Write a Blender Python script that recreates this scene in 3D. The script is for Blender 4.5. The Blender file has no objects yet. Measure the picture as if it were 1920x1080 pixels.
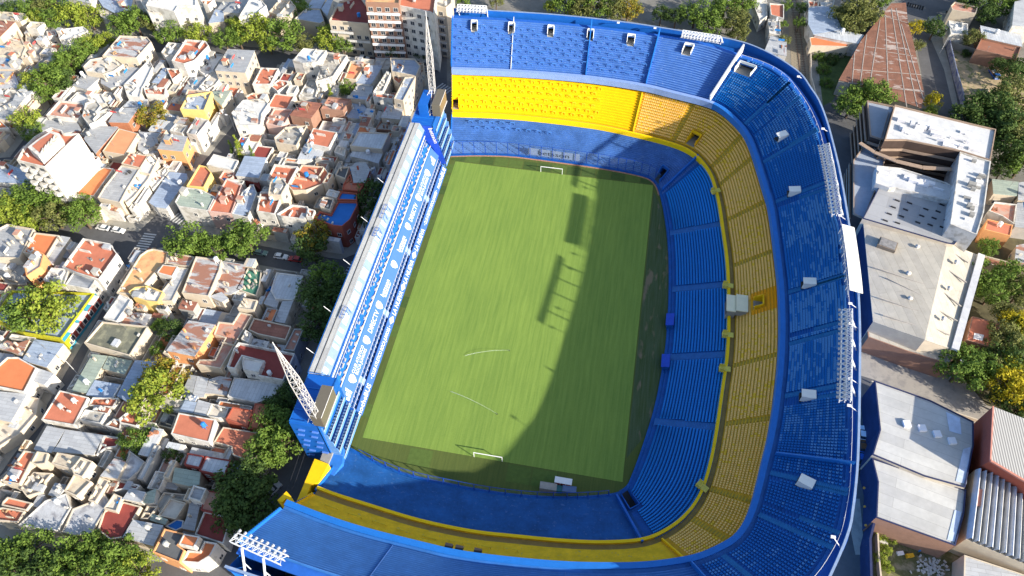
import bpy, math, random
from mathutils import Vector, Matrix, noise
from mathutils.geometry import tessellate_polygon
PI = math.pi
sc = bpy.context.scene
C = sc.collection
# ------------------------------------------------------------------ camera
# world frame: metres, origin at the centre spot of the pitch, +x towards the curved stand, +y towards the far goal
FOC, TILT, ROLL, YAW = 1386.386, 0.6472178, -0.0243035, 0.2056955
CAM = Vector((23.1230, -128.3210, 176.5214))
_r, _u, _w = Vector((1, 0, 0)), Vector((0, math.cos(TILT), math.sin(TILT))), Vector((0, math.sin(TILT), -math.cos(TILT)))
_r, _u = math.cos(ROLL)*_r + math.sin(ROLL)*_u, -math.sin(ROLL)*_r + math.cos(ROLL)*_u
_R = Matrix.Rotation(YAW, 3, 'Z')
_r, _u, _w = _R @ _r, _R @ _u, _R @ _w
cd = bpy.data.cameras.new('camera'); cam = bpy.data.objects.new('camera', cd); C.objects.link(cam)
cam.matrix_world = Matrix(((_r.x, _u.x, -_w.x, CAM.x), (_r.y, _u.y, -_w.y, CAM.y), (_r.z, _u.z, -_w.z, CAM.z), (0, 0, 0, 1)))
cd.sensor_width = 36; cd.lens = FOC/1920*36; cd.clip_start = 1; cd.clip_end = 5000
sc.camera = cam
def P(px, py, z=0.0):
    """survey helper: the point of the place at height z seen at photo pixel (px, py)"""
    d = (px-960)*_r - (py-540)*_u + FOC*_w
    t = (z-CAM.z)/d.z
    q = CAM + t*d
    return (q.x, q.y, z)
# ------------------------------------------------------------------ light
SUN_EL, SUN_AZ = math.radians(22.6), math.radians(-23.5)   # azimuth counted from +x
sd = Vector((math.cos(SUN_AZ)*math.cos(SUN_EL), math.sin(SUN_AZ)*math.cos(SUN_EL), math.sin(SUN_EL)))
sl = bpy.data.lights.new('sun', 'SUN'); sl.energy = 4.8; sl.angle = math.radians(0.55); sl.color = (1.0, 0.92, 0.79)
so = bpy.data.objects.new('sun', sl); C.objects.link(so); so.rotation_euler = sd.to_track_quat('Z', 'Y').to_euler()
w = bpy.data.worlds.new('World'); sc.world = w; w.use_nodes = True
nt = w.node_tree; nt.nodes.clear()
sky = nt.nodes.new('ShaderNodeTexSky'); sky.sky_type = 'NISHITA'; sky.sun_disc = False
sky.sun_elevation = SUN_EL; sky.sun_rotation = PI/2 - SUN_AZ; sky.air_density = 1.0; sky.dust_density = 1.2; sky.ozone_density = 1.0
bg = nt.nodes.new('ShaderNodeBackground'); bg.inputs[1].default_value = 0.125
ow = nt.nodes.new('ShaderNodeOutputWorld'); nt.links.new(sky.outputs[0], bg.inputs[0]); nt.links.new(bg.outputs[0], ow.inputs[0])
sc.view_settings.view_transform = 'Standard'; sc.view_settings.look = 'None'; sc.view_settings.gamma = 1
sc.view_settings.use_curve_mapping = False
sc.view_settings.exposure = 1.06
# ------------------------------------------------------------------ materials
MATS = {}
def mat(name, col, rough=0.8, var=0.18, scale=0.6, kind=None, col2=None, spec=0.3, ang=0.0, **k):
    if name in MATS: return MATS[name]
    m = bpy.data.materials.new(name); m.use_nodes = True; n = m.node_tree.nodes; L = m.node_tree.links
    b = n['Principled BSDF']; b.inputs['Roughness'].default_value = rough
    b.inputs['Specular IOR Level'].default_value = spec
    geo = n.new('ShaderNodeNewGeometry')
    mp = n.new('ShaderNodeMapping'); L.new(geo.outputs['Position'], mp.inputs[0]); mp.inputs['Rotation'].default_value = (0, 0, ang)
    V = mp.outputs[0]
    def noi(s, det=4, dist=0.0, vec=None):
        t = n.new('ShaderNodeTexNoise'); t.inputs['Scale'].default_value = s; t.inputs['Detail'].default_value = det
        t.inputs['Roughness'].default_value = 0.65; t.inputs['Distortion'].default_value = dist
        L.new(vec or V, t.inputs['Vector']); return t.outputs[0]
    def ramp(f, a, c, ca=(0, 0, 0, 1), cc=(1, 1, 1, 1)):
        r = n.new('ShaderNodeValToRGB'); e = r.color_ramp.elements
        e[0].position = a; e[0].color = ca; e[1].position = c; e[1].color = cc; L.new(f, r.inputs[0]); return r.outputs[0]
    def mix(f, a, c, mode='MIX'):
        x = n.new('ShaderNodeMix'); x.data_type = 'RGBA'; x.blend_type = mode
        if isinstance(f, float): x.inputs[0].default_value = f
        else: L.new(f, x.inputs[0])
        for i, q in ((6, a), (7, c)):
            if isinstance(q, tuple): x.inputs[i].default_value = q if len(q) == 4 else q+(1,)
            else: L.new(q, x.inputs[i])
        return x.outputs[2]
    base = tuple(col)
    c1 = ramp(noi(scale, 5), 0.25, 0.75, tuple(max(0, v*(1-var)) for v in base)+(1,), tuple(min(1, v*(1+var)) for v in base)+(1,))
    c1 = mix(0.5*min(1, var*3), c1, ramp(noi(scale*7, 3), 0.3, 0.7, (0.62, 0.62, 0.62, 1), (1, 1, 1, 1)), 'MULTIPLY')
    if kind in ('sheet', 'rusty'):
        br = n.new('ShaderNodeTexBrick'); L.new(V, br.inputs['Vector']); br.inputs['Scale'].default_value = 1.0
        br.inputs['Brick Width'].default_value = k.get('bw', 3.2); br.inputs['Row Height'].default_value = k.get('rh', 0.95)
        br.inputs['Mortar Size'].default_value = 0.035; br.inputs['Color1'].default_value = (0.78, 0.78, 0.8, 1)
        br.inputs['Color2'].default_value = (1, 1, 1, 1); br.inputs['Mortar'].default_value = (0.5, 0.48, 0.46, 1)
        c1 = mix(0.8, c1, br.outputs[0], 'MULTIPLY')
        wv = n.new('ShaderNodeTexWave'); wv.bands_direction = 'Y'; wv.inputs['Scale'].default_value = 1.6; L.new(V, wv.inputs['Vector'])
        bp = n.new('ShaderNodeBump'); bp.inputs['Strength'].default_value = 0.5; bp.inputs['Distance'].default_value = 0.05
        L.new(wv.outputs[1], bp.inputs['Height']); L.new(bp.outputs[0], b.inputs['Normal'])
    if kind == 'rusty':
        am = k.get('amount', 0.5)
        sm = n.new('ShaderNodeMapping'); L.new(V, sm.inputs[0]); sm.inputs['Scale'].default_value = (0.35, 1, 1)
        f = ramp(noi(0.35, 6, 0.3, sm.outputs[0]), 1-am-0.03, 1-am+0.03)
        c1 = mix(f, c1, col2 + (1,) if col2 else (0.22, 0.09, 0.05, 1))
    if kind == 'stain':
        f = ramp(noi(0.45, 6, 0.2), 0.48, 0.62)
        c1 = mix(f, c1, (col2 or (0.3, 0.27, 0.23))+(1,))
    if kind == 'worn':     # paint worn through to concrete in small flecks
        f = ramp(noi(1.1, 8, 0.4), k.get('th', 0.62), k.get('th', 0.62)+0.05)
        c1 = mix(f, c1, (col2 or (0.4, 0.38, 0.36))+(1,))
    if kind == 'rows':
        wv = n.new('ShaderNodeTexWave'); wv.bands_direction = k.get('dir', 'X'); wv.inputs['Scale'].default_value = k.get('ws', 0.5)
        wv.inputs['Distortion'].default_value = 0.0; L.new(V, wv.inputs['Vector'])
        c1 = mix(ramp(wv.outputs[1], 0.35, 0.5), c1, (col2 or base)+(1,))
    L.new(c1, b.inputs['Base Color'])
    MATS[name] = m; return m
# ------------------------------------------------------------------ mesh building
class MB:
    def __init__(s): s.v = []; s.f = []; s.m = []
    def face(s, pts, mi=0):
        o = len(s.v); s.v += [tuple(p) for p in pts]; s.f.append(tuple(range(o, o+len(pts)))); s.m.append(mi); return s
    def hexa(s, p, mi=0):       # 8 points: 4 bottom, 4 top
        o = len(s.v); s.v += [tuple(q) for q in p]
        for f in ((3, 2, 1, 0), (4, 5, 6, 7), (0, 1, 5, 4), (1, 2, 6, 5), (2, 3, 7, 6), (3, 0, 4, 7)):
            s.f.append(tuple(o+i for i in f)); s.m.append(mi)
        return s
    def box(s, cx, cy, z0, sx, sy, sz, a=0.0, mi=0):
        ca, sa = math.cos(a), math.sin(a); q = []
        for z in (z0, z0+sz):
            for ux, uy in ((-1, -1), (1, -1), (1, 1), (-1, 1)):
                x, y = ux*sx/2, uy*sy/2; q.append((cx+x*ca-y*sa, cy+x*sa+y*ca, z))
        return s.hexa(q, mi)
    def prism(s, poly, z0, z1, mi=0, top=None, cap=True):
        n = len(poly); o = len(s.v)
        s.v += [(p[0], p[1], z0) for p in poly] + [(p[0], p[1], z1) for p in poly]
        for i in range(n):
            j = (i+1) % n; s.f.append((o+i, o+j, o+n+j, o+n+i)); s.m.append(mi)
        if cap: s.f.append(tuple(range(o+n, o+2*n))); s.m.append(mi if top is None else top)
        return s
    def beam(s, p, q, w, h=None, mi=0):
        p, q = Vector(p), Vector(q); d = q-p
        if d.length < 1e-6: return s
        h = h or w; d.normalize(); a = d.cross(Vector((0, 0, 1)))
        if a.length < 1e-3: a = Vector((1, 0, 0))
        a.normalize(); b = a.cross(d).normalized()
        return s.hexa([e + i*a*w/2 + j*b*h/2 for e in (p, q) for i, j in ((-1, -1), (1, -1), (1, 1), (-1, 1))], mi)
    def cyl(s, cx, cy, z0, r, h, n=10, mi=0, r2=None):
        r2 = r if r2 is None else r2; o = len(s.v)
        s.v += [(cx+r*math.cos(2*PI*i/n), cy+r*math.sin(2*PI*i/n), z0) for i in range(n)]
        s.v += [(cx+r2*math.cos(2*PI*i/n), cy+r2*math.sin(2*PI*i/n), z0+h) for i in range(n)]
        for i in range(n):
            j = (i+1) % n; s.f.append((o+i, o+j, o+n+j, o+n+i)); s.m.append(mi)
        s.f.append(tuple(range(o+n, o+2*n))); s.m.append(mi); return s
    def build(s, name, mats, parent=None, loc=(0, 0, 0)):
        me = bpy.data.meshes.new(name)
        me.from_pydata([(x-loc[0], y-loc[1], z-loc[2]) for x, y, z in s.v], [], s.f)
        if not isinstance(mats, (list, tuple)): mats = [mats]
        for m in mats: me.materials.append(m)
        if len(mats) > 1: me.polygons.foreach_set('material_index', s.m)
        me.update()
        o = bpy.data.objects.new(name, me); C.objects.link(o)
        if parent is None: o.location = loc
        else: o.parent = parent
        return o
def tag(o, label, cat, group=None, kind=None):
    if label: o['label'] = label
    if cat: o['category'] = cat
    if group: o['group'] = group
    if kind: o['kind'] = kind
    return o
class Thing:
    def __init__(s, name, label, cat, loc, group=None):
        s.o = bpy.data.objects.new(name, None); C.objects.link(s.o); s.o.location = loc; s.o.empty_display_size = 1
        s.loc = tuple(loc); tag(s.o, label, cat, group)
    def part(s, name, mb, mats, under=None, label=None):
        o = mb.build(name, mats, under or s.o, s.loc)
        if label: o['label'] = label
        return o
def copy_tree(o, parent=None):
    c = o.copy(); C.objects.link(c)
    if parent: c.parent = parent
    for ch in [x for x in bpy.data.objects if x.parent == o] if False else KIDS.get(o.name, []): copy_tree(ch, c)
    return c
KIDS = {}
def struct(name, mb, m): o = mb.build(name, m); o['kind'] = 'structure'; return o
FONT = {}
def text_mb(txt, origin, ux, uy, height, depth=0.03, squeeze=1.0, align='LEFT', bold=0.0):
    """letters as real extruded geometry, baseline at origin, reading along ux, up along uy"""
    key = (txt, bold)
    if key not in FONT:
        cu = bpy.data.curves.new('lettering', 'FONT'); cu.body = txt; cu.size = 1; cu.resolution_u = 2; cu.offset = bold
        ob = bpy.data.objects.new('lettering', cu); C.objects.link(ob)
        dg = bpy.context.evaluated_depsgraph_get(); me = ob.evaluated_get(dg).to_mesh()
        FONT[key] = ([tuple(v.co) for v in me.vertices], [tuple(p.vertices) for p in me.polygons])
        ob.evaluated_get(dg).to_mesh_clear(); C.objects.unlink(ob); bpy.data.objects.remove(ob); bpy.data.curves.remove(cu)
    vs, fs = FONT[key]
    x0, x1 = min(v[0] for v in vs), max(v[0] for v in vs)
    ux, uy = Vector(ux).normalized(), Vector(uy).normalized(); nz = ux.cross(uy); o = Vector(origin)
    sx = height/0.72*squeeze; sy = height/0.72; off = {'LEFT': -x0, 'CENTER': -(x0+x1)/2, 'RIGHT': -x1}[align]
    mb = MB(); mb.v = [tuple(o + ux*(v[0]+off)*sx + uy*v[1]*sy + nz*depth) for v in vs]; mb.f = list(fs); mb.m = [0]*len(fs)
    return mb
def offset_poly(poly, d):
    n = len(poly); A = sum(poly[i][0]*poly[(i+1) % n][1]-poly[(i+1) % n][0]*poly[i][1] for i in range(n))
    sg = 1 if A > 0 else -1; out = []
    for i in range(n):
        a, b, c = Vector(poly[i-1][:2]), Vector(poly[i][:2]), Vector(poly[(i+1) % n][:2])
        e1, e2 = (b-a).normalized(), (c-b).normalized()
        n1, n2 = Vector((-e1.y, e1.x))*sg, Vector((-e2.y, e2.x))*sg
        m = n1+n2
        if m.length < 0.2: m = n1
        m.normalize(); k = max(0.35, m.dot(n1)); q = b + m*(d/k); out.append((q.x, q.y))
    return out

# ------------------------------------------------------------------ stadium bowl curves (world metres, heights per curve)
def chaikin(p, it=2):
    for _ in range(it):
        q = [p[0]]
        for a, b in zip(p, p[1:]): q += [(a[0]*.75+b[0]*.25, a[1]*.75+b[1]*.25), (a[0]*.25+b[0]*.75, a[1]*.25+b[1]*.75)]
        p = q+[p[-1]]
    return p
CV = dict(
    C0=[(-36.2,54.7),(-25.7,57),(-14.7,58.4),(-7.2,58.3),(3.9,58.1),(16.8,57.7),(29.5,56.5),(34.6,54.6),(37.2,47),(39.8,33.3),(41.1,22.4),(41.9,10),(42.2,-1.6),(42.2,-10.8),(41.6,-19.7),(40.6,-29.9),(39.1,-38),(37.8,-44.2),(36.5,-49.6),(35.3,-54),(32.3,-56.1),(23.3,-58.4),(15.6,-59.7),(7.7,-60.5),(-0.3,-60.8),(-8.5,-60.6),(-18.2,-60.3),(-26.3,-58.8),(-35.8,-55.8)],
    P1=[(-38.4,68),(-16.9,70.5),(9.2,70.4),(19.4,69.4),(38.4,65.9),(46,62.2),(51,54.9),(52.9,49),(54.7,39.9),(56,28.9),(57.3,18.6),(57.9,7.1),(58.1,-5.8),(57.8,-15.5),(57.2,-21.4),(56.5,-27.9),(55.6,-37.2),(54.4,-46.1),(53,-52.5),(51.8,-56.1),(49.9,-59.7),(47,-63.4),(43.2,-66.6),(40.1,-68.4),(35.6,-69.8),(28.3,-71.3),(19.3,-72.4),(10.2,-73.1),(3.5,-73.7),(-2.8,-73.8),(-12.3,-73.5),(-22.4,-72.3),(-32.6,-71.1),(-39.7,-69.8)],
    PU=[(-39.1,76.9),(-18.3,79.2),(7.2,80.3),(27,79),(35.9,76.8),(48.2,74.2),(53.3,71),(59.6,62.4),(62,55.3),(64.4,43.8),(66.1,35.1),(67.1,30.5),(68.1,17.6),(68.7,8.1),(69.2,-0.1),(69,-17.1),(67.4,-32.7),(65.7,-43.5),(64.2,-49.8),(62.9,-55.7),(61.5,-61.5),(59.8,-65.9),(57.6,-69.2),(55.4,-71),(51.3,-73.8),(47.4,-75.6),(39.3,-78.2),(31.2,-79.8),(23.1,-81.1),(12.1,-82.2),(0.3,-82.9),(-7.1,-82.5),(-20.4,-81.8),(-29.8,-80.6),(-39.6,-78.8)],
    BK=[(-41.2,91.9),(-20.9,93.6),(4.8,94.1),(28.2,92.7),(44.1,90.8),(54.5,86.4),(64.6,82.7),(70.5,76.8),(75.1,66.2),(77.6,57.9),(79.1,49.3),(80.4,30.2),(81.1,20.2),(82.2,14.6),(81.7,1.7),(82,-8.4),(80.7,-30),(79.9,-42.4),(78.8,-52),(78,-58.7),(76.9,-63.4),(75.7,-68),(73.9,-71.6),(70.5,-77.3),(64,-84),(54,-89.5),(44,-92.5),(28,-94.5),(5,-95.3),(-12,-94.8),(-24,-93.8),(-42,-91.3)],
    R=[(-42,95.7),(-21.5,97.1),(-4,98),(18.8,97.3),(35,95.4),(55.1,93.3),(64.4,88.3),(70.1,83.3),(74.8,78),(76.9,71.7),(79,66.9),(80.8,57.2),(81.9,47.3),(83.1,33.8),(83.7,17.7),(84.1,6.6),(84.2,-7.1),(83.5,-18.4),(82.4,-30.3),(81,-44),(80.1,-51.7),(79.4,-56.5),(78.3,-62.4),(77.1,-68.1),(70,-83),(64,-89),(55,-94),(35,-98),(19,-99.5),(-4,-99.8),(-21.5,-98.6),(-43,-96.2)],

)
CV = {k: chaikin([(-60, v[0][1]-(v[0][1]*0.02 if v[0][1] > 0 else 0))]+v[1:] if False else v, 2) for k, v in CV.items()}
for k, v in CV.items():      # let the ends run on so every ray meets every curve
    a, b = v[0], v[1]; v.insert(0, (a[0]-12, a[1]-12*(b[1]-a[1])/(b[0]-a[0]+1e-6)*0.3))
    a, b = v[-1], v[-2]; v.append((a[0]-12, a[1]+0.3))
SEG = (52, 60, 62, 60, 52); STOT = sum(SEG)
def ray(s):
    if s < 52: t = s/52; o = Vector((-31.8+51.8*t, 30)); d = Vector((-.154*(1-t), 1))
    elif s < 112: a = PI/2*(1-(s-52)/60); o = Vector((20, 30)); d = Vector((math.cos(a), math.sin(a)))
    elif s < 174: o = Vector((20, 30-(s-112))); d = Vector((1, 0))
    elif s < 234: a = -PI/2*(s-174)/60; o = Vector((20, -32)); d = Vector((math.cos(a), math.sin(a)))
    else: t = (s-234)/52; o = Vector((20-51.8*t, -32)); d = Vector((-.154*t, -1))
    return o, d.normalized()
_hit = {}
def hit(k, s):
    key = (k, round(s, 3))
    if key in _hit: return _hit[key]
    o, d = ray(s); best = None
    for a, b in zip(CV[k], CV[k][1:]):
        ex, ey = b[0]-a[0], b[1]-a[1]; den = d.x*ey-d.y*ex
        if abs(den) < 1e-9: continue
        wx, wy = a[0]-o.x, a[1]-o.y
        t = (wx*ey-wy*ex)/den; u = (wx*d.y-wy*d.x)/den
        if t > 0 and -1e-6 <= u <= 1+1e-6 and (best is None or t > best): best = t
    if best is None: best = 30
    q = o+d*best; _hit[key] = (q, d); return _hit[key]
def at(k, s, off=0.0):
    q, d = hit(k, s); q = q+d*off; return q
def s_of(k, x, y):
    best, bs = 1e9, 0
    for i in range(0, STOT*2):
        q = at(k, i/2); e = (q.x-x)**2+(q.y-y)**2
        if e < best: best, bs = e, i/2
    return bs
def spx(k, px, py, z): x, y, _ = P(px, py, z); return s_of(k, x, y)
NS = 286
SS = [STOT*i/NS for i in range(NS+1)]
def ribbon(mb, k, o0, o1, z0, z1, ss=SS, mi=0):
    """closed bar following a curve"""
    for a, b in zip(ss, ss[1:]):
        p = [at(k, a, o0), at(k, b, o0), at(k, b, o1), at(k, a, o1)]
        mb.hexa([(q.x, q.y, z0) for q in p]+[(q.x, q.y, z1) for q in p], mi)
    return mb
def tier(k0, o0, z0, k1, o1, z1, n, ss, mif, holes=(), riser=0):
    mb = MB()
    for a, b in zip(ss, ss[1:]):
        A0, A1, B0, B1 = at(k0, a, o0), at(k1, a, o1), at(k0, b, o0), at(k1, b, o1); mi = mif((a+b)/2)
        for i in range(n):
            if any(h[0] <= (a+b)/2 <= h[1] and h[2] <= i < h[3] for h in holes): continue
            t0, t1 = i/n, (i+1)/n; z = z0+(z1-z0)*(i+1)/n; zp = z0+(z1-z0)*i/n
            p, q, r, s_ = A0.lerp(A1, t0), B0.lerp(B1, t0), B0.lerp(B1, t1), A0.lerp(A1, t1)
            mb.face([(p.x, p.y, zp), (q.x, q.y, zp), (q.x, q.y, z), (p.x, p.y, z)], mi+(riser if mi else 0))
            mb.face([(p.x, p.y, z), (q.x, q.y, z), (r.x, r.y, z), (s_.x, s_.y, z)], mi)
    return mb
def on_tier(T, s, t):
    k0, o0, z0, k1, o1, z1, n = T
    q = at(k0, s, o0).lerp(at(k1, s, o1), t); return q, z0+(z1-z0)*(math.floor(t*n-1e-6)+1)/n
T1 = ('C0', 1.0, 0.5, 'P1', 0.6, 6.6, 20)
T2 = ('P1', 1.7, 7.0, 'PU', 0.9, 16.6, 15)
T3 = ('PU', 1.5, 19.3, 'BK', 0.0, 29.3, 22)
blue = mat('blue paint', (0.008, 0.11, 0.46), 0.55, 0.12, 0.4, 'worn', (0.06, 0.2, 0.5), th=0.68)
blue_top = mat('sunlit tone terrace blue', (0.085, 0.20, 0.50), 0.6, 0.2, 0.3, 'worn', (0.20, 0.32, 0.56), th=0.6)  # terrace blue lightened: sun on the far end is put into the colour
blue_shade = mat('shaded tone terrace blue', (0.030, 0.15, 0.44), 0.65, 0.2, 0.25, 'worn', (0.04, 0.15, 0.42), th=0.6)  # same terrace blue darkened: shade on the near end is put into the colour
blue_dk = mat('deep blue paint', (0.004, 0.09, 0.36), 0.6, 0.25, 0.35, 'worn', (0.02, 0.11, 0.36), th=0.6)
blue_old = mat('old blue terrace paint', (0.055, 0.15, 0.41), 0.7, 0.3, 0.25, 'worn', (0.10, 0.20, 0.44), th=0.6)
blue_old2 = mat('scuffed blue terrace paint', (0.012, 0.10, 0.33), 0.7, 0.35, 0.18, 'worn', (0.05, 0.135, 0.34), th=0.6)
blue_lt = mat('light blue paint', (0.014, 0.15, 0.52), 0.5, 0.1)
yel = mat('yellow paint', (0.86, 0.52, 0.004), 0.55, 0.08, 0.5)
yel_old = mat('worn yellow terrace paint', (0.84, 0.55, 0.02), 0.75, 0.2, 0.4, 'worn', (0.55, 0.42, 0.1), th=0.6)
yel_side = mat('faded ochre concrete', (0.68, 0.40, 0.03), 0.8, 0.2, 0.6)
ochre = mat('ochre walkway', (0.34, 0.25, 0.09), 0.85, 0.2)
white = mat('white paint', (0.75, 0.75, 0.73), 0.5, 0.06)
white_m = mat('white steel', (0.72, 0.73, 0.75), 0.4, 0.08)
grey = mat('grey concrete', (0.30, 0.29, 0.27), 0.9, 0.2)
dark = mat('dark opening', (0.03, 0.03, 0.035), 0.8, 0.1)
cream_m = mat('cream cladding', (0.85, 0.78, 0.55), 0.6, 0.06)
st = Thing('football_stadium', 'horseshoe football stadium bowl with blue and yellow tiers around the green pitch', 'stadium', (0, 0, 0))
L1a, L1b = spx('P1', 1318, 296, 8), spx('P1', 1215, 1010, 8)
Y2a, Y2b = spx('P1', 1187, 243, 8), spx('P1', 1237, 1004, 8)
U3a, U3b = spx('PU', 1330, 188, 20), spx('PU', 1290, 1052, 20)
# upper terrace mouths (vomitories) and others
HU = []
for px, py in ((888, 60), (957, 62), (1030, 64), (1104, 72), (1180, 84), (1289, 106)):
    x, y, _ = P(px, py, 27.5); s0 = s_of('BK', x, y); HU.append((s0-0.9, s0+0.9, 16, 20))
for px, py in ((1397, 140),): 
    x, y, _ = P(px, py, 27); s0 = s_of('BK', x, y); HU.append((s0-1.6, s0+1.6, 15, 19))
HY = []
for px, py, w_ in ((855, 190, 1.0), (1300, 258, 1.4)):
    x, y, _ = P(px, py, 10); s0 = s_of('P1', x, y); HY.append((s0-w_, s0+w_, 1, 5))
x, y, _ = P(1417, 568, 12); s0 = s_of('P1', x, y); HY.append((s0-1.6, s0+1.6, 6, 9))
HL = []
for px, py in ((1255, 325), (1192, 940)):
    x, y, _ = P(px, py, 2.5); s0 = s_of('C0', x, y); HL.append((s0-1.6, s0+1.6, 0, 7))
def refine(holes):
    e = sorted(set(SS+[h[0] for h in holes]+[h[1] for h in holes])); return e
p1 = st.part('lower_tier', tier(*T1, ss=refine(HL), mif=lambda s: 1 if s < L1a else (2 if s > L1b else 0), holes=HL), [blue_dk, blue_old, blue_old2])
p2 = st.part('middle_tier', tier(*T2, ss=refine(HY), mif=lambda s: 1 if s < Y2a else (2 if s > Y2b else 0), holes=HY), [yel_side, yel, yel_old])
p3 = st.part('upper_tier', tier(*T3, ss=refine(HU), mif=lambda s: 1 if s < U3a else (2 if s > U3b else 0), holes=HU, riser=2), [blue_dk, blue_top, blue_shade, mat('shade tone terrace riser', (0.045, 0.14, 0.44), 0.6, 0.15), mat('near shade tone terrace riser', (0.004, 0.075, 0.34), 0.6, 0.15)])  # riser colours darker than the treads: row shade painted in
for T, HH, mm, col, rim_m in ((T3, HU, 'upper', grey, white), (T2, HY, 'middle', grey, yel), (T1, HL, 'lower', dark, blue)):
    par = {'upper': p3, 'middle': p2, 'lower': p1}[mm]
    for (a, b, r0, r1) in HH:
        k0, o0, z0, k1, o1, z1, n = T; zf = z0+(z1-z0)*r0/n; zt = z0+(z1-z0)*r1/n; m = MB()
        c = lambda s, t: at(k0, s, o0).lerp(at(k1, s, o1), t)
        q = [c(a, r0/n), c(b, r0/n), c(b, (r1+3)/n), c(a, (r1+3)/n)]
        m.face([(v.x, v.y, zf+.02) for v in q], 0)
        for i, j in ((0, 3), (1, 2), (3, 2)): m.face([(q[i].x, q[i].y, zf), (q[j].x, q[j].y, zf), (q[j].x, q[j].y, zt+.3), (q[i].x, q[i].y, zt+.3)], 1 if (i, j) != (3, 2) else 2)
        e = [c(a, r0/n), c(b, r0/n), c(b, r1/n), c(a, r1/n)]
        def zz(i): return zf+1.1 if i < 2 else zt+1.0
        for i, j in ((0, 3), (3, 2), (2, 1)): m.beam((e[i].x, e[i].y, zz(i)), (e[j].x, e[j].y, zz(j)), .18, .9, 1)
        st.part('entrance_mouth', m, [col, rim_m, dark], par)
# parapets
st.part('middle_parapet', ribbon(ribbon(MB(), 'P1', -0.35, 0.35, 5.6, 8.0), 'P1', -0.15, 1.75, 6.6, 6.98, mi=1), [mat('parapet yellow paint', (.97, .62, .002), .5, .07, .5), ochre])
pale_par = mat('sunlit tone parapet blue', (.22, .33, .62), .6, .1)  # parapet blue lightened: sun on the far end is painted in
st.part('upper_parapet', ribbon(ribbon(ribbon(MB(), 'PU', -0.75, 0.55, 17.8, 20.0, ss=[s for s in SS if s <= 75], mi=2), 'PU', -0.75, 0.55, 17.8, 20.0, ss=[s for s in SS if s >= 74.5]), 'PU', 0.5, 1.55, 18.9, 19.28, mi=1), [blue_lt, blue_shade, pale_par])
st.part('rim_walkway', ribbon(MB(), 'BK', -0.05, 1.9, 28.4, 29.0), mat('rim walkway paint', (0.02, 0.12, 0.50), 0.6, 0.15))
st.part('rim_wall', ribbon(MB(), 'R', -0.15, 0.2, 27.8, 30.5), blue)
st.part('rim_coping', ribbon(MB(), 'R', -0.2, 0.3, 30.5, 30.62), mat('pale coping', (0.22, 0.30, 0.46), 0.7))
mo = MB()
for a, b in zip(SS, SS[1:]):
    p, q = at('R', a, .12), at('R', b, .12); p2_, q2 = at('R', a, -2.5), at('R', b, -2.5)
    mo.face([(p2_.x, p2_.y, 0), (q2.x, q2.y, 0), (q2.x, q2.y, 22), (p2_.x, p2_.y, 22)], 1)
    mo.face([(p2_.x, p2_.y, 22), (q2.x, q2.y, 22), (q.x, q.y, 27.8), (p.x, p.y, 27.8)], 0)
    f0, f1 = at('C0', a), at('C0', b); g0, g1 = at('C0', a, 1.05), at('C0', b, 1.05)
    mo.face([(f0.x, f0.y, 0), (f1.x, f1.y, 0), (f1.x, f1.y, .45), (f0.x, f0.y, .45)], 2)
    mo.face([(f0.x, f0.y, .45), (f1.x, f1.y, .45), (g1.x, g1.y, .45), (g0.x, g0.y, .45)], 2)
    # soffits carrying each tier
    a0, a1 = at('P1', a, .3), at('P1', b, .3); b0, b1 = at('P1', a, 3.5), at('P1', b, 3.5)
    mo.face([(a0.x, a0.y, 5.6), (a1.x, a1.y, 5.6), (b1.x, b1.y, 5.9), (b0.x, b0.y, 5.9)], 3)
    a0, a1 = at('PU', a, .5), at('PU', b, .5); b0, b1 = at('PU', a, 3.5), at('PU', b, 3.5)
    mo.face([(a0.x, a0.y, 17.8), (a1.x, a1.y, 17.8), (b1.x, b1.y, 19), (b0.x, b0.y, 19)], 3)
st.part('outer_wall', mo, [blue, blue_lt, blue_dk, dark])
# gable ends of the horseshoe
for s_, nm in ((SS[0], 'end_wall'), (SS[-1], 'end_wall')):
    m = MB()
    def prof(T, zlow):
        k0, o0, z0, k1, o1, z1, n = T; pts = []
        for i in range(n):
            t = i/n; q = at(k0, s_, o0).lerp(at(k1, s_, o1), t); r = at(k0, s_, o0).lerp(at(k1, s_, o1), (i+1)/n); z = z0+(z1-z0)*(i+1)/n
            pts.append((q, r, z))
        return pts
    for T, zl, mi in ((T1, 0, 0), (T2, 6.0, 1), (T3, 17.8, 0)):
        for i, (q, r, z) in enumerate(prof(T, zl)):
            zb = 0 if T is T1 else max(zl, z-2.2)
            off = Vector((-.25, 0))
            m.hexa([(q.x, q.y, zb), (r.x, r.y, zb), (r.x-.35, r.y, zb), (q.x-.35, q.y, zb), (q.x, q.y, z+1.1), (r.x, r.y, z+1.1), (r.x-.35, r.y, z+1.1), (q.x-.35, q.y, z+1.1)], mi)
    a, b = at('P1', s_, 0), at('R', s_, 0)
    m.face([(a.x-.1, a.y, 0), (b.x-.1, b.y, 0), (b.x-.1, b.y, 29), (at('PU', s_).x-.1, at('PU', s_).y, 18), (a.x-.1, a.y, 6)], 2)
    st.part(nm, m, [blue_lt, yel, blue])
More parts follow.
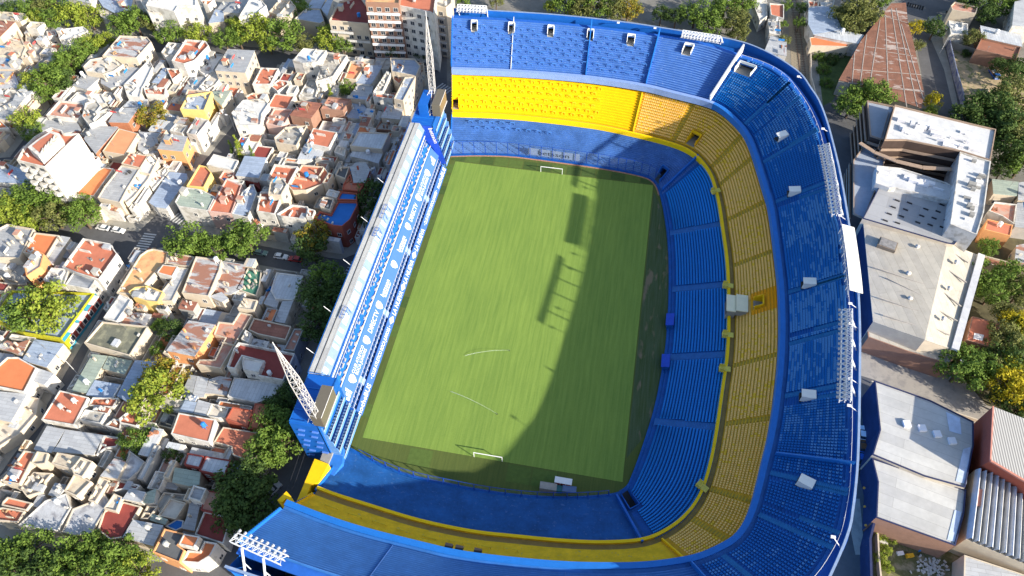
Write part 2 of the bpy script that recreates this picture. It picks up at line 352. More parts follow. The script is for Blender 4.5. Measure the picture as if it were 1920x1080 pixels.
# stair aisles
def aisle(T, s, t0, t1, w_, m, under, zoff=.12):
    k0, o0, z0, k1, o1, z1, n = T; mb = MB(); n2 = n*2
    for i in range(int(t0*n2), int(t1*n2)):
        c0 = at(k0, s, o0).lerp(at(k1, s, o1), i/n2); c1 = at(k0, s, o0).lerp(at(k1, s, o1), (i+1)/n2)
        d = (c1-c0).normalized(); nn = Vector((-d.y, d.x))*w_/2; z = z0+(z1-z0)*(i+1.6)/n2+zoff
        mb.hexa([(v.x, v.y, z-.7) for v in (c0-nn, c1-nn, c1+nn, c0+nn)]+[(v.x, v.y, z) for v in (c0-nn, c1-nn, c1+nn, c0+nn)])
    st.part('stair_aisle', mb, m, under)
AI1, AI2, AI3 = [], [], []
aisle_b = mat('aisle blue paint', (0.03, 0.15, 0.42), 0.7, 0.15); aisle_y = mat('aisle ochre paint', (0.42, 0.30, 0.045), 0.7, 0.15)
aisle_u = mat('aisle teal blue paint', (0.02, 0.17, 0.42), 0.65, 0.15)
for px, py in ((1352, 414), (1358, 528), (1353, 657), (1338, 795)):
    s = spx('P1', px, py, 8); AI1.append((s, 1.1)); aisle(T1, s, 0, 1, 2.0, aisle_b, p1)
for px, py in ((1345, 305), (1352, 340), (1372, 405), (1378, 490), (1380, 680), (1360, 787), (1335, 905), (1307, 970), (1240, 295)):
    s = spx('P1', px, py, 9.5); AI2.append((s, .7)); aisle(T2, s, 0, 1, 1.1, aisle_y, p2)
for px, py in ((1450, 215), (1490, 300), (1470, 372), (1475, 545), (1475, 640), (1470, 740), (1440, 880), (1425, 960), (1360, 1040)):
    s = spx('PU', px, py, 20.5); AI3.append((s, .8)); aisle(T3, s, 0, 1, 1.2, aisle_u, p3)
for px, py, t0 in ((1520, 180, .5), (1540, 240, .5), (1560, 350, .45), (1585, 520, .45), (1595, 600, .45), (1595, 735, .45), (1590, 930, .4), (1575, 1000, .5), (1500, 150, .5)):
    s = spx('BK', px, py, 29.5); AI3.append((s, .7)); aisle(T3, s, t0, 1, 1.0, aisle_u, p3)
# radial wall dividers
def divider(T, s, t0, t1, h, m, under, th=.3):
    k0, o0, z0, k1, o1, z1, n = T
    a = at(k0, s, o0).lerp(at(k1, s, o1), t0); b = at(k0, s, o0).lerp(at(k1, s, o1), t1); za, zb = z0+(z1-z0)*t0, z0+(z1-z0)*t1
    d = (b-a).normalized(); nn = Vector((-d.y, d.x))*th/2; mb = MB()
    mb.hexa([(a.x-nn.x, a.y-nn.y, za-.3), (b.x-nn.x, b.y-nn.y, zb-.3), (b.x+nn.x, b.y+nn.y, zb-.3), (a.x+nn.x, a.y+nn.y, za-.3),
             (a.x-nn.x, a.y-nn.y, za+h), (b.x-nn.x, b.y-nn.y, zb+h), (b.x+nn.x, b.y+nn.y, zb+h), (a.x+nn.x, a.y+nn.y, za+h)])
    st.part('dividing_wall', mb, m, under)
divider(T3, spx('PU', 1330, 186, 20), -.05, 1.12, 2.6, white_m, p3, .5)
divider(T3, spx('PU', 1210, 155, 20), -.05, 1.1, 1.6, blue_lt, p3)
divider(T3, spx('PU', 1099, 140, 20), -.05, 1.1, 1.6, blue_lt, p3)
divider(T3, spx('PU', 958, 130, 20), -.05, 1.05, .8, white_m, p3, .15)
divider(T3, spx('PU', 1290, 1052, 20), -.05, 1.1, 2.2, blue_lt, p3)
divider(T3, spx('BK', 1592, 868, 29.5), 0, 1.05, 1.8, blue_lt, p3)
divider(T2, Y2a, -.05, 1, 1.3, yel, p2)
divider(T2, Y2b, -.05, 1, 1.6, yel, p2)
divider(T1, L1a-1.5, 0, 1, 1.6, blue, p1, .5)
divider(T1, L1b+1.5, 0, 1, 1.6, blue, p1, .5)
for px, py in ((842, 1024), (862, 1029), (893, 1035)):
    sp = spx('PU', px, py, 19); c_ = at('PU', sp); d_ = ray(sp)[1]; t_ = Vector((-d_.y, d_.x)); q_ = [c_-d_*u+t_*v for u, v in ((.8, -.8), (1.9, -.8), (1.9, .8), (.8, .8))]
    st.part('loudspeaker_box', MB().hexa([(a.x, a.y, 18.2) for a in q_]+[(a.x, a.y, 19.4) for a in q_]), dark)
me_ = MB()
for a_, b_ in zip(SS, SS[1:]):
    if a_ < U3b: continue
    A0, A1, B0, B1 = at('PU', a_, 1.5), at('BK', a_, 0), at('PU', b_, 1.5), at('BK', b_, 0)
    for i in range(22):
        z = 19.3+10*(i+1)/22+.012; q_ = [A0.lerp(A1, i/22), B0.lerp(B1, i/22), B0.lerp(B1, (i+.3)/22), A0.lerp(A1, (i+.3)/22)]; me_.face([(v.x, v.y, z) for v in q_])
st.part('step_edges', me_, mat('worn pale step edges', (.06, .19, .50), .65, .3, .4), p3)['kind'] = 'stuff'  # paler strip along the front of each near upper step
for px, py in ((740, 1010), (1060, 1060)): divider(T3, spx('PU', px, py, 20), -.02, 1, .5, blue_top, p3, .08)
# seats
rnd = random.Random(5)
seat_b = mat('blue seat plastic', (0.012, 0.25, 0.70), 0.4, 0.05); seat_b2 = mat('sun faded blue seat plastic', (0.075, 0.27, 0.60), 0.5, 0.05)
seat_bu = mat('new blue seat plastic', (0.006, 0.16, 0.52), 0.4, 0.05); seat_y = mat('yellow seat plastic', (0.88, 0.60, 0.05), 0.45, 0.05)
seat_p = mat('bleached yellow seat plastic', (0.96, 0.62, 0.20), 0.5, 0.08); seat_o = mat('orange yellow box seat plastic', (0.9, 0.42, 0.01), 0.45, 0.05)
SM = [seat_b, seat_b2, seat_bu, seat_y, seat_p, seat_o]
def seat_geo(mb, q, z, d, mi):
    t = Vector((-d.y, d.x)); w_ = .21
    def B(u0, u1, z0, z1):
        mb.hexa([(q.x+t.x*a*w_+d.x*u, q.y+t.y*a*w_+d.y*u, zz) for zz in (z0, z1) for a, u in ((-1, u0), (1, u0), (1, u1), (-1, u1))], mi)
    B(-.2, .16, z+.36, z+.42); B(.16, .22, z+.38, z+.74)
def seat_rows(T, sa, sb, aisles, matf, mb, singles, nsing, under, rows=None, step=.52, holes=()):
    k0, o0, z0, k1, o1, z1, n = T
    for i in (rows or range(n)):
        t = (i+.62)/n; z = z0+(z1-z0)*(i+1)/n; s = sa; prev = None; acc = 0
        while s < sb:
            q = at(k0, s, o0).lerp(at(k1, s, o1), t)
            q2 = at(k0, s+.5, o0).lerp(at(k1, s+.5, o1), t); L = (q2-q).length; k = max(1, round(L/step)); d = ray(s+.25)[1]
            for j in range(k):
                ss_ = s+.5*j/k
                if any(abs(ss_-a)*L/.5 < w_ for a, w_ in aisles): continue
                if any(h[0]-.6 < ss_ < h[1]+.6 and h[2]-1 <= i < h[3]+1 for h in holes): continue
                c = matf(ss_, i, q)
                if c is None: continue
                p = q.lerp(q2, j/k)
                if len(singles) < nsing and rnd.random() < 1.0 and i < 1 and matf.first(ss_):
                    m = MB(); seat_geo(m, p, z, d, 0); singles.append(st.part('seat', m, SM[c], under))
                else: seat_geo(mb, p, z, d, c)
            s += .5
class F:
    def __init__(s, f, first=lambda x: False): s.f = f; s.first = first
    def __call__(s, *a): return s.f(*a)
def patch(q, sc_, off): return noise.noise(Vector((q.x*sc_, q.y*sc_, off)))
mb = MB(); sing = []
seat_rows(T1, L1a+1.5, L1b-1.5, AI1, F(lambda s, i, q: 0, lambda s: s > L1b-34), mb, sing, 99, p1, rows=range(1, 19), holes=HL)
for i in (0,): pass
# the hundred seats of the row nearest the camera are single parts, the rest one part
T1s = T1
def row_single(T, sa, sb, i, c, n_, under):
    k0, o0, z0, k1, o1, z1, n = T; t = (i+.62)/n; z = z0+(z1-z0)*(i+1)/n; s = sb; cnt = 0
    while cnt < n_:
        q = at(k0, s, o0).lerp(at(k1, s, o1), t); m = MB(); seat_geo(m, q, z, ray(s)[1], 0); st.part('seat', m, SM[c], under)
        q2 = at(k0, s-.5, o0).lerp(at(k1, s-.5, o1), t); s -= .5*.54/(q2-q).length; cnt += 1
row_single(T1, L1a, L1b-1.6, 19, 0, 100, p1)
sm1 = st.part('seat', mb, SM, p1); sm1['kind'] = 'stuff'
mb = MB()
def fy(s, i, q):
    if abs(s-s_box) < 3.6 and 5 <= i <= 13: return 5
    r = rnd.random(); return 3 if r < .05 + (.18 if patch(q, .12, 3) > .25 else 0) else 4
s_box = spx('P1', 1440, 568, 15)
s_box = s_of('P1', *P(1417, 568, 12)[:2])
seat_rows(T2, Y2a+1, Y2b-1, AI2, F(fy), mb, [], 0, p2, rows=range(0, 14), holes=HY)
sm2 = st.part('seat', mb, SM, p2); sm2['kind'] = 'stuff'
mb = MB()
def fu(s, i, q):
    pt = .55*patch(q, .04, 9)+.75*noise.noise(Vector((s*.28, i*1.9, 2)))+.25*noise.noise(Vector((s*1.4, i*3.7, 5)))
    lim = .02 if s > 112 else .14
    if pt > lim: return 1
    return 2 if i < 20 else None
seat_rows(T3, U3a+1, min(U3b-1, 262), AI3, F(fu), mb, [], 0, p3, rows=range(0, 21), step=.6, holes=HU)
sm3 = st.part('seat', mb, SM, p3); sm3['kind'] = 'stuff'
Tb = ('P1', 1.7, 7.04, 'PU', 0.9, 16.64, 15)
mo_ = MB()
for k_ in range(9):
    sA, sB = s_box-3.4+k_*.75, s_box-3.4+(k_+1)*.75
    for i in range(4, 14):
        if 6 <= i < 9 and s_box-1.6 < (sA+sB)/2 < s_box+1.6: continue
        sB = sA+.75; A0, A1, B0, B1 = at('P1', sA, 1.7), at('PU', sA, .9), at('P1', sB, 1.7), at('PU', sB, .9); z = 7+9.6*(i+1)/15+.05
        q_ = [A0.lerp(A1, i/15), B0.lerp(B1, i/15), B0.lerp(B1, (i+1)/15), A0.lerp(A1, (i+1)/15)]; mo_.face([(v.x, v.y, z) for v in q_]); mo_.face([(v.x, v.y, h_) for v, h_ in ((q_[0], z-.64), (q_[1], z-.64), (q_[1], z), (q_[0], z))])
st.part('orange_box_section', mo_, mat('orange box section paint', (.85, .40, .01), .6, .2, 1), p2)
# crush barriers on the standing terraces
def barrier(T, s, t, w_, m, under, mbx=None):
    q, z = on_tier(T, s, t); d = ray(s)[1]; tt = Vector((-d.y, d.x))*w_/2; mb = mbx or MB()
    for a in (-1, 1): mb.beam((q.x+tt.x*a, q.y+tt.y*a, z-.1), (q.x+tt.x*a, q.y+tt.y*a, z+1.15), .12)
    mb.beam((q.x-tt.x, q.y-tt.y, z+1.1), (q.x+tt.x, q.y+tt.y, z+1.1), .15, .22)
    if mbx is None: st.part('crush_barrier', mb, m, under)
cnt = 0; more = MB(); more_y = MB()
bar_b = mat('barrier blue paint', (0.07, 0.22, 0.60), 0.5); bar_y = mat('barrier yellow paint', (0.80, 0.60, 0.03), 0.5)
for r_ in range(7):
    for j in range(17):
        s = 2+j*3.6+(r_ % 2)*1.8; t = .1+r_*.115+rnd.uniform(-.015, .015)
        if s > U3a-14: continue
        if any(h[0]-1 < s < h[1]+1 and h[2]-1 < t*22 < h[3]+1 for h in HU): continue
        if cnt < 60: barrier(T3, s, t, 1.5, bar_b, p3)
        else: barrier(T3, s, t, 1.5, bar_b, p3, more)
        cnt += 1
for r_ in range(6):
    for j in range(15):
        s = 3+j*2.9+(r_ % 2)*1.4; t = .1+r_*.15
        if s > Y2a-2: continue
        if any(h[0]-1 < s < h[1]+1 and h[2]-1 < t*15 < h[3]+1 for h in HY): continue
        barrier(T2, s, t, 1.1, bar_y, p2, more_y)
for r_, n_ in ((.3, 8), (.62, 8)):
    for j in range(n_):
        s = STOT-6-j*5.4; w_ = 3.2
        barrier(T2, s, r_+rnd.uniform(-.03, .03), w_, bar_y, p2) if j < 20 else None
for j in range(8): barrier(T1, 8+j*3.3, .62, 1.4, bar_b, p1)
for j in range(5): barrier(T1, 6+j*3.3, .78, 1.4, bar_b, p1)
if more.f: st.part('crush_barrier', more, bar_b, p3)['kind'] = 'stuff'
st.part('crush_barrier', more_y, bar_y, p2)['kind'] = 'stuff'
# press box on the middle parapet, camera platforms
def local_box(mb, c, d, u0, u1, v0, v1, z0, z1, mi=0):
    t = Vector((-d.y, d.x)); q = [c+d*u+t*v for u, v in ((u0, v0), (u1, v0), (u1, v1), (u0, v1))]
    mb.hexa([(a.x, a.y, z0) for a in q]+[(a.x, a.y, z1) for a in q], mi)
sp = spx('P1', 1366, 577, 8); c = at('P1', sp); d = ray(sp)[1]; m = MB()
local_box(m, c, d, -1.0, 1.3, -2.6, 2.6, 6.4, 10.2, 1); local_box(m, c, d, 1.3, 4.2, -2.6, 2.6, 8.6, 10.9, 1)
local_box(m, c, d, -1.25, 1.25, -2.8, 2.8, 10.2, 10.5, 0); local_box(m, c, d, 1.25, 4.4, -2.8, 2.8, 10.9, 11.2, 0)
local_box(m, c, d, -1.08, -1.0, -2.4, 2.4, 8.0, 9.6, 2)
press = st.part('press_cabin', m, [cream_m, grey, dark])
m0 = None
for px, py in ((1338, 357), (1362, 536), (1361, 628), (1357, 690), (1317, 911)):
    sp = spx('P1', px, py, 8); c = at('P1', sp); d = ray(sp)[1]; m = MB()
    local_box(m, c, d, -1.7, -.35, -.75, .75, 7.3, 8.1); local_box(m, c, d, -.35, 1.2, -.75, .75, 7.9, 8.15)
    for v in (-.75, .75): local_box(m, c, d, -1.7, -.3, v-.04, v+.04, 8.1, 9.0)
    st.part('camera_platform', m, mat('pale yellow steel', (0.72, 0.62, 0.12), 0.5))
# white seat-section canopies above upper tier mouths
for px, py in ((1460, 237), (1494, 348), (1522, 521), (1521, 732), (1505, 911)):
    x, y, _ = P(px, py, 26.5); s = s_of('BK', x, y); k0, o0, z0, k1, o1, z1, n = T3
    A, B = at(k0, s, o0), at(k1, s, o1); t = (Vector((x, y))-A).length/(B-A).length; q = A.lerp(B, t); z = z0+(z1-z0)*t; d = ray(s)[1]; m = MB()
    tt = Vector((-d.y, d.x))
    local_box(m, q, d, -1.5, 1.4, -1.0, 1.0, z-.8, z+.15, 1)
    pts = [q+d*u+tt*v for u, v in ((-1.5, -1.1), (1.6, -1.1), (1.6, 1.1), (-1.5, 1.1))]
    hts = (z+1.6, z+2.1, z+2.1, z+1.6)
    m.hexa([(a.x, a.y, h) for a, h in zip(pts, hts)]+[(a.x, a.y, h+.12) for a, h in zip(pts, hts)], 0)
    m.hexa([(a.x, a.y, z-.2) for a in (pts[0], pts[1], pts[1]+tt*.1, pts[0]+tt*.1)]+[(a.x, a.y, z+1.9) for a in (pts[0], pts[1], pts[1]+tt*.1, pts[0]+tt*.1)], 0)
    st.part('entrance_canopy', m, [white, dark], p3)
# glass fence panels round the pitch
fence_m = mat('fence blue steel', (0.01, 0.06, 0.38), 0.4)
glass = bpy.data.materials.new('scratched fence glass'); glass.use_nodes = True
gn = glass.node_tree.nodes; gb = gn['Principled BSDF']; gb.inputs['Base Color'].default_value = (.35, .5, .75, 1); gb.inputs['Alpha'].default_value = .10; gb.inputs['Roughness'].default_value = .25
def fence_run(s0, s1, zt, k='C0'):
    ss_ = []; s = s0
    while s <= s1: ss_.append(s); s += 3.6
    for a, b in zip(ss_, ss_[1:]):
        p, q = at(k, a, .35), at(k, b, .35); m = MB()
        m.beam((p.x, p.y, .4), (p.x, p.y, zt), .16, mi=0); m.beam((p.x, p.y, zt), (q.x, q.y, zt), .1, mi=0); m.beam((p.x, p.y, .6), (q.x, q.y, .6), .08, mi=0)
        r = at(k, a, 1.2); m.beam((p.x, p.y, zt), (r.x, r.y, 1.1), .07, mi=0)
        f = st.part('fence_panel', m, fence_m)
        g = MB().face([(p.x, p.y, .7), (q.x, q.y, .7), (q.x, q.y, zt-.05), (p.x, p.y, zt-.05)]); st.part('glass', g, glass, f)
fence_run(.5, L1a-4, 6.0); fence_run(L1b+4, STOT-1, 3.6)
# pitch-side low railing along the seats
m = MB()
for s in [L1a+i*1.0 for i in range(int(L1b-L1a))]:
    p, q = at('C0', s, .2), at('C0', s+1, .2)
    m.beam((p.x, p.y, 1.5), (q.x, q.y, 1.5), .06); m.beam((p.x, p.y, .4), (p.x, p.y, 1.5), .06)
st.part('handrail', m, blue)
m = MB()
for s in SS[::1]:
    if s < U3a or s > U3b: continue
    p, q = at('BK', s, .1), at('BK', min(STOT, s+1), .1)
    m.beam((p.x, p.y, 30.2), (q.x, q.y, 30.2), .07)
    if int(s) % 2 == 0: m.beam((p.x, p.y, 29.2), (p.x, p.y, 30.2), .07)
st.part('handrail', m, white_m)

# ------------------------------------------------------------------ ground and pitch
gm = MB()
gm.face([(-1500, -1500, 0), (1500, -1500, 0), (1500, 1500, 0), (-1500, 1500, 0)])
struct('ground', gm, mat('dusty city ground', (0.20, 0.19, 0.17), 0.95, 0.3, 0.15))
turf = bpy.data.materials.new('mown turf'); turf.use_nodes = True
def turf_mat(name, light, dk, rough_patch, stripe):
    m = bpy.data.materials.new(name); m.use_nodes = True; n = m.node_tree.nodes; L = m.node_tree.links; b = n['Principled BSDF']
    b.inputs['Roughness'].default_value = .95; b.inputs['Specular IOR Level'].default_value = .1
    geo = n.new('ShaderNodeNewGeometry')
    def noi(s, sc_=(1, 1, 1), det=5):
        mp = n.new('ShaderNodeMapping'); mp.inputs['Scale'].default_value = sc_; L.new(geo.outputs['Position'], mp.inputs[0])
        t = n.new('ShaderNodeTexNoise'); t.inputs['Scale'].default_value = s; t.inputs['Detail'].default_value = det; L.new(mp.outputs[0], t.inputs['Vector']); return t.outputs[0]
    def ramp(f, a, c, ca, cc):
        r = n.new('ShaderNodeValToRGB'); e = r.color_ramp.elements; e[0].position = a; e[0].color = ca; e[1].position = c; e[1].color = cc; L.new(f, r.inputs[0]); return r.outputs[0]
    def mix(f, a, c, mode='MIX'):
        x = n.new('ShaderNodeMix'); x.data_type = 'RGBA'; x.blend_type = mode
        if isinstance(f, float): x.inputs[0].default_value = f
        else: L.new(f, x.inputs[0])
        L.new(a, x.inputs[6]) if not isinstance(a, tuple) else setattr(x.inputs[6], 'default_value', a)
        L.new(c, x.inputs[7]) if not isinstance(c, tuple) else setattr(x.inputs[7], 'default_value', c)
        return x.outputs[2]
    c = ramp(noi(2.2, (1, .05, 1), 8), .2, .8, dk+(1,), light+(1,))             # long mowing streaks
    c = mix(.35, c, ramp(noi(.10, (1, .5, 1)), .3, .7, (.72, .8, .75, 1), (1.15, 1.12, 1, 1)), 'MULTIPLY')
    c = mix(.45, c, ramp(noi(4, (1, 1, 1), 3), .3, .75, (.78, .8, .7, 1), (1.1, 1.1, 1.1, 1)), 'MULTIPLY')
    if stripe:
        w_ = n.new('ShaderNodeTexWave'); w_.bands_direction = 'X'; w_.inputs['Scale'].default_value = .18; w_.inputs['Distortion'].default_value = 1.2; w_.inputs['Detail'].default_value = 2
        L.new(geo.outputs['Position'], w_.inputs['Vector'])
        c = mix(.5, c, ramp(w_.outputs[1], .3, .7, (.90, .93, .88, 1), (1.04, 1.04, 1.04, 1)), 'MULTIPLY')
    if rough_patch:
        c = mix(ramp(noi(.22, (1.6, .5, 1), 6), .57, .64, (0, 0, 0, 1), (1, 1, 1, 1)), c, (.17, .14, .09, 1))
    L.new(c, b.inputs['Base Color']); return m
TG = turf_mat('mown turf grass', (.225, .32, .07), (.15, .235, .052), False, True)
TS = turf_mat('rough surround grass', (.115, .14, .04), (.07, .10, .03), False, False)
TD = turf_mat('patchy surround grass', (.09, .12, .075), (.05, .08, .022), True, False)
sm = MB(); pts = [at('C0', s, .1) for s in SS]
poly = [(p.x, p.y) for p in pts]+[(-38, -58), (-38, 58)]
sm.face([(x, y, .06) for x, y in poly]); struct('pitch_surround', sm, TS)
# darker laid turf squares round the edge
pm = MB()
struct('pitch', MB().face([(-33.4, -52.5, .09), (34.2, -52.5, .09), (34.2, 52.5, .09), (-33.4, 52.5, .09)]), TG)
rnd2 = random.Random(3)
tiles = [MB(), MB()]
for i in range(14):
    x = -35+i*5; y = 54.6
    tiles[rnd2.random() < .5].face([(x, 52.9, .075), (x+4.6, 52.9, .075), (x+4.6, 56.6, .075), (x, 56.6, .075)])
for i in range(20):
    y = -52+i*5.2
    if rnd2.random() < .5: tiles[1 if rnd2.random() < .6 else 0].face([(-36.3, y, .075), (-33.5, y, .075), (-33.5, y+4, .075), (-36.3, y+4, .075)])
for i in (2, 6, 7):
    x = -33+i*6.4
    tiles[0].face([(x, -57.5, .075), (x+6, -57.5, .075), (x+6, -52.9, .075), (x, -52.9, .075)])
if tiles[0].f: struct('turf_squares', tiles[0], mat('fresh turf squares', (.085, .135, .028), .95, .2, 1))
struct('dark_turf_squares', tiles[1], mat('dark turf squares', (.055, .095, .022), .95, .2, 1))
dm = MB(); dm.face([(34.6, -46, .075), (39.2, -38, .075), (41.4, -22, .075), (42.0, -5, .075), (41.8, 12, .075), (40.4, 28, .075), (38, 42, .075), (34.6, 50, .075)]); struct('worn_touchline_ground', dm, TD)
# red gravel edging by the far fence
em = MB()
for a, b in zip(SS[:80], SS[1:81]):
    if b > L1a: break
    p, q, r, s_ = at('C0', a, -.6), at('C0', b, -.6), at('C0', b, -.02), at('C0', a, -.02)
    em.face([(p.x, p.y, .1), (q.x, q.y, .1), (r.x, r.y, .1), (s_.x, s_.y, .1)])
struct('edging_strip', em, mat('brick red edging', (.42, .22, .14), .9, .35, 1.5))
# goals
net = mat('white goal steel', (.85, .85, .85), .3, .02)
for sy, lab in ((1, 'white goal frame at the far end of the pitch below the yellow terrace'), (-1, 'white goal frame at the near end of the pitch half in shadow')):
    g = Thing('goal', lab, 'goal', (0, sy*52.5, 0), 'goal frames on the pitch')
    for x in (-3.66, 3.66): g.part('goal_post', MB().beam((x, sy*52.5, 0), (x, sy*52.5, 2.5), .16), net)
    g.part('crossbar', MB().beam((-3.74, sy*52.5, 2.5), (3.74, sy*52.5, 2.5), .16), net)
# sprinklers with their jets of water
water = bpy.data.materials.new('spray water'); water.use_nodes = True
wb = water.node_tree.nodes['Principled BSDF']; wb.inputs['Base Color'].default_value = (.9, .93, .9, 1); wb.inputs['Alpha'].default_value = .22; wb.inputs['Roughness'].default_value = .6
for (a, b, lab) in (((955, 658), (872, 668), 'small pitch sprinkler throwing a short water arc near midfield'), ((932, 777), (845, 735), 'small pitch sprinkler throwing a long water arc in the near half')):
    p, q = Vector(P(*a, 0)), Vector(P(*b, 0)); t = Thing('sprinkler', lab, 'sprinkler', p, 'pitch sprinklers')
    t.part('sprinkler_head', MB().cyl(p.x, p.y, 0, .12, .35, 8), dark)
    m = MB(); N = 16
    for i in range(N):
        def pt(u): v = p.lerp(q, u); v.z = .35+.9*4*u*(1-u); return v
        m.beam(pt(i/N), pt((i+1)/N), .04+.12*i/N, .04+.06*i/N)
    t.part('water_jet', m, water)
# dugouts and advertising on the right touchline
bt_m = mat('advert blue', (.015, .07, .5), .4); orange_t = mat('advert orange lettering', (.85, .25, .03), .5)
def adboard(px, py, txt, lab, L_=4.2):
    x, y, _ = P(px, py, 2); s = s_of('C0', x, y); c = at('C0', s, -.4); d = ray(s)[1]; t = Thing('dugout', lab, 'dugout', (c.x, c.y, 0), 'team dugouts')
    tt = Vector((-d.y, d.x)); m = MB(); local_box(m, c, d, .2, 1.9, -L_/2, L_/2, 0, 2.0); t.part('shell', m, blue_dk)
    r = MB(); q = [c+d*u+tt*v for u, v in ((-.2, -L_/2), (2, -L_/2), (2, L_/2), (-.2, L_/2))]; h = (1.9, 2.5, 2.5, 1.9)
    r.hexa([(a.x, a.y, z) for a, z in zip(q, h)]+[(a.x, a.y, z+.1) for a, z in zip(q, h)]); roof = t.part('roof', r, bt_m)
    up = Vector((d.x*2.2, d.y*2.2, .6)); org = Vector((c.x, c.y, 2.1))+Vector((d.x, d.y, 0))*.55; org.z = 2.25
    # lettering runs away from the viewer along the roof
    t.part('lettering', text_mb(txt, org, (-tt.x*-1, -tt.y*-1, 0), (-up.x, -up.y, -up.z) if False else up, .95, .06, 1, 'CENTER', .01), orange_t, roof)
adboard(1258, 600, 'betsson', 'blue roofed dugout with an orange lettered advert at midfield')
adboard(1248, 678, 'betsson', 'blue roofed dugout with an orange lettered advert nearer the shaded corner')
m = Thing('bench_shelter', 'white glazed bench shelter with a red seat behind the near goal line', 'shelter', P(1055, 910, 0))
c = Vector(P(1055, 912, 0)); mm = MB()
for u in (-2, -.7, .7, 2): mm.beam((c.x+u, c.y, 0), (c.x+u, c.y, 2.2), .1); mm.beam((c.x+u, c.y+1.2, 0), (c.x+u, c.y+1.2, 2.0), .1)
mm.box(c.x, c.y+.6, 2.15, 4.3, 1.6, .08); mm.box(c.x, c.y+1.35, .3, 4.2, .06, 1.8); m.part('frame', mm, white_m)
m.part('bench_seat', MB().box(c.x, c.y+.3, .4, 4, .5, .1), mat('dark red seat', (.3, .04, .04), .6))
tn_ = Vector(P(1050, 922, 0)); tt_ = Thing('tunnel_box', 'low grey players tunnel box beside the near fence', 'tunnel', (tn_.x, tn_.y, 0)); tt_.part('shell', MB().box(tn_.x-3, tn_.y+.2, 0, 4.2, 1.8, 1.9, .02), grey); tt_.part('door', MB().box(tn_.x-.2, tn_.y+.2, 0, 1.4, 1.5, 1.6, .02), mat('tunnel teal door', (.03, .14, .16), .6)); tt_.part('canopy', MB().box(tn_.x+2.2, tn_.y+.4, 1.7, 3.4, 1.6, .1, .05), mat('tunnel canopy blue', (.10, .16, .3), .6))
# banner behind the far fence
s0, s1 = spx('C0', 990, 290, 2), spx('C0', 1088, 300, 2)
p, q = at('C0', s0, .62), at('C0', s1, .62)
t = Thing('advert_banner', 'pale banner with black lettering hung behind the far goal fence', 'banner', (p.x, p.y, 1.2))
b = t.part('cloth', MB().hexa([(p.x, p.y, 1.3), (q.x, q.y, 1.3), (q.x, q.y+.05, 1.3), (p.x, p.y+.05, 1.3), (p.x, p.y, 4.3), (q.x, q.y, 4.3), (q.x, q.y+.05, 4.3), (p.x, p.y+.05, 4.3)]), mat('pale blue grey cloth', (.20, .26, .42), .8, .1))
v = (q-p); mid = p.lerp(q, .5)
t.part('lettering', text_mb('betsson', (mid.x, mid.y-.06, 1.9), (v.x, v.y, 0), (0, 0, 1), 1.9, .03, 1.35, 'CENTER', .0), dark, b)

# ------------------------------------------------------------------ stand of boxes on the straight side
bs = Thing('box_stand', 'narrow white roofed stand of hospitality boxes with blue lettered fascias', 'grandstand', (-40, 0, 0))
YA, YB = -46.5, 47.6
pale_roof = mat('pale roof sheet', (0.56, 0.55, 0.52), 0.5, 0.12, 0.3, 'sheet', ang=PI/2, bw=6, rh=1.1)
glaze = mat('translucent roof glazing', (0.20, 0.28, 0.40), 0.35, 0.15, 0.2, spec=.5)
ban_m = mat('banner blue', (0.045, 0.125, 0.42), 0.5, 0.05); fas_m = mat('fascia blue', (0.055, 0.145, 0.47), 0.5, 0.04)
let_m = mat('white lettering', (0.74, 0.72, 0.72), 0.5, 0.03); tan_m = mat('tan table tops', (0.5, 0.42, 0.32), 0.7, 0.3)
cyan_m = mat('pale cyan concrete', (0.30, 0.48, 0.62), 0.6, 0.15)
def strip(mb, prof, ya, yb, mi=0):
    for (x0, z0), (x1, z1) in zip(prof, prof[1:]): mb.face([(x0, ya, z0), (x1, ya, z1), (x1, yb, z1), (x0, yb, z0)], mi)
    return mb
m = MB().hexa([(-35.2, YA, .8), (-35.2, YB, .8), (-35.35, YB, .8), (-35.35, YA, .8), (-36.5, YA, 2.6), (-36.5, YB, 2.6), (-36.7, YB, 2.6), (-36.7, YA, 2.6)])
ban = bs.part('banner', m, ban_m)
bs.part('front_wall', MB().box(-35.7, (YA+YB)/2, 0, .6, YB-YA, .85), blue_dk)
m = MB(); prof = [(-36.7, 1.2)]; n = 5
strip(m, [(-36.4, 0), (-36.7, 1.6), (-37.0, 1.7)], YA, YB)
for i in range(n):
    x0 = -37.0-i*.32; z = 1.9+i*.62
    strip(m, [(x0, z-.4), (x0, z), (x0-.32, z)], YA, YB)
ter = bs.part('seat_terrace', m, blue_dk)
# box seats as rows of blue chairs
sb = MB()
k = 0
for i in range(n):
    y = YA+.6
    while y < YB-.6:
        if i in (1, 3, 4): seat_geo(sb, Vector((-37.16-i*.32, y)), 1.9+i*.62, Vector((-1, 0)), 0)
        y += .62
seats_ = bs.part('seat', sb, [mat('pale blue chair', (.20, .34, .66), .5)], ter); seats_['kind'] = 'stuff'
for zz, xx in ((4.3, -37.7), (3.2, -37.0)):
    m = MB(); m.beam((xx, YA, zz+.9), (xx, YB, zz+.9), .09)
    y = YA
    while y < YB: m.beam((xx, y, zz-.3), (xx, y, zz+.9), .06); y += 1.5
    bs.part('handrail', m, white_m)
for y in (-38, -15.5, 8, 30.5): bs.part('stair_flight', MB().hexa([(-36.9, y-.9, 1.4), (-36.9, y+.9, 1.4), (-38.8, y+.9, 1.4), (-38.8, y-.9, 1.4), (-36.9, y-.9, 2.9), (-36.9, y+.9, 2.9), (-38.8, y+.9, 5.6), (-38.8, y-.9, 5.6)]), mat('pale blue stairs', (.22, .34, .6), .7, .2))
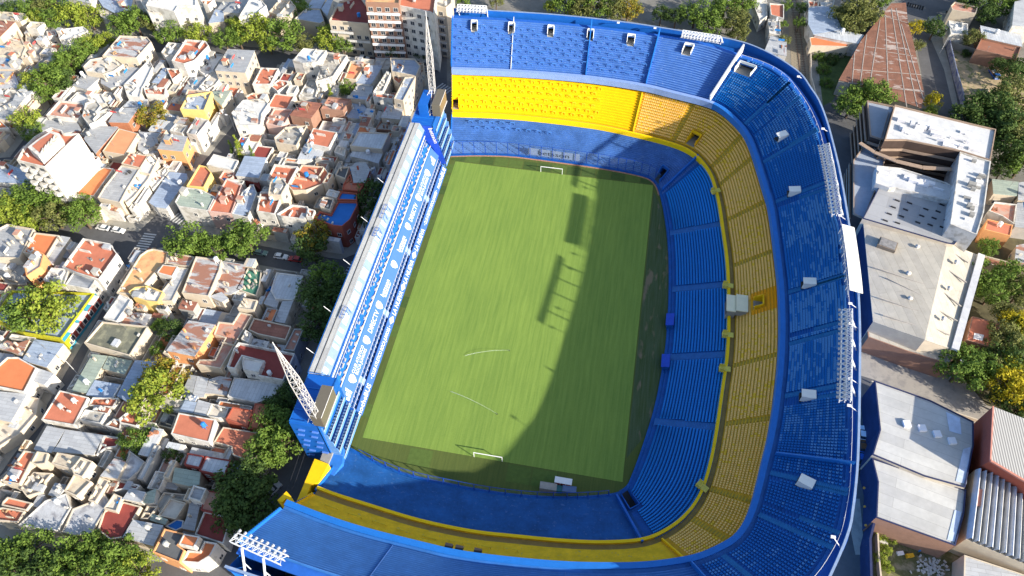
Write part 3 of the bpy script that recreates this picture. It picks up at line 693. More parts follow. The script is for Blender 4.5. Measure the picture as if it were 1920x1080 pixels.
fx0, fz0, fx1, fz1 = -37.35, 6.7, -39.75, 9.7
m = MB().hexa([(fx0, YA, fz0), (fx0, YB, fz0), (fx0-.3, YB, fz0-.3), (fx0-.3, YA, fz0-.3), (fx1, YA, fz1), (fx1, YB, fz1), (fx1-.3, YB, fz1-.3), (fx1-.3, YA, fz1-.3)])
fas = bs.part('fascia', m, fas_m)
fas_n = Vector((3, 0, 2.4)).normalized(); fas_u = Vector((fx1-fx0, 0, fz1-fz0)).normalized()
UY = Vector((0, 1, 0))
def on_fas(y, v, lift=.03): q = Vector((fx0, y, fz0))+fas_u*v+fas_n*lift; return q
def fas_text(t, y, v, h, sq=1.0, bold=.006): bs.part('lettering', text_mb(t, on_fas(y, v), UY, fas_u, h, .0, sq, 'CENTER', bold), let_m, fas)
def pix_y(px, py, z, x): # survey helper: y of the point seen at a pixel on the plane of constant x
    d = (px-960)*_r-(py-540)*_u+FOC*_w; t = (x-CAM.x)/d.x; return CAM.y+t*d.y
def crest(y, big=1.0):
    m = MB(); c = on_fas(y, 1.95, .03); pts = []
    for u, v in ((-1.25, 0), (-1.05, .95), (0, 1.2), (1.05, .95), (1.25, 0), (.9, -.9), (0, -1.6), (-.9, -.9)):
        pts.append(c+UY*u*.95*big+fas_u*v*.95*big)
    m.face(pts, 0)
    for s_, mi in ((.62, 1), (.42, 0)): m.face([c+fas_n*.02*(1+(mi == 0))+(p-c)*s_ for p in pts], mi)
    bs.part('crest', m, [let_m, mat('crest pink outline', (.75, .45, .38), .6)], fas)
for y in (-37.0,): pass
crests = [pix_y(px, py, 8, -38.5) for px, py in ((659, 705), (685, 630), (709, 564), (738, 491), (764, 419), (784, 366), (801, 320))]
for y in crests: crest(y)
for (px, py), t in (((671, 667), 'CLUB'), ((699, 598), 'DIRECTV'), ((721, 532), 'betsson'), ((751, 446), 'betsson'), ((774, 393), 'DIRECTV'), ((793, 344), 'CLUB')):
    y = pix_y(px, py, 8, -38.5)
    if t == 'CLUB': fas_text('CLUB ATLETICO', y, 1.95, .95, .9); fas_text('BOCA JUNIORS', y, .75, .95, .9)
    elif t == 'DIRECTV': fas_text(t, y, 1.1, 1.55, .85)
    else: fas_text(t, y, 1.35, 1.5, .95); bs.part('lettering', MB().face([on_fas(y-2.6, .75), on_fas(y+2.6, .75), on_fas(y+2.6, 1.05), on_fas(y-2.6, 1.05)]), let_m, fas)
for y in (pix_y(650, 737, 8, -38.5), pix_y(810, 300, 8, -38.5)):      # three bar mark
    m = MB()
    for i, l in enumerate((.9, 1.5, 2.1)):
        y0 = y-1.4+i*1.0; m.face([on_fas(y0, .6), on_fas(y0+.7, .6), on_fas(y0+.7, .6+l*1.15), on_fas(y0, .6+l)])
    bs.part('bar_emblem', m, let_m, fas)
# lettering on the lower banner
bn_u = Vector((-1.3, 0, 1.8)).normalized(); bn_n = Vector((1.8, 0, 1.3)).normalized()
def ban_text(t, px, py, h=1.35, v=.35, sq=1.0, bold=.02, L_=None):
    y = pix_y(px, py, 1.7, -35.9)
    if L_:
        key = (t, bold); text_mb(t, (0, 0, 0), UY, bn_u, 1, bold=bold); vs = FONT[key][0]; wd = (max(a[0] for a in vs)-min(a[0] for a in vs))/.72*h; sq = L_/wd
    bs.part('lettering', text_mb(t, Vector((-35.2, y, .8))+bn_u*v+bn_n*.03, UY, bn_u, h, 0, sq, 'CENTER', bold), let_m, ban)
def span(a, b): return abs(pix_y(*a, 1.7, -35.9)-pix_y(*b, 1.7, -35.9))
for t, a, b in (('nocheBUS', (671, 773), (692, 716)), ('• CLUB ATLETICO BOCA JUNIORS •', (695, 707), (731, 608)), ('LA NUEVA', (737, 588), (753, 545)), ('LA NUEVA', (757, 526), (773, 486)), ('LA NUEVA', (779, 468), (794, 431)),
                ('• CLUB ATLETICO BOCA JUNIORS •', (796, 425), (819, 357)), ('nocheBUS', (820, 352), (833, 313))):
    ban_text(t, (a[0]+b[0])/2, (a[1]+b[1])/2, 1.45 if 'CLUB' not in t else 1.15, .4 if 'CLUB' not in t else .55, L_=span(a, b)*.97, bold=.008)
for px, py in ((733, 597), (755, 535), (776, 477)):
    y = pix_y(px, py, 1.7, -35.9); c = Vector((-35.2, y, .8))+bn_u*1.1+bn_n*.03; m = MB()
    for s_, mi, l in ((1, 0, 0), (.62, 1, .02), (.35, 0, .04)): m.face([c+bn_n*l+UY*u*s_+bn_u*v*s_ for u, v in ((-1.5, 0), (0, -.85), (1.5, 0), (0, .85))], mi)
    bs.part('diamond_emblem', m, [let_m, ban_m], ban)
# table terrace above the fascia
m = MB(); strip(m, [(-39.75, 9.7), (-39.75, 10.6), (-39.95, 10.6), (-39.95, 9.9), (-41.2, 12.0)], YA, YB, 0)
m.box(-39.85, (YA+YB)/2, 10.6, .28, YB-YA, .1, mi=1); bs.part('terrace_floor', m, [blue, let_m])
y = YA+1.2; rr = random.Random(2); m = MB(); m2 = MB()
while y < YB-1:
    m.box(-40.25, y, 10.5, .4, rr.uniform(.5, .9), .5, rr.uniform(-.5, .5)); (m.box(-40.85, y+rr.uniform(.4, 1.4), 11.6, .3, rr.uniform(.4, 1.5), .4) if rr.random() < .75 else None)
    m2.box(-40.05, y+.4, 10.35, .2, 1.2, .5); y += rr.uniform(1.8, 3.4)
bs.part('terrace_table', m, mat('worn white tables', (.42, .43, .46), .6, .2, 2))['kind'] = 'stuff'; bs.part('counter', m2, tan_m)['kind'] = 'stuff'
m = MB(); m.beam((-41.15, YA, 13.1), (-41.15, YB, 13.1), .08)
y = YA
while y < YB: m.beam((-41.15, y, 11.8), (-41.15, y, 13.1), .08); y += 1.6
bs.part('handrail', m, white_m)
# glazed wall with mullions
m = MB(); strip(m, [(-41.3, 12.0), (-41.35, 17.2)], YA, YB, 0)
y = YA; i = 0
while y < YB: m.box(-41.28, y, 12, .12, .2, 5.2, mi=1); y += 2.35
m.box(-41.28, (YA+YB)/2, 14.4, .16, YB-YA, .5, mi=2); m.box(-41.1, (YA+YB)/2, 16.7, .5, YB-YA, .25, mi=1)
bs.part('window_wall', m, [mat('box window glass', (.03, .09, .25), .15, .3, .5, spec=.6), blue, white])
bs.part('roof', MB().hexa([(-42.5, YA, 19.4), (-42.5, YB, 19.4), (-45.6, YB, 19.1), (-45.6, YA, 19.1), (-42.5, YA, 19.75), (-42.5, YB, 19.75), (-45.6, YB, 19.6), (-45.6, YA, 19.6)]), pale_roof)
bs.part('roof_seam', MB().beam((-44.1, YA, 19.7), (-44.1, YB, 19.7), .14, .1), dark)
m = MB().hexa([(-41.1, YA, 17.1), (-41.1, YB, 17.1), (-42.5, YB, 19.4), (-42.5, YA, 19.4), (-41.1, YA, 17.3), (-41.1, YB, 17.3), (-42.5, YB, 19.7), (-42.5, YA, 19.7)])
gz = bs.part('roof_glazing', m, glaze)
y = YA+1
rr = random.Random(8)
while y < YB-2:
    L_ = rr.choice((1, 1.4, 2.4, 3.2)); u0 = rr.choice((.15, .3))
    f = lambda u: (-41.1-1.4*u, 17.33+2.38*u)
    a, b = f(u0), f(.9)
    bs.part('skylight_sheet', MB().face([(a[0], y, a[1]), (a[0], y+L_, a[1]), (b[0], y+L_, b[1]), (b[0], y, b[1])]), white, gz); y += L_+rr.choice((.9, 1.6, 3.0))
m = MB(); m.face([(-45.5, YA, 0), (-45.5, YB, 0), (-45.5, YB, 19), (-45.5, YA, 19)]); m.face([(-45.5, YB, 0), (-36.5, YB, 0), (-36.5, YB, 2), (-41.3, YB, 12), (-41.3, YB, 18), (-45.5, YB, 19)]); m.face([(-45.5, YA, 0), (-36.5, YA, 0), (-36.5, YA, 2), (-41.3, YA, 12), (-41.3, YA, 18), (-45.5, YA, 19)])
bs.part('rear_wall', m, blue)
m = MB(); m.beam((-45.8, YA, 19.6), (-45.8, YB, 19.6), .1)
y = YA
while y < YB: m.beam((-45.7, y, 18.4), (-45.8, y, 19.6), .08); y += 2
bs.part('gutter_rail', m, blue)
for y in (-41, -28, -12, 4, 20): bs.part('flag_pole', MB().beam((-45.6, y, 18.6), (-48.2, y+.6, 20.6), .12), white_m)
for y, L_ in ((-1.5, 3), (-30, 3.5), (5.5, 5)):    # steel frames standing on the roof
    m = MB()
    for a in range(4):
        yy = y+a*L_/3; m.beam((-41.4, yy, 17.4), (-41.9, yy, 20.6), .09); m.beam((-41.9, yy, 20.6), (-43.2, yy, 20.2), .08); m.beam((-41.5, yy, 18.2), (-43.2, yy+.8, 20.2), .06)
    m.beam((-41.9, y, 20.6), (-41.9, y+L_, 20.6), .1); m.beam((-43.2, y, 20.2), (-43.2, y+L_, 20.2), .1)
    bs.part('roof_frame', m, blue)
# ------------------------------------------------------------------ corner towers with screens and masts
screen_m = mat('switched off screen cladding', (0.13, 0.115, 0.09), 0.6, 0.06, 2)
def tower(ys, yc, y0, y1, lab, mast_base, mast_top, lab2, lab3):
    t = Thing('corner_tower', lab, 'tower', (-40, yc, 0), 'corner towers of the stand of boxes')
    m = MB(); m.box(-41.9, (y0+y1)/2, 0, 7.2, y1-y0, 19.2, mi=0); t.part('core', m, [blue])
    m = MB()
    for i in range(-1, 2): m.beam((-45.2, (y0+y1)/2+i*3, 19.3), (-39, (y0+y1)/2+i*3, 19.4), .25)
    for a in (y0+.2, y1-.2): m.beam((-45.2, a, 20.2), (-40, a, 20.2), .12)
    m.beam((-45.2, y0, 20.2), (-45.2, y1, 20.2), .12); t.part('roof_frame', m, blue_lt)
    # louvre lips on the outer end wall
    ye = y0 if ys < 0 else y1; m = MB()
    for i in range(6):
        for j in range(2): t.part('louvre', MB().box(-43.8+j*3.4+(i % 2)*.8, ye+ys*.15, 2.5+i*2.8, 1.6, .5, .25), mat('pale louvre', (.10, .22, .6), .5))
    # stepped boxes looking over the corner of the pitch
    bx = MB(); rl = MB(); cc = MB()
    for i in range(5):
        z = 1.5+i*3.3; xf = -35.4-i*.62; a, b = (y0+.5, y1-.3)
        if ys < 0: a, b = y0+.3+i*.1, y1-.6-i*.3
        else: a, b = y0+.6+i*.3, y1-.3
        bx.box((xf-38.3)/2, (a+b)/2, z-.25, abs(xf+38.3), b-a, .25); bx.box(xf, (a+b)/2, z, .18, b-a, 1.0)
        bx.box((xf-38.3)/2, a if ys < 0 else b, z, abs(xf+38.3), .15, 3.0)
        rl.beam((xf, a, z+1.15), (xf, b, z+1.15), .1)
        y = a+.5
        while y < b-.3: cc.box(xf-.55, y, z+.1, .5, .5, .8, rr.uniform(-.2, .2)); y += .85
    t.part('balcony', bx, mat('balcony pale blue', (.13, .30, .62), .6, .1)); t.part('handrail', rl, white_m); t.part('box_chairs', cc, cyan_m)['kind'] = 'stuff'
    t.part('inner_wall', MB().box(-38.4, (y0+y1)/2, 0, .3, y1-y0, 19.3), blue_dk)
    # pitch-facing screen
    s = Thing('screen', lab2, 'screen', (-38, yc, 19.6), 'scoreboard screens in the corners'); a, b = (y0+.2, y0+8.6) if ys < 0 else (y1-8.2, y1-.2)
    s.part('housing', MB().box(-37.9, (a+b)/2, 19.7, 2.6, b-a, 4.6), screen_m); s.part('display_panel', MB().box(-36.55, (a+b)/2, 19.9, .12, b-a-.4, 4.2), mat('unlit display', (.115, .10, .08), .35, .05, 3, spec=.5))
    s.part('rim_frame', MB().beam((-36.45, a, 19.75), (-36.45, b, 19.75), .18).beam((-36.45, a, 24.3), (-36.45, b, 24.3), .1), let_m)
    m = MB()
    for i in range(9):
        y = a+.5+i*(b-a-1)/8; m.beam((-39.3, y, 19.4), (-39.3, y, 24.2), .1); m.beam((-39.3, y, 24.2), (-41, y, 19.6), .08); m.beam((-39.3, y, 22), (-40.2, y, 22), .08)
    for z in (20.6, 22.2, 23.8): m.beam((-39.4, a, z), (-39.4, b, z), .1)
    s.part('support_frame', m, white_m)
    # lattice mast
    B, T_ = Vector(mast_base), Vector(mast_top); mt = Thing('lattice_mast', lab3, 'mast', tuple(B), 'white lattice masts'); ax = (T_-B); H = ax.length; ax.normalize()
    X = ax.cross(Vector((0, 1, 0))).normalized(); Y = ax.cross(X)
    def wd(u): return (.6+.22*min(1, u/.12)) if u < .58 else .82*(1-(u-.58)/.42)+.05
    legs = MB(); lac = MB(); N = 13
    def pt(u, i, j): return B+ax*(H*u)+X*(i*wd(u))+Y*(j*wd(u))
    for n_ in range(N):
        u, v = n_/N, (n_+1)/N; cs = ((-1, -1), (1, -1), (1, 1), (-1, 1))
        for k_ in range(4):
            i, j = cs[k_]; i2, j2 = cs[(k_+1) % 4]
            legs.beam(pt(u, i, j), pt(v, i, j), .15)
            lac.beam(pt(u, i, j), pt(v, i2, j2), .1); lac.beam(pt(v, i, j), pt(v, i2, j2), .09)
    mt.part('leg', legs, mat('weathered mast steel', (.50, .49, .49), .5, .1)); mt.part('lacing', lac, mat("weathered mast steel", (0,0,0)))
    tip = MB().beam(T_, T_+ax*2, .12); mt.part('tip', tip, white_m)
    g = MB().beam(B+ax*H*.22, (-44.6, (y0+y1)/2, 19.6), .14).beam(B+ax*H*.22, (-40.2, (y0+y1)/2-2*ys, 19.6), .14); mt.part('stay', g, white_m)
    return t
tS = tower(-1, -54, -60.2, -46.6, 'blue corner tower with stepped boxes beside the near end of the box stand', (-38.6, -58.9, 19.3), (-38.2, -61.0, 55.5), 'brown grey backed screen on the near corner tower', 'white lattice mast rising from the near corner tower')
tN = tower(1, 53, 47.7, 60.0, 'blue corner tower with stepped boxes beside the far end of the box stand', (-40.6, 58.0, 19.3), (-40.0, 59.3, 50.5), 'brown grey backed screen on the far corner tower', 'white lattice mast rising from the far corner tower')
tN.part('equipment_box', MB().box(-42.2, 55.5, 19.2, 3.0, 7.5, 4.6), blue)
m = MB(); yw = 47.62
pl = [(-41.6, 19.2), (-38.6, 19.2), (-35.0, 3.4), (-36.9, 3.4), (-39.0, 9.9), (-41.6, 13.5)]
m.face([(x, yw-.3, z) for x, z in pl], 0); sw = tN.part('side_board', m, bt_m)
dn = Vector((3.0, 0, -13)).normalized(); tN.part('lettering', text_mb('betsson', (-39.75, yw-.36, 18.3), dn, Vector((.97, 0, .22)), 1.5, .0, 1.0, 'LEFT', .02), let_m, sw)
# ------------------------------------------------------------------ floodlight racks on the rim
def rack(pts, z, base, width, lab, tiltz=1.1, n_l=16, col=white_m):
    a, b = Vector(pts[0]), Vector(pts[-1]); t = Thing('floodlight_rack', lab, 'floodlights', (a.x, a.y, z), 'floodlight racks on the stadium rim')
    fr = MB(); lamp_o = []
    pts3 = [Vector((p[0], p[1], z)) for p in pts]
    for p, q in zip(pts3, pts3[1:]):
        d = (q-p).normalized(); nn = Vector((-d.y, d.x, 0))
        if nn.dot(Vector((-p.x, -p.y, 0))) < 0: nn = -nn
        up = Vector((0, 0, 1)); lo = [nn*0, nn*(width*.5)+up*(-tiltz*.5), nn*width+up*(-tiltz)]
        for o in lo: fr.beam(p+o, q+o, .16); fr.beam(p+o-up*.7, q+o-up*.7, .13)
        L_ = (q-p).length; k = max(1, round(L_/1.2))
        for i in range(k):
            u, v = p.lerp(q, i/k), p.lerp(q, (i+1)/k)
            fr.beam(u+lo[0], v+lo[2], .1); fr.beam(u+lo[2], v+lo[0], .1); fr.beam(u+lo[0], u+lo[2], .12); fr.beam(u+lo[0]-up*.7, v+lo[0], .09); fr.beam(u+lo[2], v+lo[2]-up*.7, .09)
            for o in (lo[2]+nn*.15, lo[1]): lamp_o.append((u+o, nn))
    t.part('frame', fr, col)
    for c, nn in lamp_o[:n_l*2]:
        m = MB(); d = (nn+Vector((0, 0, -.7))).normalized(); o = c+d*.1; X = d.cross(Vector((0, 0, 1))).normalized(); Y = d.cross(X)
        ring = [[o+d*h+(X*math.cos(2*PI*i/8)+Y*math.sin(2*PI*i/8))*r for i in range(8)] for h, r in ((0, .2), (.5, .36))]
        for i in range(8): m.face([ring[0][i], ring[0][(i+1) % 8], ring[1][(i+1) % 8], ring[1][i]], 0)
        m.face(ring[0], 0); m.face(ring[1], 1); t.part('floodlight', m, [mat('lamp housing', (.40, .41, .43), .35), mat('lamp glass', (.75, .78, .8), .1)])
    for bx_, by, px_, py_ in base:
        m = MB().beam((bx_, by, 28.8), (px_, py_, z-.4), .32)
        m.beam((bx_*.985, by*.985, 29), (bx_*.5+px_*.5, by*.5+py_*.5, (28.8+z)/2), .16); t.part('post', m, col)
    return t
def along(k, off, pxa, pxb, z, n):
    sa = s_of(k, *P(*pxa, z)[:2]); sb_ = s_of(k, *P(*pxb, z)[:2]); return [at(k, sa+(sb_-sa)*i/n, off) for i in range(n+1)]
for k, (pa, pb, lab) in enumerate((((1548, 268), (1582, 400), 'long curved white floodlight rack on the rim above the right corner seats'), ((1598, 578), (1600, 756), 'straight white floodlight rack on the rim near midfield, the longest one'))):
    pp = along('R', -2.6, pa, pb, 33.5, 8); bb = along('R', -.2, pa, pb, 33.5, 8)
    rack([(p.x, p.y) for p in pp], 33.5, [(b_.x, b_.y, p_.x, p_.y) for p_, b_ in list(zip(pp, bb))[1::2]], 2.0, lab, n_l=60)
pp = along('R', -3.2, (1288, 50), (1362, 62), 33, 4); bb = along('R', -.2, (1288, 50), (1362, 62), 33, 4)
rack([(p.x, p.y) for p in pp], 33, [(b_.x, b_.y, p_.x, p_.y) for p_, b_ in list(zip(pp, bb))[::2]], 1.6, 'short white floodlight rack on the far rim above the terrace corner', n_l=30)
pp = along('R', -2.0, (856, 12), (912, 16), 33, 3); bb = along('R', -.2, (856, 12), (912, 16), 33, 3)
rack([(p.x, p.y) for p in pp], 33.5, [(b_.x, b_.y, p_.x, p_.y) for p_, b_ in list(zip(pp, bb))[::3]], 1.6, 'white floodlight rack at the far left end of the rim', n_l=24)
rack([(-40.0, -93.3), (-28.9, -95.6)], 36.8, [(-37.6, -97.2, -37.3, -94.0), (-33.2, -97.8, -32.6, -95.0)], 2.1, 'white floodlight rack on two tall posts at the near left end of the rim', n_l=40)
# white roofed cabin on the rim
sa, sb_ = s_of('R', *P(1600, 424, 33)[:2]), s_of('R', *P(1614, 552, 32)[:2])
cab_glass = glass.copy(); cab_glass.name = 'cabin glass'; cab_glass.node_tree.nodes['Principled BSDF'].inputs['Alpha'].default_value = .3
cb = Thing('rim_cabin', 'long white roofed cabin on the stadium rim beside the floodlight rack', 'cabin', (at('R', sa).x, at('R', sa).y, 30)); m = MB(); m4 = MB(); r_ = MB(); w2 = MB()
N = 8
for i in range(N):
    a, b = sa+(sb_-sa)*i/N, sa+(sb_-sa)*(i+1)/N; p, q = at('R', a, -2.9), at('R', b, -2.9); p2_, q2 = at('R', a, .4), at('R', b, .4)
    r_.hexa([(p.x, p.y, 32.9), (q.x, q.y, 32.9), (q2.x, q2.y, 32.2), (p2_.x, p2_.y, 32.2), (p.x, p.y, 33.1), (q.x, q.y, 33.1), (q2.x, q2.y, 32.4), (p2_.x, p2_.y, 32.4)])
    p, q = at('R', a, -2.6), at('R', b, -2.6); m.face([(p.x, p.y, 29.3), (q.x, q.y, 29.3), (q.x, q.y, 32.9), (p.x, p.y, 32.9)]); w2.beam((p.x, p.y, 29.3), (p.x, p.y, 32.9), .12); w2.beam((p.x, p.y, 31), (q.x, q.y, 31), .1)
    p, q = at('R', a, .1), at('R', b, .1); m4.face([(p.x, p.y, 29.3), (q.x, q.y, 29.3), (q.x, q.y, 32.3), (p.x, p.y, 32.3)])
cb.part('roof', r_, mat('off white cabin roof', (.72, .70, .66), .5, .04)); cb.part('glazed_wall', m, cab_glass); cb.part('glazed_wall', m4, cab_glass); cb.part('mullion', w2, white_m)
# small lamps and poles on the rim
for px, py in ((1505, 140), (1538, 240), (1589, 408), (1603, 572), (1608, 612), (1607, 716), (1604, 767), (1570, 1020), (1160, 33), (1232, 43)):
    s = s_of('R', *P(px, py, 31)[:2]); q = at('R', s, -.2); d = ray(s)[1]; r2 = q-d*2.2; m = MB().beam((q.x, q.y, 30), (r2.x, r2.y, 31.6), .12); m.box(r2.x, r2.y, 31.4, .9, .5, .35)
    st.part('rim_lamp', m, white_m)

# sloping slabs that close the near end of the bowl beside the street
def slab(nm, txt, z, m, lo=0):
    pl = [P(float(a.split(',')[0]), float(a.split(',')[1]), z)[:2] for a in txt.split()]; st.part(nm, MB().prism(pl, lo, z), m)
slab('end_slab', '590,860 616,870 597,905 582,910 570,944 556,940', 7.6, yel)
slab('end_ramp', '609,838 628,840 616,869 600,862', 5, grey)
slab('end_slab', '628,836 644,838 642,868 626,892 598,907 617,869', 4.4, mat('sunlit tone end slab blue', (.03, .17, .55), .55, .1))  # last blue is lightened: sun on this slab is put into its colour
slab('end_slab', '520,938 537,921 545,930 552,945 545,944 536,934 528,942', 17.5, yel, 12)

# ------------------------------------------------------------------ houses of the neighbourhood
A0 = math.radians(-3)
RM = {
 'gm': mat('grey metal roof', (.40, .41, .42), .6, .12, .5, 'sheet'), 'lm': mat('light metal roof', (.48, .49, .50), .55, .1, .5, 'sheet'),
 'bm': mat('blue grey metal roof', (.36, .43, .54), .55, .12, .5, 'sheet'), 'wm': mat('white metal roof', (.56, .58, .60), .5, .09, .5, 'sheet', ang=PI/2),
 'rm': mat('grey sheets with rust', (.50, .50, .50), .7, .15, .5, 'rusty', amount=.47, col2=(.33, .16, .11)), 'ru': mat('rust red sheets', (.36, .15, .10), .75, .2, .4, 'rusty', amount=.34, col2=(.55, .46, .42)),
 'te': mat('terracotta roof membrane', (.50, .17, .10), .85, .14, .4), 'tp': mat('faded terracotta tiles', (.50, .24, .17), .85, .2, .6, 'stain', (.42, .30, .24)),
 'or': mat('orange roof paint', (.62, .20, .08), .8, .1, .4), 'pe': mat('peach roof tiles', (.66, .30, .15), .85, .12, .4),
 'dr': mat('dark red terrace tiles', (.26, .055, .045), .8, .15, .5), 'co': mat('weathered concrete roof', (.42, .40, .36), .9, .18, .5, 'stain', (.25, .23, .20)),
 'be': mat('beige screed roof', (.58, .50, .38), .9, .14, .5, 'stain', (.42, .35, .27)), 'cr': mat('cream roof screed', (.58, .53, .45), .85, .1, .5, 'stain', (.48, .43, .36)),
 'wh': mat('white roof coating', (.62, .61, .58), .8, .06, .6, 'stain', (.55, .54, .52)), 'og': mat('olive grey felt roof', (.16, .16, .12), .9, .2, .5, 'stain', (.26, .25, .17)),
 'gg': mat('green grey sheets', (.36, .42, .35), .7, .12, .5, 'sheet'), 'dk': mat('dark grey roof', (.11, .115, .12), .8, .15, .8), 'bl': mat('blue terrace paint', (.02, .16, .50), .6, .12, .3),
 'oc': mat('ochre tiled roof', (.62, .40, .19), .85, .15, .5, 'stain', (.60, .26, .13)), 'gr': mat('green terrace', (.07, .22, .15), .8, .35, .8), 'bw': mat('brown stripes roof', (.30, .13, .08), .8, .15, .4),
 'sl': mat('stained grey slab', (.46, .47, .49), .9, .22, .25, 'stain', (.26, .26, .28)),
}
METAL = {'gm', 'lm', 'bm', 'wm', 'rm', 'ru', 'gg'}
WM = {'w': mat('white wall', (.64, .61, .56), .85, .12, .5, 'stain', (.42, .39, .34)), 'c': mat('cream wall', (.56, .48, .37), .85, .1, .5, 'stain', (.5, .42, .33)),
 'b': mat('brick wall', (.40, .16, .085), .9, .2, 1.5), 'y': mat('yellow wall', (.72, .52, .18), .8, .1), 'o': mat('orange wall', (.70, .33, .14), .85, .12), 'p': mat('pink wall', (.62, .42, .36), .85, .1),
 'g': mat('grey wall', (.36, .35, .33), .9, .15), 'n': mat('brown wall', (.30, .17, .12), .9, .15), 'd': mat('dark red wall', (.25, .05, .04), .8, .15), 'v': mat('vine covered wall', (.45, .42, .02), .9, .5, 2.5),
 'k': mat('dark blue mural wall', (.03, .038, .095), .7, .25, .3), 't': mat('teal wall', (.03, .22, .30), .8, .1), 'r': mat('red brown wall', (.36, .09, .055), .85, .12), 'a': mat('dark brown facade', (.07, .045, .035), .8, .2)}
win_m = mat('window glass dark', (.035, .045, .06), .15, .3, .6, spec=.6); frm_m = mat('window frame', (.6, .58, .55), .6)
door_m = mat('door paint', (.16, .09, .05), .6, .2); tank_m = [mat('white water tank', (.74, .74, .74), .4), mat('grey cement tank', (.42, .42, .4), .85), mat('blue water tank', (.03, .2, .55), .4)]
clut_m = [mat('loose grey stuff', (.25, .24, .23), .9, .4, 1), mat('loose pale stuff', (.6, .57, .52), .9, .3, 1), mat('loose rusty stuff', (.32, .14, .08), .9, .3, 1), mat('loose blue stuff', (.02, .2, .55), .6, .2, 1), mat('loose dark stuff', (.06, .06, .06), .9, .3, 1), mat('loose wood planks', (.38, .25, .14), .9, .3, 1)]
let_c1 = mat('bright laundry', (.55, .08, .08), .8, .3, 2)
hr = random.Random(77)
def inside(poly, x, y):
    c = False; n = len(poly)
    for i in range(n):
        (x1, y1), (x2, y2) = poly[i][:2], poly[(i+1) % n][:2]
        if (y1 > y) != (y2 > y) and x < (x2-x1)*(y-y1)/(y2-y1)+x1: c = not c
    return c
def area(p): return sum(p[i][0]*p[(i+1) % len(p)][1]-p[(i+1) % len(p)][0]*p[i][1] for i in range(len(p)))/2
def windows(t, under, a, b, z0, z1, dens=1.0, bal=False, mw=None, size=(1.1, 1.3)):
    d = Vector((b[0]-a[0], b[1]-a[1])); L_ = d.length
    if L_ < 3: return
    d.normalize(); nn = Vector((d.y, -d.x)); fl = max(1, int((z1-z0-.4)/3.0)); n = max(1, int(L_/2.9)); hgt = (z1-z0-.4)/fl
    for f in range(fl):
        for i in range(n):
            if hr.random() > dens: continue
            c = Vector(a[:2])+d*(L_*(i+.5)/n); z = z0+f*hgt+.95; w_, h_ = size; m = MB()
            def R(u0, u1, z_0, z_1, o0, o1, mi): m.hexa([(c.x+d.x*u+nn.x*o, c.y+d.y*u+nn.y*o, zz) for zz in (z_0, z_1) for u, o in ((u0, o0), (u1, o0), (u1, o1), (u0, o1))], mi)
            R(-w_/2-.1, w_/2+.1, z-.12, z, 0, .14, 1); R(-w_/2-.1, -w_/2, z, z+h_, 0, .08, 1); R(w_/2, w_/2+.1, z, z+h_, 0, .08, 1); R(-w_/2-.1, w_/2+.1, z+h_, z+h_+.1, 0, .1, 1)
            R(-w_/2, w_/2, z, z+h_, -.02, .035, 0); R(-.04, .04, z, z+h_, .03, .06, 1)
            if bal and f: R(-w_/2-.7, w_/2+.7, z-.95, z-.8, 0, 1.1, 2); R(-w_/2-.7, w_/2+.7, z-.8, z+.1, 1.0, 1.1, 2)
            t.part('window', m, [win_m, frm_m, mw or frm_m], under)
HOUSES = []
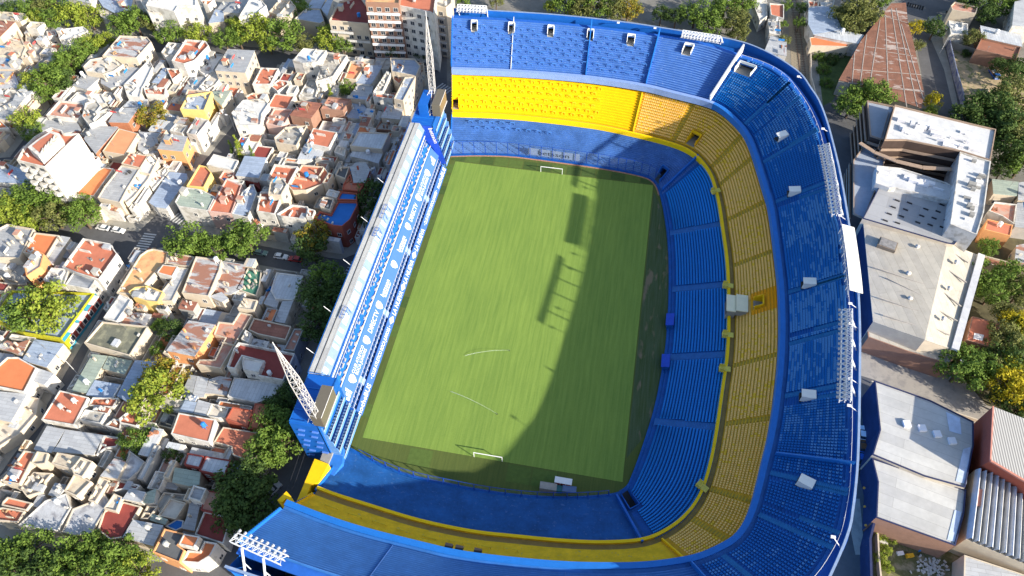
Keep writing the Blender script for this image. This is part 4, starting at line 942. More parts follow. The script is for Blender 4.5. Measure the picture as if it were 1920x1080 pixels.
def house(ptw, z, rk, wk, label, name='house', z0=0, tank=None, clutter=None, win=.55, group=None, par=None, slope=0.0, cat='house', wk2=None):
    poly = [(p[0], p[1]) for p in ptw]
    if area(poly) < 0: poly = poly[::-1]
    cx, cy = sum(p[0] for p in poly)/len(poly), sum(p[1] for p in poly)/len(poly); ar = abs(area(poly))
    t = Thing(name, label, cat, (cx, cy, z0), group); HOUSES.append((cx, cy, ar))
    metal = rk in METAL; par = (0 if metal else .55) if par is None else par
    wm = WM[wk]; rm_ = RM[rk]
    if metal and par == 0:
        body = offset_poly(poly, .12); wall = t.part('wall', MB().prism(body, z0, z-.06, cap=False), wm)
        m = MB(); zs = [z+slope*((p[0]-cx)*.4-(p[1]-cy)*.6) for p in poly] if len(poly) == 4 and slope else [z]*len(poly)
        n = len(poly); o = len(m.v); m.v += [(p[0], p[1], a-.1) for p, a in zip(poly, zs)]+[(p[0], p[1], a) for p, a in zip(poly, zs)]
        m.f += [(i, (i+1) % n, n+(i+1) % n, n+i) for i in range(n)]+[tuple(range(n, 2*n))]; m.m += [0]*(n+1)
        roof = t.part('roof', m, rm_); zr = z; inner = offset_poly(poly, .8)
    else:
        wall = t.part('wall', MB().prism(poly, z0, z-par, cap=False), wm); inner = offset_poly(poly, .28)
        roof = t.part('roof', MB().face([(x, y, z-par) for x, y in inner]), rm_)
        m = MB(); n = len(poly)
        for i in range(n):
            j = (i+1) % n; a, b, c, d = poly[i], poly[j], inner[j], inner[i]
            m.hexa([(a[0], a[1], z-par-.02), (b[0], b[1], z-par-.02), (c[0], c[1], z-par-.02), (d[0], d[1], z-par-.02), (a[0], a[1], z), (b[0], b[1], z), (c[0], c[1], z), (d[0], d[1], z)])
        t.part('parapet', m, wm); zr = z-par; inner = offset_poly(poly, .9)
    if wk2:
        wall.data.materials.append(WM[wk2])
        for f in wall.data.polygons:
            vs = [wall.data.vertices[i].co for i in f.vertices]; e_ = vs[1]-vs[0]; nn_ = Vector((e_.y, -e_.x)).normalized()
            if nn_.x > -.75: f.material_index = 1
    # windows and a door on the walls that face open ground or streets towards +x and -y
    if z-z0 > 2.8:
        n = len(poly)
        for i in range(n):
            a, b = poly[i], poly[(i+1) % n]; dx, dy = b[0]-a[0], b[1]-a[1]; L_ = math.hypot(dx, dy)
            if L_ < 3: continue
            nx, ny = dy/L_, -dx/L_
            if nx*(CAM.x-cx)+ny*(CAM.y-cy) > 0: windows(t, wall, a, b, z0, z-par-.1, win)
    # roof clutter
    nc = clutter if clutter is not None else min(9, int(ar/16)+1); nt_ = (1 if hr.random() < .35 and ar > 30 else 0) if tank is None else tank
    xs = [p[0] for p in poly]; ys = [p[1] for p in poly]; pl = []
    def spot():
        for _ in range(30):
            x, y = hr.uniform(min(xs), max(xs)), hr.uniform(min(ys), max(ys))
            if inside(inner, x, y) and all((x-a)**2+(y-b)**2 > 1.2 for a, b in pl): pl.append((x, y)); return x, y
        return None
    for _ in range(nt_):
        s_ = spot()
        if s_:
            m = MB(); x, y = s_; r = hr.uniform(.5, .75); hh = hr.uniform(.3, 1.2)
            for a, b in ((-.4, -.4), (.4, -.4), (.4, .4), (-.4, .4)): m.box(x+a, y+b, zr, .12, .12, hh, mi=0)
            m.cyl(x, y, zr+hh, r, 1.2, 12, 0); m.cyl(x, y, zr+hh+1.2, r*.95, .25, 12, 0, r*.35); t.part('water_tank', m, hr.choice(tank_m[:2]*3+tank_m[2:]))
    for _ in range(nc):
        s_ = spot()
        if not s_: break
        x, y = s_; k = hr.random(); an = A0+hr.choice((0, PI/2))+hr.uniform(-.08, .08)
        if k < .09 and ar > 60:
            m = MB().box(x, y, zr, 1.9, 1.6, 2.1, an); m.box(x, y, zr+2.1, 2.1, 1.8, .14, an, 1); m.box(x+math.cos(an)*.97, y+math.sin(an)*.97, zr, .06, .8, 1.8, an, 2); t.part('roof_hut', m, [wm, RM[hr.choice(('co', 'tp', 'gm', 'te'))], door_m])
        elif k < .34: m = MB().box(x, y, zr, .45, .45, hr.uniform(.8, 1.6), an); m.box(x, y, zr+1.2, .6, .6, .1, an); t.part('chimney', m, wm)
        elif k < .46: m = MB().box(x, y, zr+.15, .9, .4, .6, an); m.box(x, y, zr, .7, .3, .15, an); t.part('air_conditioner', m, clut_m[1])
        elif k < .60 and not metal:
            L_ = min(4, math.sqrt(ar)*.4); m = MB().box(x, y, zr, L_, .16, hr.uniform(.7, 1.3), an); t.part('roof_wall', m, wm)
        elif k < .72: m = MB().beam((x, y, zr), (x, y, zr+2.2), .07); m.beam((x-.5, y, zr+2), (x+.5, y, zr+2), .05); m.beam((x-.35, y, zr+1.7), (x+.35, y, zr+1.7), .05); t.part('antenna', m, clut_m[0])
        elif k < .82 and not metal: m = MB().box(x, y, zr, hr.uniform(1.5, 2.8), hr.uniform(1.2, 2), .95, an); m.box(x, y, zr+.95, 2.2, 1.6, .06, an+.03); t.part('lean_to', m, RM[hr.choice(('lm', 'rm', 'gm', 'wm'))])
        elif k < .88 and ar > 30:
            m = MB(); d_ = Vector((math.cos(an), math.sin(an))); cl_ = MB()
            for e in (-1.8, 1.8): m.beam((x+d_.x*e, y+d_.y*e, zr), (x+d_.x*e, y+d_.y*e, zr+1.8), .07)
            m.beam((x-d_.x*1.8, y-d_.y*1.8, zr+1.75), (x+d_.x*1.8, y+d_.y*1.8, zr+1.75), .03); wl_ = t.part('washing_line', m, clut_m[0])
            cl_.hexa([(x+d_.x*a_-d_.y*o_, y+d_.y*a_+d_.x*o_, zr+z_) for z_ in (.9, 1.74) for a_, o_ in ((-1.2, -.02), (1.1, -.02), (1.1, .02), (-1.2, .02))])
            if cl_.f: t.part('laundry', cl_, hr.choice((clut_m[1], clut_m[3], let_c1)), wl_)
        else:
            m = MB()
            for q in range(hr.randint(2, 5)): m.box(x+hr.uniform(-.9, .9), y+hr.uniform(-.9, .9), zr, hr.uniform(.3, 1.4), hr.uniform(.2, .6), hr.uniform(.15, .6), hr.uniform(0, 3))
            t.part('stored_clutter', m, hr.choice(clut_m[:3]*3+clut_m[3:]))['kind'] = 'stuff'
    return t
def rows(ox, oy, s, txt):
    for ln in txt.strip().split('\n'):
        if not ln.strip(): continue
        L_, pts, lab = ln.split('|'); f = L_.split(); z = float(f[0]); kw = {}
        for e in f[3:]:
            k, v = e.split('='); kw[k] = float(v) if k in ('win', 'z0', 'par', 'slope') else (int(v) if v.isdigit() else v)
        ptw = [P(ox+float(a.split(',')[0])/s, oy+float(a.split(',')[1])/s, z) for a in pts.split()]
        house(ptw, z, f[1], f[2], lab.strip(), **kw)
# block at the far left, beyond the short tree-lined street
rows(0, 0, 4.5, """
9 ru c|-90,165 130,182 0,312 -150,300|long shed with a rust streaked red roof at the far left edge
6 be c|-60,330 140,240 215,400 185,470 0,465 -60,460|beige windowless building with cracked wide roof beside the rust roofed shed
7 co c|0,95 205,112 240,150 170,185 130,180 -20,160|old beige corner building with cluttered roof in the top left corner
7 be w|260,180 375,190 310,245 215,228|small beige flat roofed house left of the top left trees
4 co c clutter=8|215,228 290,330 360,400 340,520 205,490 215,400|cramped grey courtyard house cluttered with junk near the beige windowless building
5 tp w|390,262 460,252 478,290 400,310|tiny faded pink roofed house amid the upper left clutter
7 wh w|480,250 700,222 740,255 560,338 500,330|low white house with rooftop boxes under the top left trees
6 te w|562,332 738,258 755,290 620,356|narrow terracotta roofed house touching the top left trees
3 te w|405,405 440,365 530,365 480,455|low terracotta patio house half under the left street trees
5 lm c|-40,465 205,488 150,585 -40,580|plain light grey sheet roof on the left edge below the beige building
5 gm o|-40,600 110,600 40,690 -40,700|grey roof with an orange brick side on the left edge
4 wm w|-40,700 110,602 150,680 160,750 -40,745|low white sheet roof on the left edge beside the bushy street trees
5 co w clutter=7|-40,760 160,757 110,840 40,880 -40,890|cluttered white walled house at the left edge with a small orange lean-to
6 lm w|130,790 290,757 190,850 110,845|light sheet roof ending at the street trees on the left
6 gm c|110,847 190,852 60,1010 -40,1000 -40,930|grey sheet roof stretching to the left edge above an orange corner
5 or w|-40,1012 0,1012 70,1075 -20,1085|bright orange roof corner cut by the left edge
9 rm c par=.6|862,470 1010,298 1240,310 1275,350 1150,488 1070,484|cream corner building with rust patched sheets at the head of the tree lined side street
8 cr c clutter=9|700,560 760,500 870,480 960,480 1040,540 960,598 870,625 720,602|cream terrace house with green awnings beside the rust patched corner building
6 gm w|608,720 720,612 860,640 732,755|grey roof with an orange edge strip beside the side street trees
6 gm c|850,642 960,612 1040,562 1180,572 1040,715 930,745 850,702|long grey roof with a blue tarp behind the cream terrace house
6 wh w|572,850 650,775 850,790 900,870 690,880|white coated roof above the square pink tiled terrace
7 tp w par=.8|388,970 500,845 700,868 728,930 660,1000 540,990|square pink tiled terrace with thick white parapet next to the side street
9 co w|692,980 720,870 810,840 850,890 800,958 900,912 940,930 820,1020 750,1050|cream walled house with a grey stair tower beside the pink tiled terrace
8 gm b|912,1030 982,910 1170,908 1082,1035|brick house with plain grey roof and two white windows beside the mottled yellow tree
5 wm w|1032,900 1112,822 1250,837 1210,958 1172,908|pale blue white sheet roof left of the mottled yellow tree
7 te w par=.7|1210,738 1400,735 1388,800 1225,790|small white terrace house with a terracotta floor above the mottled yellow tree
7 wh w|1042,715 1258,500 1290,560 1210,725 1200,735 1180,820 1070,808|long white party wall house running down to the pale blue sheet roof
""")
rows(300, 60, 4.5, """
8 be w|8,170 70,86 205,100 110,190 40,200|small beige roof beside the white house with a terracotta courtyard top
10 te w par=.9|96,240 215,60 385,75 410,112 290,240 200,268|white three storey house with terracotta roof terrace at the top street
6 wh w|312,310 430,180 530,190 440,330 380,370|white roof with a dark skylight left of the large grey gable roof
5 gm w|182,505 262,382 400,372 330,500 212,512|grey sheet roof between long white party walls
10 gm c slope=.02|462,325 570,140 800,155 720,345|large grey metal roof with a pink side strip on the top street
6 cr w|302,490 450,322 500,400 470,440 360,508|cream gabled annex below the large grey metal roof
7 te w|52,305 165,310 170,350 100,402|pinkish gable roof in the white walled court
9 bm y par=.9|168,650 232,530 438,500 372,660|yellow fronted corner house with a pale blue roof terrace
8 tp c|212,530 232,482 330,490 430,500 300,530|small terracotta strip roof above the yellow fronted house
7 gg c|442,500 600,490 520,622 452,562|grey green roof house beside the narrow diagonal street
7 co w|80,830 130,770 232,790 185,855|small square grey roof left of the white three storey house
8 co w win=.9|222,850 300,718 410,742 310,870|white three storey house with grey roof facing the diagonal street
7 te w|778,440 852,300 1000,306 932,440|bright terracotta roof with a white front right of the diagonal street
6 te w|932,452 1000,400 1072,412 1080,440 990,500|half grey half terracotta roof beside the bright terracotta one
11 wh w win=.5 clutter=3|1118,238 1210,135 1405,155 1330,250 1200,262|tall white building with a dark terracotta rooftop terrace near the top street
5 co w|1168,540 1250,395 1350,395 1310,560|grey concrete slab court under the tall white building
8 wh w|602,680 700,572 870,560 918,602 860,690 848,782 640,790|bright white house with curved white terraces
8 te c|722,540 780,512 908,520 880,580 740,572|little roof hut house of terracotta and grey beside the curved white terraces
6 tp p|892,770 960,645 1120,650 1060,760 1020,800|flat pink roof between the curved white house and the rust roof
8 ru n|1092,700 1200,582 1370,600 1272,730|rust striped brown roof house right of the flat pink roof
7 co c par=.7|962,890 1060,800 1240,786 1150,960 972,930|beige parapet house with a grey strip roof below the rust striped roof
4 gm w clutter=7|680,802 800,780 880,795 840,880 760,850|low grey roofs beside the yard of debris and slim cypresses
""")
rows(540, 60, 4.5, """
9 co w clutter=9|232,415 320,165 500,195 382,370 300,398|long white walled roof crowded with planks and debris near the top street
7 pe c|472,390 530,242 690,262 640,300 572,400|faded peach and grey roof beside the debris crowded roof
6 bm w|572,430 680,282 800,282 730,400 700,440|pale blue and green sheet roof right of the peach roof
10 bm c par=.5|862,215 1070,225 1118,285 1080,370 872,332|rounded blue grey metal roof on the street corner opposite the far tower
10 bm c par=.5 win=.9|1080,372 972,580 892,562 985,380|narrow blue grey roof wing along the street beside the stadium
8 te c|872,340 982,380 940,440 892,402|inner terracotta court of the rounded corner block
8 te w|712,510 900,530 880,565 716,545|thin terracotta strip terrace behind the rounded corner block
9 co w clutter=6|720,500 832,330 870,342 800,500|long pale grey roof with a row of doors in the rounded corner block
5 lm g|522,530 592,440 720,450 700,560|light grey roof with two white windows below it
8 tp n|272,650 342,545 530,565 462,660|brown walled house with a pale brick roof and green shutters
4 bm w|482,690 532,600 640,612 690,680 600,730 500,720|low blue grey roof right of the green shuttered house
6 lm c|782,720 832,612 985,612 945,738|light grey roof of an old cream house across from the far tower
4 co n clutter=8|732,820 820,700 940,742 900,832|half collapsed dark roof full of rubble near the far end of the box stand
8 wm c par=.3 clutter=0|522,960 592,842 855,852 792,990|large clean blue white roof beside the far end of the box stand
""")
rows(480, 240, 5.143, """
6 wm w clutter=1|902,270 930,226 1230,232 1180,342 1050,302|white roof with a blue awning side just below the large clean roof
5 te w|836,102 862,36 938,50 910,110|small terracotta hipped roof left of the large clean roof
6 cr w|752,230 782,166 868,190 850,270|small cream square roof left of the large clean roof
6 wm w|398,300 470,150 668,182 640,268 520,302|white metal roof just below the orange and white striped one
8 te w par=.2 clutter=1|486,146 550,0 778,40 702,190|house with a roof striped orange and white
9 te w par=1|102,500 176,346 405,372 300,560 262,540|terracotta terrace with a stepped white parapet and one chimney
8 te c clutter=9|312,560 440,352 650,372 700,430 640,540 480,600 350,600|terracotta terrace littered with broken boxes in the corner block
10 te w par=.8 win=.9|2,800 42,612 120,612 230,690 180,830|three storey front with balconies and a plain terracotta terrace
12 co c|117,640 142,482 258,482 300,540 240,648|pale stair tower between two terracotta terraces
10 te w par=.8 win=.9|197,830 347,737 500,757 478,880 240,850|terracotta terrace with a white parapet behind the corner tree
10 bl r par=.8 clutter=2 win=.9|545,858 592,832 612,802 720,830 792,702 968,704 980,740 910,880 830,948 732,938|bright blue roof terrace with a rounded terracotta parapet on the street corner
10.3 bl r par=.6 clutter=0|782,688 822,612 975,627 972,694|small blue upper terrace adjoining the bright blue rounded one
11 te w|482,850 502,772 570,792 541,860|tiny terracotta topped stair box beside the blue terrace
11 dk c|612,702 652,662 750,682 712,790 622,762|beige rooftop room with a dark skylight beside the blue terrace
10 wh w|672,642 702,592 808,612 780,672|small white roof above the blue terrace
10 gm r clutter=2|912,380 962,332 1060,332 1100,400 1052,528 940,528|rounded grey roof with a square parapet end on the stadium street
10 te r clutter=2|842,538 908,440 935,530 1040,540 1000,610 832,590|terracotta terrace between the rounded grey roof and the blue terrace
9 dk c clutter=1|762,450 802,372 900,372 860,490|dark sunken light court framed in beige
9 te c|642,522 702,432 745,442 690,530|narrow terracotta roof strip beside the sunken light court
""")
rows(280, 240, 6, """
5 bm w clutter=1|-10,835 225,492 422,512 430,570 190,905 70,888|big blue grey shed roof with a curved white corner wall by the crossing
8 te y par=.6 clutter=1|417,650 560,412 640,432 698,500 612,668|pink red roof with a yellow parapet beside the diagonal street
8 gg w par=.3 clutter=4|287,830 380,662 580,690 738,770 660,930 322,880|white corner building with a green grey roof at the crossing
8 te p par=.5 clutter=5|662,935 862,572 1040,642 922,965|long terracotta terrace with dishes and tanks next to the corner building
8 bm w par=.3|925,965 1052,702 1170,632 1208,730 1108,1008|long blue grey roof beside the terrace with dishes
7 wh w clutter=0|642,410 722,292 1000,362 942,478 802,450|plain white roof with a shaded edge behind the pink red roof
7 bm w clutter=1|968,535 1072,312 1320,332 1230,560|blue grey roof half in shadow below the conifer
6 te p|782,560 832,482 962,492 935,555 850,600|reddish court roof between the white and blue grey roofs
5 dr d clutter=0|945,562 1230,566 1240,680 1160,612|dark red strip roof along the blue grey one
5 wh w clutter=9|2,640 62,502 180,422 218,485 32,695|white walled yard house full of clutter left of the big shed
9 gm o win=.9|85,236 182,62 430,96 372,264|orange brick house with a plain grey roof and big windows by the diagonal street
5 te w|97,490 190,402 213,422 132,500|small terracotta lean-to roof left of the big shed
""")
rows(0, 180, 4.5, """
5 gm w clutter=1|302,325 392,202 650,216 690,290 540,312 430,262|grey roof behind the white apartment tower
7 gm b clutter=1|706,360 776,246 1000,262 806,488|grey and terracotta roof with brick side right of the white apartment tower
7 pe c par=.2 clutter=1|862,465 1002,272 1165,315 1052,498|wide peach tiled roof behind the brick sided house
6 or w par=.2 clutter=0|602,830 722,677 800,640 870,602 958,612 790,845|long orange roof at the foot of the white apartment tower
8 te c par=.3|1022,568 1092,477 1250,500 1182,608|terracotta roof section left of the cream cluttered wall
8 gm c par=.4 clutter=5|822,858 880,762 1022,584 1180,612 1080,770 1010,900|grey roof with black iron grilles ending at the tree street
7 wh c clutter=7|1030,860 1268,485 1330,540 1250,700 1130,850 1060,905|cream walled strip house with cluttered white roofs beside the narrow dark garden
5 lm w|1172,300 1350,312 1330,400 1200,478 1162,450|light grey roof corner below the brick house with white windows
7 bm w|-40,560 60,570 238,640 240,740 -40,725|blue grey roof left of the white apartment tower at the left edge
""")
rows(0, 400, 4.5, """
7 gm c par=.6|-40,370 -40,140 60,88 285,130 160,378|grey and olive striped roof at the left edge below the street
7 or c par=.6 clutter=1|192,330 292,160 498,185 392,360|square bright red orange roof below the left street trees
6 lm c|402,400 512,188 592,202 442,436|narrow pale grey roof with a dark gap beside it
9 te w par=.9 win=.8|522,450 700,208 930,255 988,340 832,558 640,500|white cornered building with striped terracotta roof facing the crossing
8 wh w clutter=5|362,560 432,457 580,470 540,600 442,590|white roof with a round tank shadow behind the striped terracotta roof
8 gm w par=.3 clutter=0 win=.9|548,600 622,492 808,556 752,640|plain grey roof set behind a white street front
10 cr o|202,440 292,302 370,342 342,450 222,528|tall peach stair tower behind the red orange roof
4 co c clutter=9|-40,590 -40,400 130,382 200,450 228,600 50,600|low house with laundry and red rubbish at the left edge
6 bm v par=.9 clutter=2|-60,880 100,650 560,664 790,672 512,1055 190,1005|vine covered yellow parapet building with grey sheets and a teal and dark red street front
""")
rows(180, 440, 4.5, """
7 oc c par=.5 clutter=4|172,490 370,172 430,130 480,118 608,142 590,240 530,282 402,428 292,500|rounded corner building with an ochre tiled roof at the crossing
7 rm c par=.4|592,240 612,142 830,186 782,268 692,258|rust spotted white roof right of the ochre corner building
8 or w par=.15 clutter=0|512,320 562,252 690,266 642,355|small flat orange roof beside the ochre corner building
7 lm c par=.4 clutter=1|552,480 652,356 702,272 780,282 642,560 552,560|long light grey roof strip below the small orange roof
8 rm c par=.4 clutter=1|722,490 842,182 1060,212 1040,300 948,518|brown edged roof with parallel white metal ribs
8 wh y clutter=6|272,480 330,440 440,430 568,480 520,570 422,560 302,520|white rooftop rooms with a potted tree over a yellow wall
7 wh w clutter=0|62,700 200,502 300,546 172,735|blank white sloping roof below the ochre corner building
5 rm w|172,735 242,642 470,672 402,788|low grey and rust roof right of the blank white roof
6 rm c clutter=7|965,478 1062,222 1258,252 1240,450 1130,508|patchwork roof of rust and white pieces beside the ribbed roof
6 gr c clutter=8 par=.5|1182,458 1280,282 1398,302 1380,440 1350,518|green netted roof garden with pots and a small pool
7 lm c clutter=0|952,520 1060,482 1120,540 1062,568|small light roof below the patchwork roof
8 rm o slope=.01|592,980 782,722 1010,757 832,1028|grey sheet roof with rust patches over a brick wall beside the dark green bushes
8 cr c|1192,620 1242,532 1360,552 1330,638|small ribbed cream roof above the pink L-shaped terrace
""")
rows(340, 480, 4.5, """
7 tp c par=.5 clutter=3|272,660 312,552 430,566 492,472 598,496 330,948 122,914 152,872 282,872 370,690|long L-shaped pink terrace with ragged shadows
6 wm w par=.3 clutter=1|752,290 802,137 1030,166 948,374 792,360|light metal roof on the corner behind the dark roadside trees
5 lm w clutter=0|692,400 752,292 850,302 802,444|small pale roof of the corner courtyard
6 lm w clutter=1|782,550 852,382 945,377 872,568|narrow pale roof running down from the corner roof
7 ru c clutter=1 par=.4|562,620 612,522 928,592 880,708 642,658|rust red and white striped roof near the tip of the near mast
9 dr w par=1.1 clutter=2|442,780 482,727 958,822 860,1048 642,1008 692,888 512,842 450,950 382,935|dark red terrace with thick white parapet under the tip of the near mast
8 wh w clutter=1|502,700 542,622 590,652 562,730|tiny white rooftop room beside the rust striped roof
7 tp g|862,790 952,612 1030,614 952,800|faded pink roof with a grey edge beside the dark roadside trees
10 wh w clutter=0 par=.4|512,900 522,852 690,890 652,978 522,960|white rooftop room rising inside the dark red terrace
""")
rows(0, 600, 4.5, """
5 bm c|182,340 292,162 540,202 392,400|blue grey corrugated roof below the vine covered building
5 rm c clutter=6|-40,225 60,172 160,192 250,162 182,298|jumble of small rusty roofs at the left edge below the vine covered building
7 or w par=.5 clutter=0|-40,400 60,312 150,312 308,400 202,608 -40,560|vivid orange roof with white parapet at the left edge
6 lm w clutter=0|242,500 312,402 460,452 372,548|white grey roof between the vivid orange roof and the narrow street
6 lm c clutter=1|-40,770 -40,600 230,622 92,862 -40,835|light grey panelled roof at the left edge below the vivid orange one
4 cr c clutter=6|92,872 232,642 330,662 302,800 162,958 -30,1080 -40,850|low cream walled yard house along the narrow street
7 og c par=.6 clutter=3|707,192 862,12 1248,52 1160,192 1092,300|olive and grey felt roof with cream parapet over the narrow street
5 gg c clutter=1|602,600 776,287 908,302 740,618|long green grey roof along the narrow street
5 gg c clutter=2|862,410 916,302 1118,342 1050,458|short green grey roof with a brown stain beside the long one
5 bm c clutter=0|982,640 1140,337 1330,352 1200,540 1082,698|long blue grey roof half hidden by the yellow green tree
7 te w par=.3 clutter=1 tank=2|347,840 502,592 745,652 622,888|terracotta roof with two white tanks on the narrow street
6 te w clutter=2|742,720 782,652 1000,657 950,738|small terracotta roof right of the roof with two tanks
6 bw w|882,890 952,832 1028,842 1010,928|small brown gable roof over the dark yard
7 te w par=.8 clutter=1|1002,832 1100,752 1220,792 1150,898 1012,868|terracotta terrace with white parapet below the yellow green tree
6 lm c clutter=0|282,1090 397,892 550,922 432,1122 310,1100|blue shaded white roof on the narrow street
6 lm w clutter=0|502,1030 552,922 870,972 790,1140 442,1110|wide white roof crossed by a tree shadow
6 dr w par=.8 clutter=3|812,1140 872,972 1028,992 980,1070 890,1080|dark red patio with blue tarp and white walls
""")
rows(0, 800, 4.5, """
7 te c par=.5 clutter=4|12,458 202,200 300,216 232,350 162,488|terracotta terrace with laundry lines on the narrow street
8 be c clutter=0|262,300 312,207 405,222 382,312 300,320|small beige box roof beside the laundry terrace
8 be c clutter=1 par=.2|432,310 482,217 680,252 592,358|square beige tiled roof with white edges
9 cr c clutter=3|602,350 682,254 780,292 692,428 622,400|cream stair tower with dark stains
8 be c clutter=0|542,540 622,402 690,422 770,462 642,588|cream house with a grey ridge roof and tall blank wall
8 rm c clutter=1|842,418 962,267 1060,292 990,438|pale roof with red smears beside the curved grey shed
7 sl g clutter=0|992,440 1062,294 1092,202 1218,292 1170,370 1082,448|curved grey shed roof next to the yellow and blue strips
6 te c clutter=1|22,632 62,592 268,642 220,708 12,662|brown tiled roof at the left edge low down
6 te c clutter=2|-40,690 20,680 208,712 150,808 -40,790|ragged terracotta roof at the left edge near the bottom trees
6 sl w par=.3 clutter=1|152,830 382,622 558,562 600,680 482,878 400,868|wide blue white stained roof above the bottom trees
6 sl c par=.3 clutter=2|522,888 612,692 740,642 880,562 928,640 770,898 642,918|wide shaded grey slab roof beside the stained blue white one
6 dr c par=.5 clutter=0|822,868 872,712 1040,632 1188,672 1030,935 925,950|large dark red roof above the bottom trees
7 lm w clutter=1|1032,610 1092,522 1230,552 1190,638|light grey roof above the large dark red one
6 gg w clutter=0|1192,640 1238,552 1320,522 1300,640 1240,650|green and white wedge shaped roof
7 cr c clutter=1|872,690 962,562 1030,592 980,718|narrow cream roof next to the large dark red one
7 cr c clutter=2|742,620 842,422 920,452 802,638|stained cream roof strip with a leafless shrub
6 dr w par=.7 clutter=3|962,540 1000,450 1180,492 1150,530 1092,520|small dark red patio with scattered white things
6 co c clutter=6|172,520 282,382 440,392 382,460 352,550 222,588|grey house around a dark light well
6 lm c clutter=0|1022,930 1112,782 1378,832 1292,1008|pale roof in three panels beside the dark tiled orange edged roof
""")
rows(240, 820, 4.5, """
8 dk o par=.4 clutter=0|207,970 307,770 478,812 422,908 478,950 432,1058|dark tiled roof with an orange parapet at the bottom corner
9 or w par=.15 clutter=0|427,902 472,812 605,837 555,933|small square orange roof beside the dark tiled one
7 or w par=.8 clutter=0 win=.9|452,1050 502,952 602,962 642,872 750,892 692,1000 592,1062|curved orange terrace with a white parapet on the bottom street corner
6 dr w par=.6 clutter=0|562,820 642,622 740,642 868,682 802,898|dark maroon roof in shade left of the blue rack stand
7 tp d par=.2 clutter=0|612,610 662,442 822,472 740,640|brown roof above the dark maroon one
9 gm w par=.6 clutter=0|507,510 552,402 660,432 612,540|little white tower with a square grey top
5 gm c clutter=1|452,770 492,680 522,542 610,562 560,790|long grey skylight roof below the little white tower
6 gg c clutter=0|372,380 392,252 615,292 600,400 522,412|plain pale green sheet roof in the shade
7 wm d par=.3 clutter=0|472,230 502,132 640,157 602,258|small white sheet roof framed in red
7 wm d par=.3 clutter=0|598,282 657,157 868,192 812,328|larger white sheet roof framed in red
5 bm c clutter=1|812,430 882,212 1008,232 902,400|shaded blue grey roof under the roadside trees
5 cr c clutter=0|252,660 352,512 490,552 402,690|cream and grey sheet roof cut by a diagonal shadow
4 bl w clutter=0 par=.1|312,750 412,690 470,702 460,760 402,788|blue tarpaulin covered lean-to near the dark tiled roof
4 co c clutter=5|232,560 302,462 500,482 480,540 352,512 262,638|grey patio house with a small turquoise pool
5 dk c clutter=1|102,690 162,572 250,582 172,688|dark grey rounded roof left of the olive sheet
5 gg c clutter=2|182,698 202,642 338,692 312,738|small olive sheet roof with white scraps
""")
rows(240, 640, 4.5, """
5 gm c clutter=0|437,470 522,282 580,292 532,480|narrow light grey roof right of the yellow green tree
5 lm c clutter=0|537,480 584,292 680,312 642,470|second narrow pale roof right of the yellow green tree
5 rm c clutter=3|647,440 687,320 770,292 878,312 830,458 722,440|brown and grey wooden slatted roof with a dark hole
6 wm w clutter=0 par=.2|837,465 895,304 1308,352 1220,478 1082,518|long bluish white roof below the dark red terrace
6 bm w clutter=0|432,590 482,497 580,512 550,605|pale blue roof square above the orange terracotta roof
6 lm w clutter=0|554,610 592,492 700,522 652,630|light grey roof square with a lit edge
6 cr w clutter=1|657,630 704,522 850,562 820,640 762,650|cream and pale blue patio roof
7 te r clutter=0 par=.3|822,660 882,552 1048,580 1010,718|terracotta hip roof with tree shadow near the near corner tower
7 te r clutter=0 par=.2|1018,722 1070,522 1170,532 1140,748|steep terracotta roof against the roadside tree
8 te w par=.2 clutter=0|362,780 427,602 738,660 682,853|large orange terracotta roof with white gable walls
6 te c par=.2 clutter=0|722,850 802,722 1120,772 1000,1000 882,960 870,890|wide brown orange roof partly under the roadside tree
4 dk c clutter=3|247,710 302,597 410,622 370,738|small dark grey roof left of the large orange terracotta one
""")
# beyond the top street
rows(300, 0, 6, """
9 cr w clutter=0|168,120 212,72 440,82 380,168 202,198|cream roofed wing of the large white building at the top left
14 wh w clutter=2 win=.2|-160,60 -100,-70 400,-60 400,60 200,66 160,128 0,92|large plain white building at the top edge left of centre
8 or w clutter=1|452,0 612,-10 540,55 482,42|bright orange roof on the top edge
6 bm c clutter=1|542,260 622,102 718,122 718,240|blue grey roof among the top street trees
6 gm w|642,100 702,22 828,22 760,118|shaded grey roof on the top edge
7 gm w clutter=5|702,130 862,-20 998,0 930,118 880,150|grey roof with a row of air conditioners on the top edge
10 wh w clutter=0|884,190 1012,-20 1110,-30 1195,60 1088,148|tall blank white building at the top edge
5 tp c clutter=0|1092,200 1152,132 1280,152 1222,268|low pink and grey roof behind the round dark tree
6 be c|1224,130 1332,2 1448,2 1332,168|beige roof at the top edge with broken tiles
8 cr c clutter=1|1304,200 1462,2 1530,72 1452,188|cream gable fronted building at the top edge
7 bm c clutter=2 par=.3|1512,210 1640,92 1800,102 1848,232 1800,262|blue white roof with satellite dishes near the top
7 bm c clutter=0|1644,86 1740,-40 1878,-40 1810,96|blue white upper roof on the top edge
8 bm g clutter=0|1814,100 1890,-20 1950,-20 1882,178|dark blue grey building side at the top edge
""")
rows(0, 0, 4.5, """
7 bm c|832,0 860,-40 1130,-40 1100,88 962,108 872,60|pale blue grey roof on the top edge above the left trees
6 cr w clutter=1|822,72 950,102 902,158 852,140|cream roof tip between the left top trees
12 cr w clutter=1 win=1|1182,0 1192,-60 1350,-50 1352,108 1252,108|white balcony building at the top edge left
7 lm w|560,-20 640,-60 800,-60 820,-10 760,30|grey roof strip touching the top edge above the bushy trees
""")

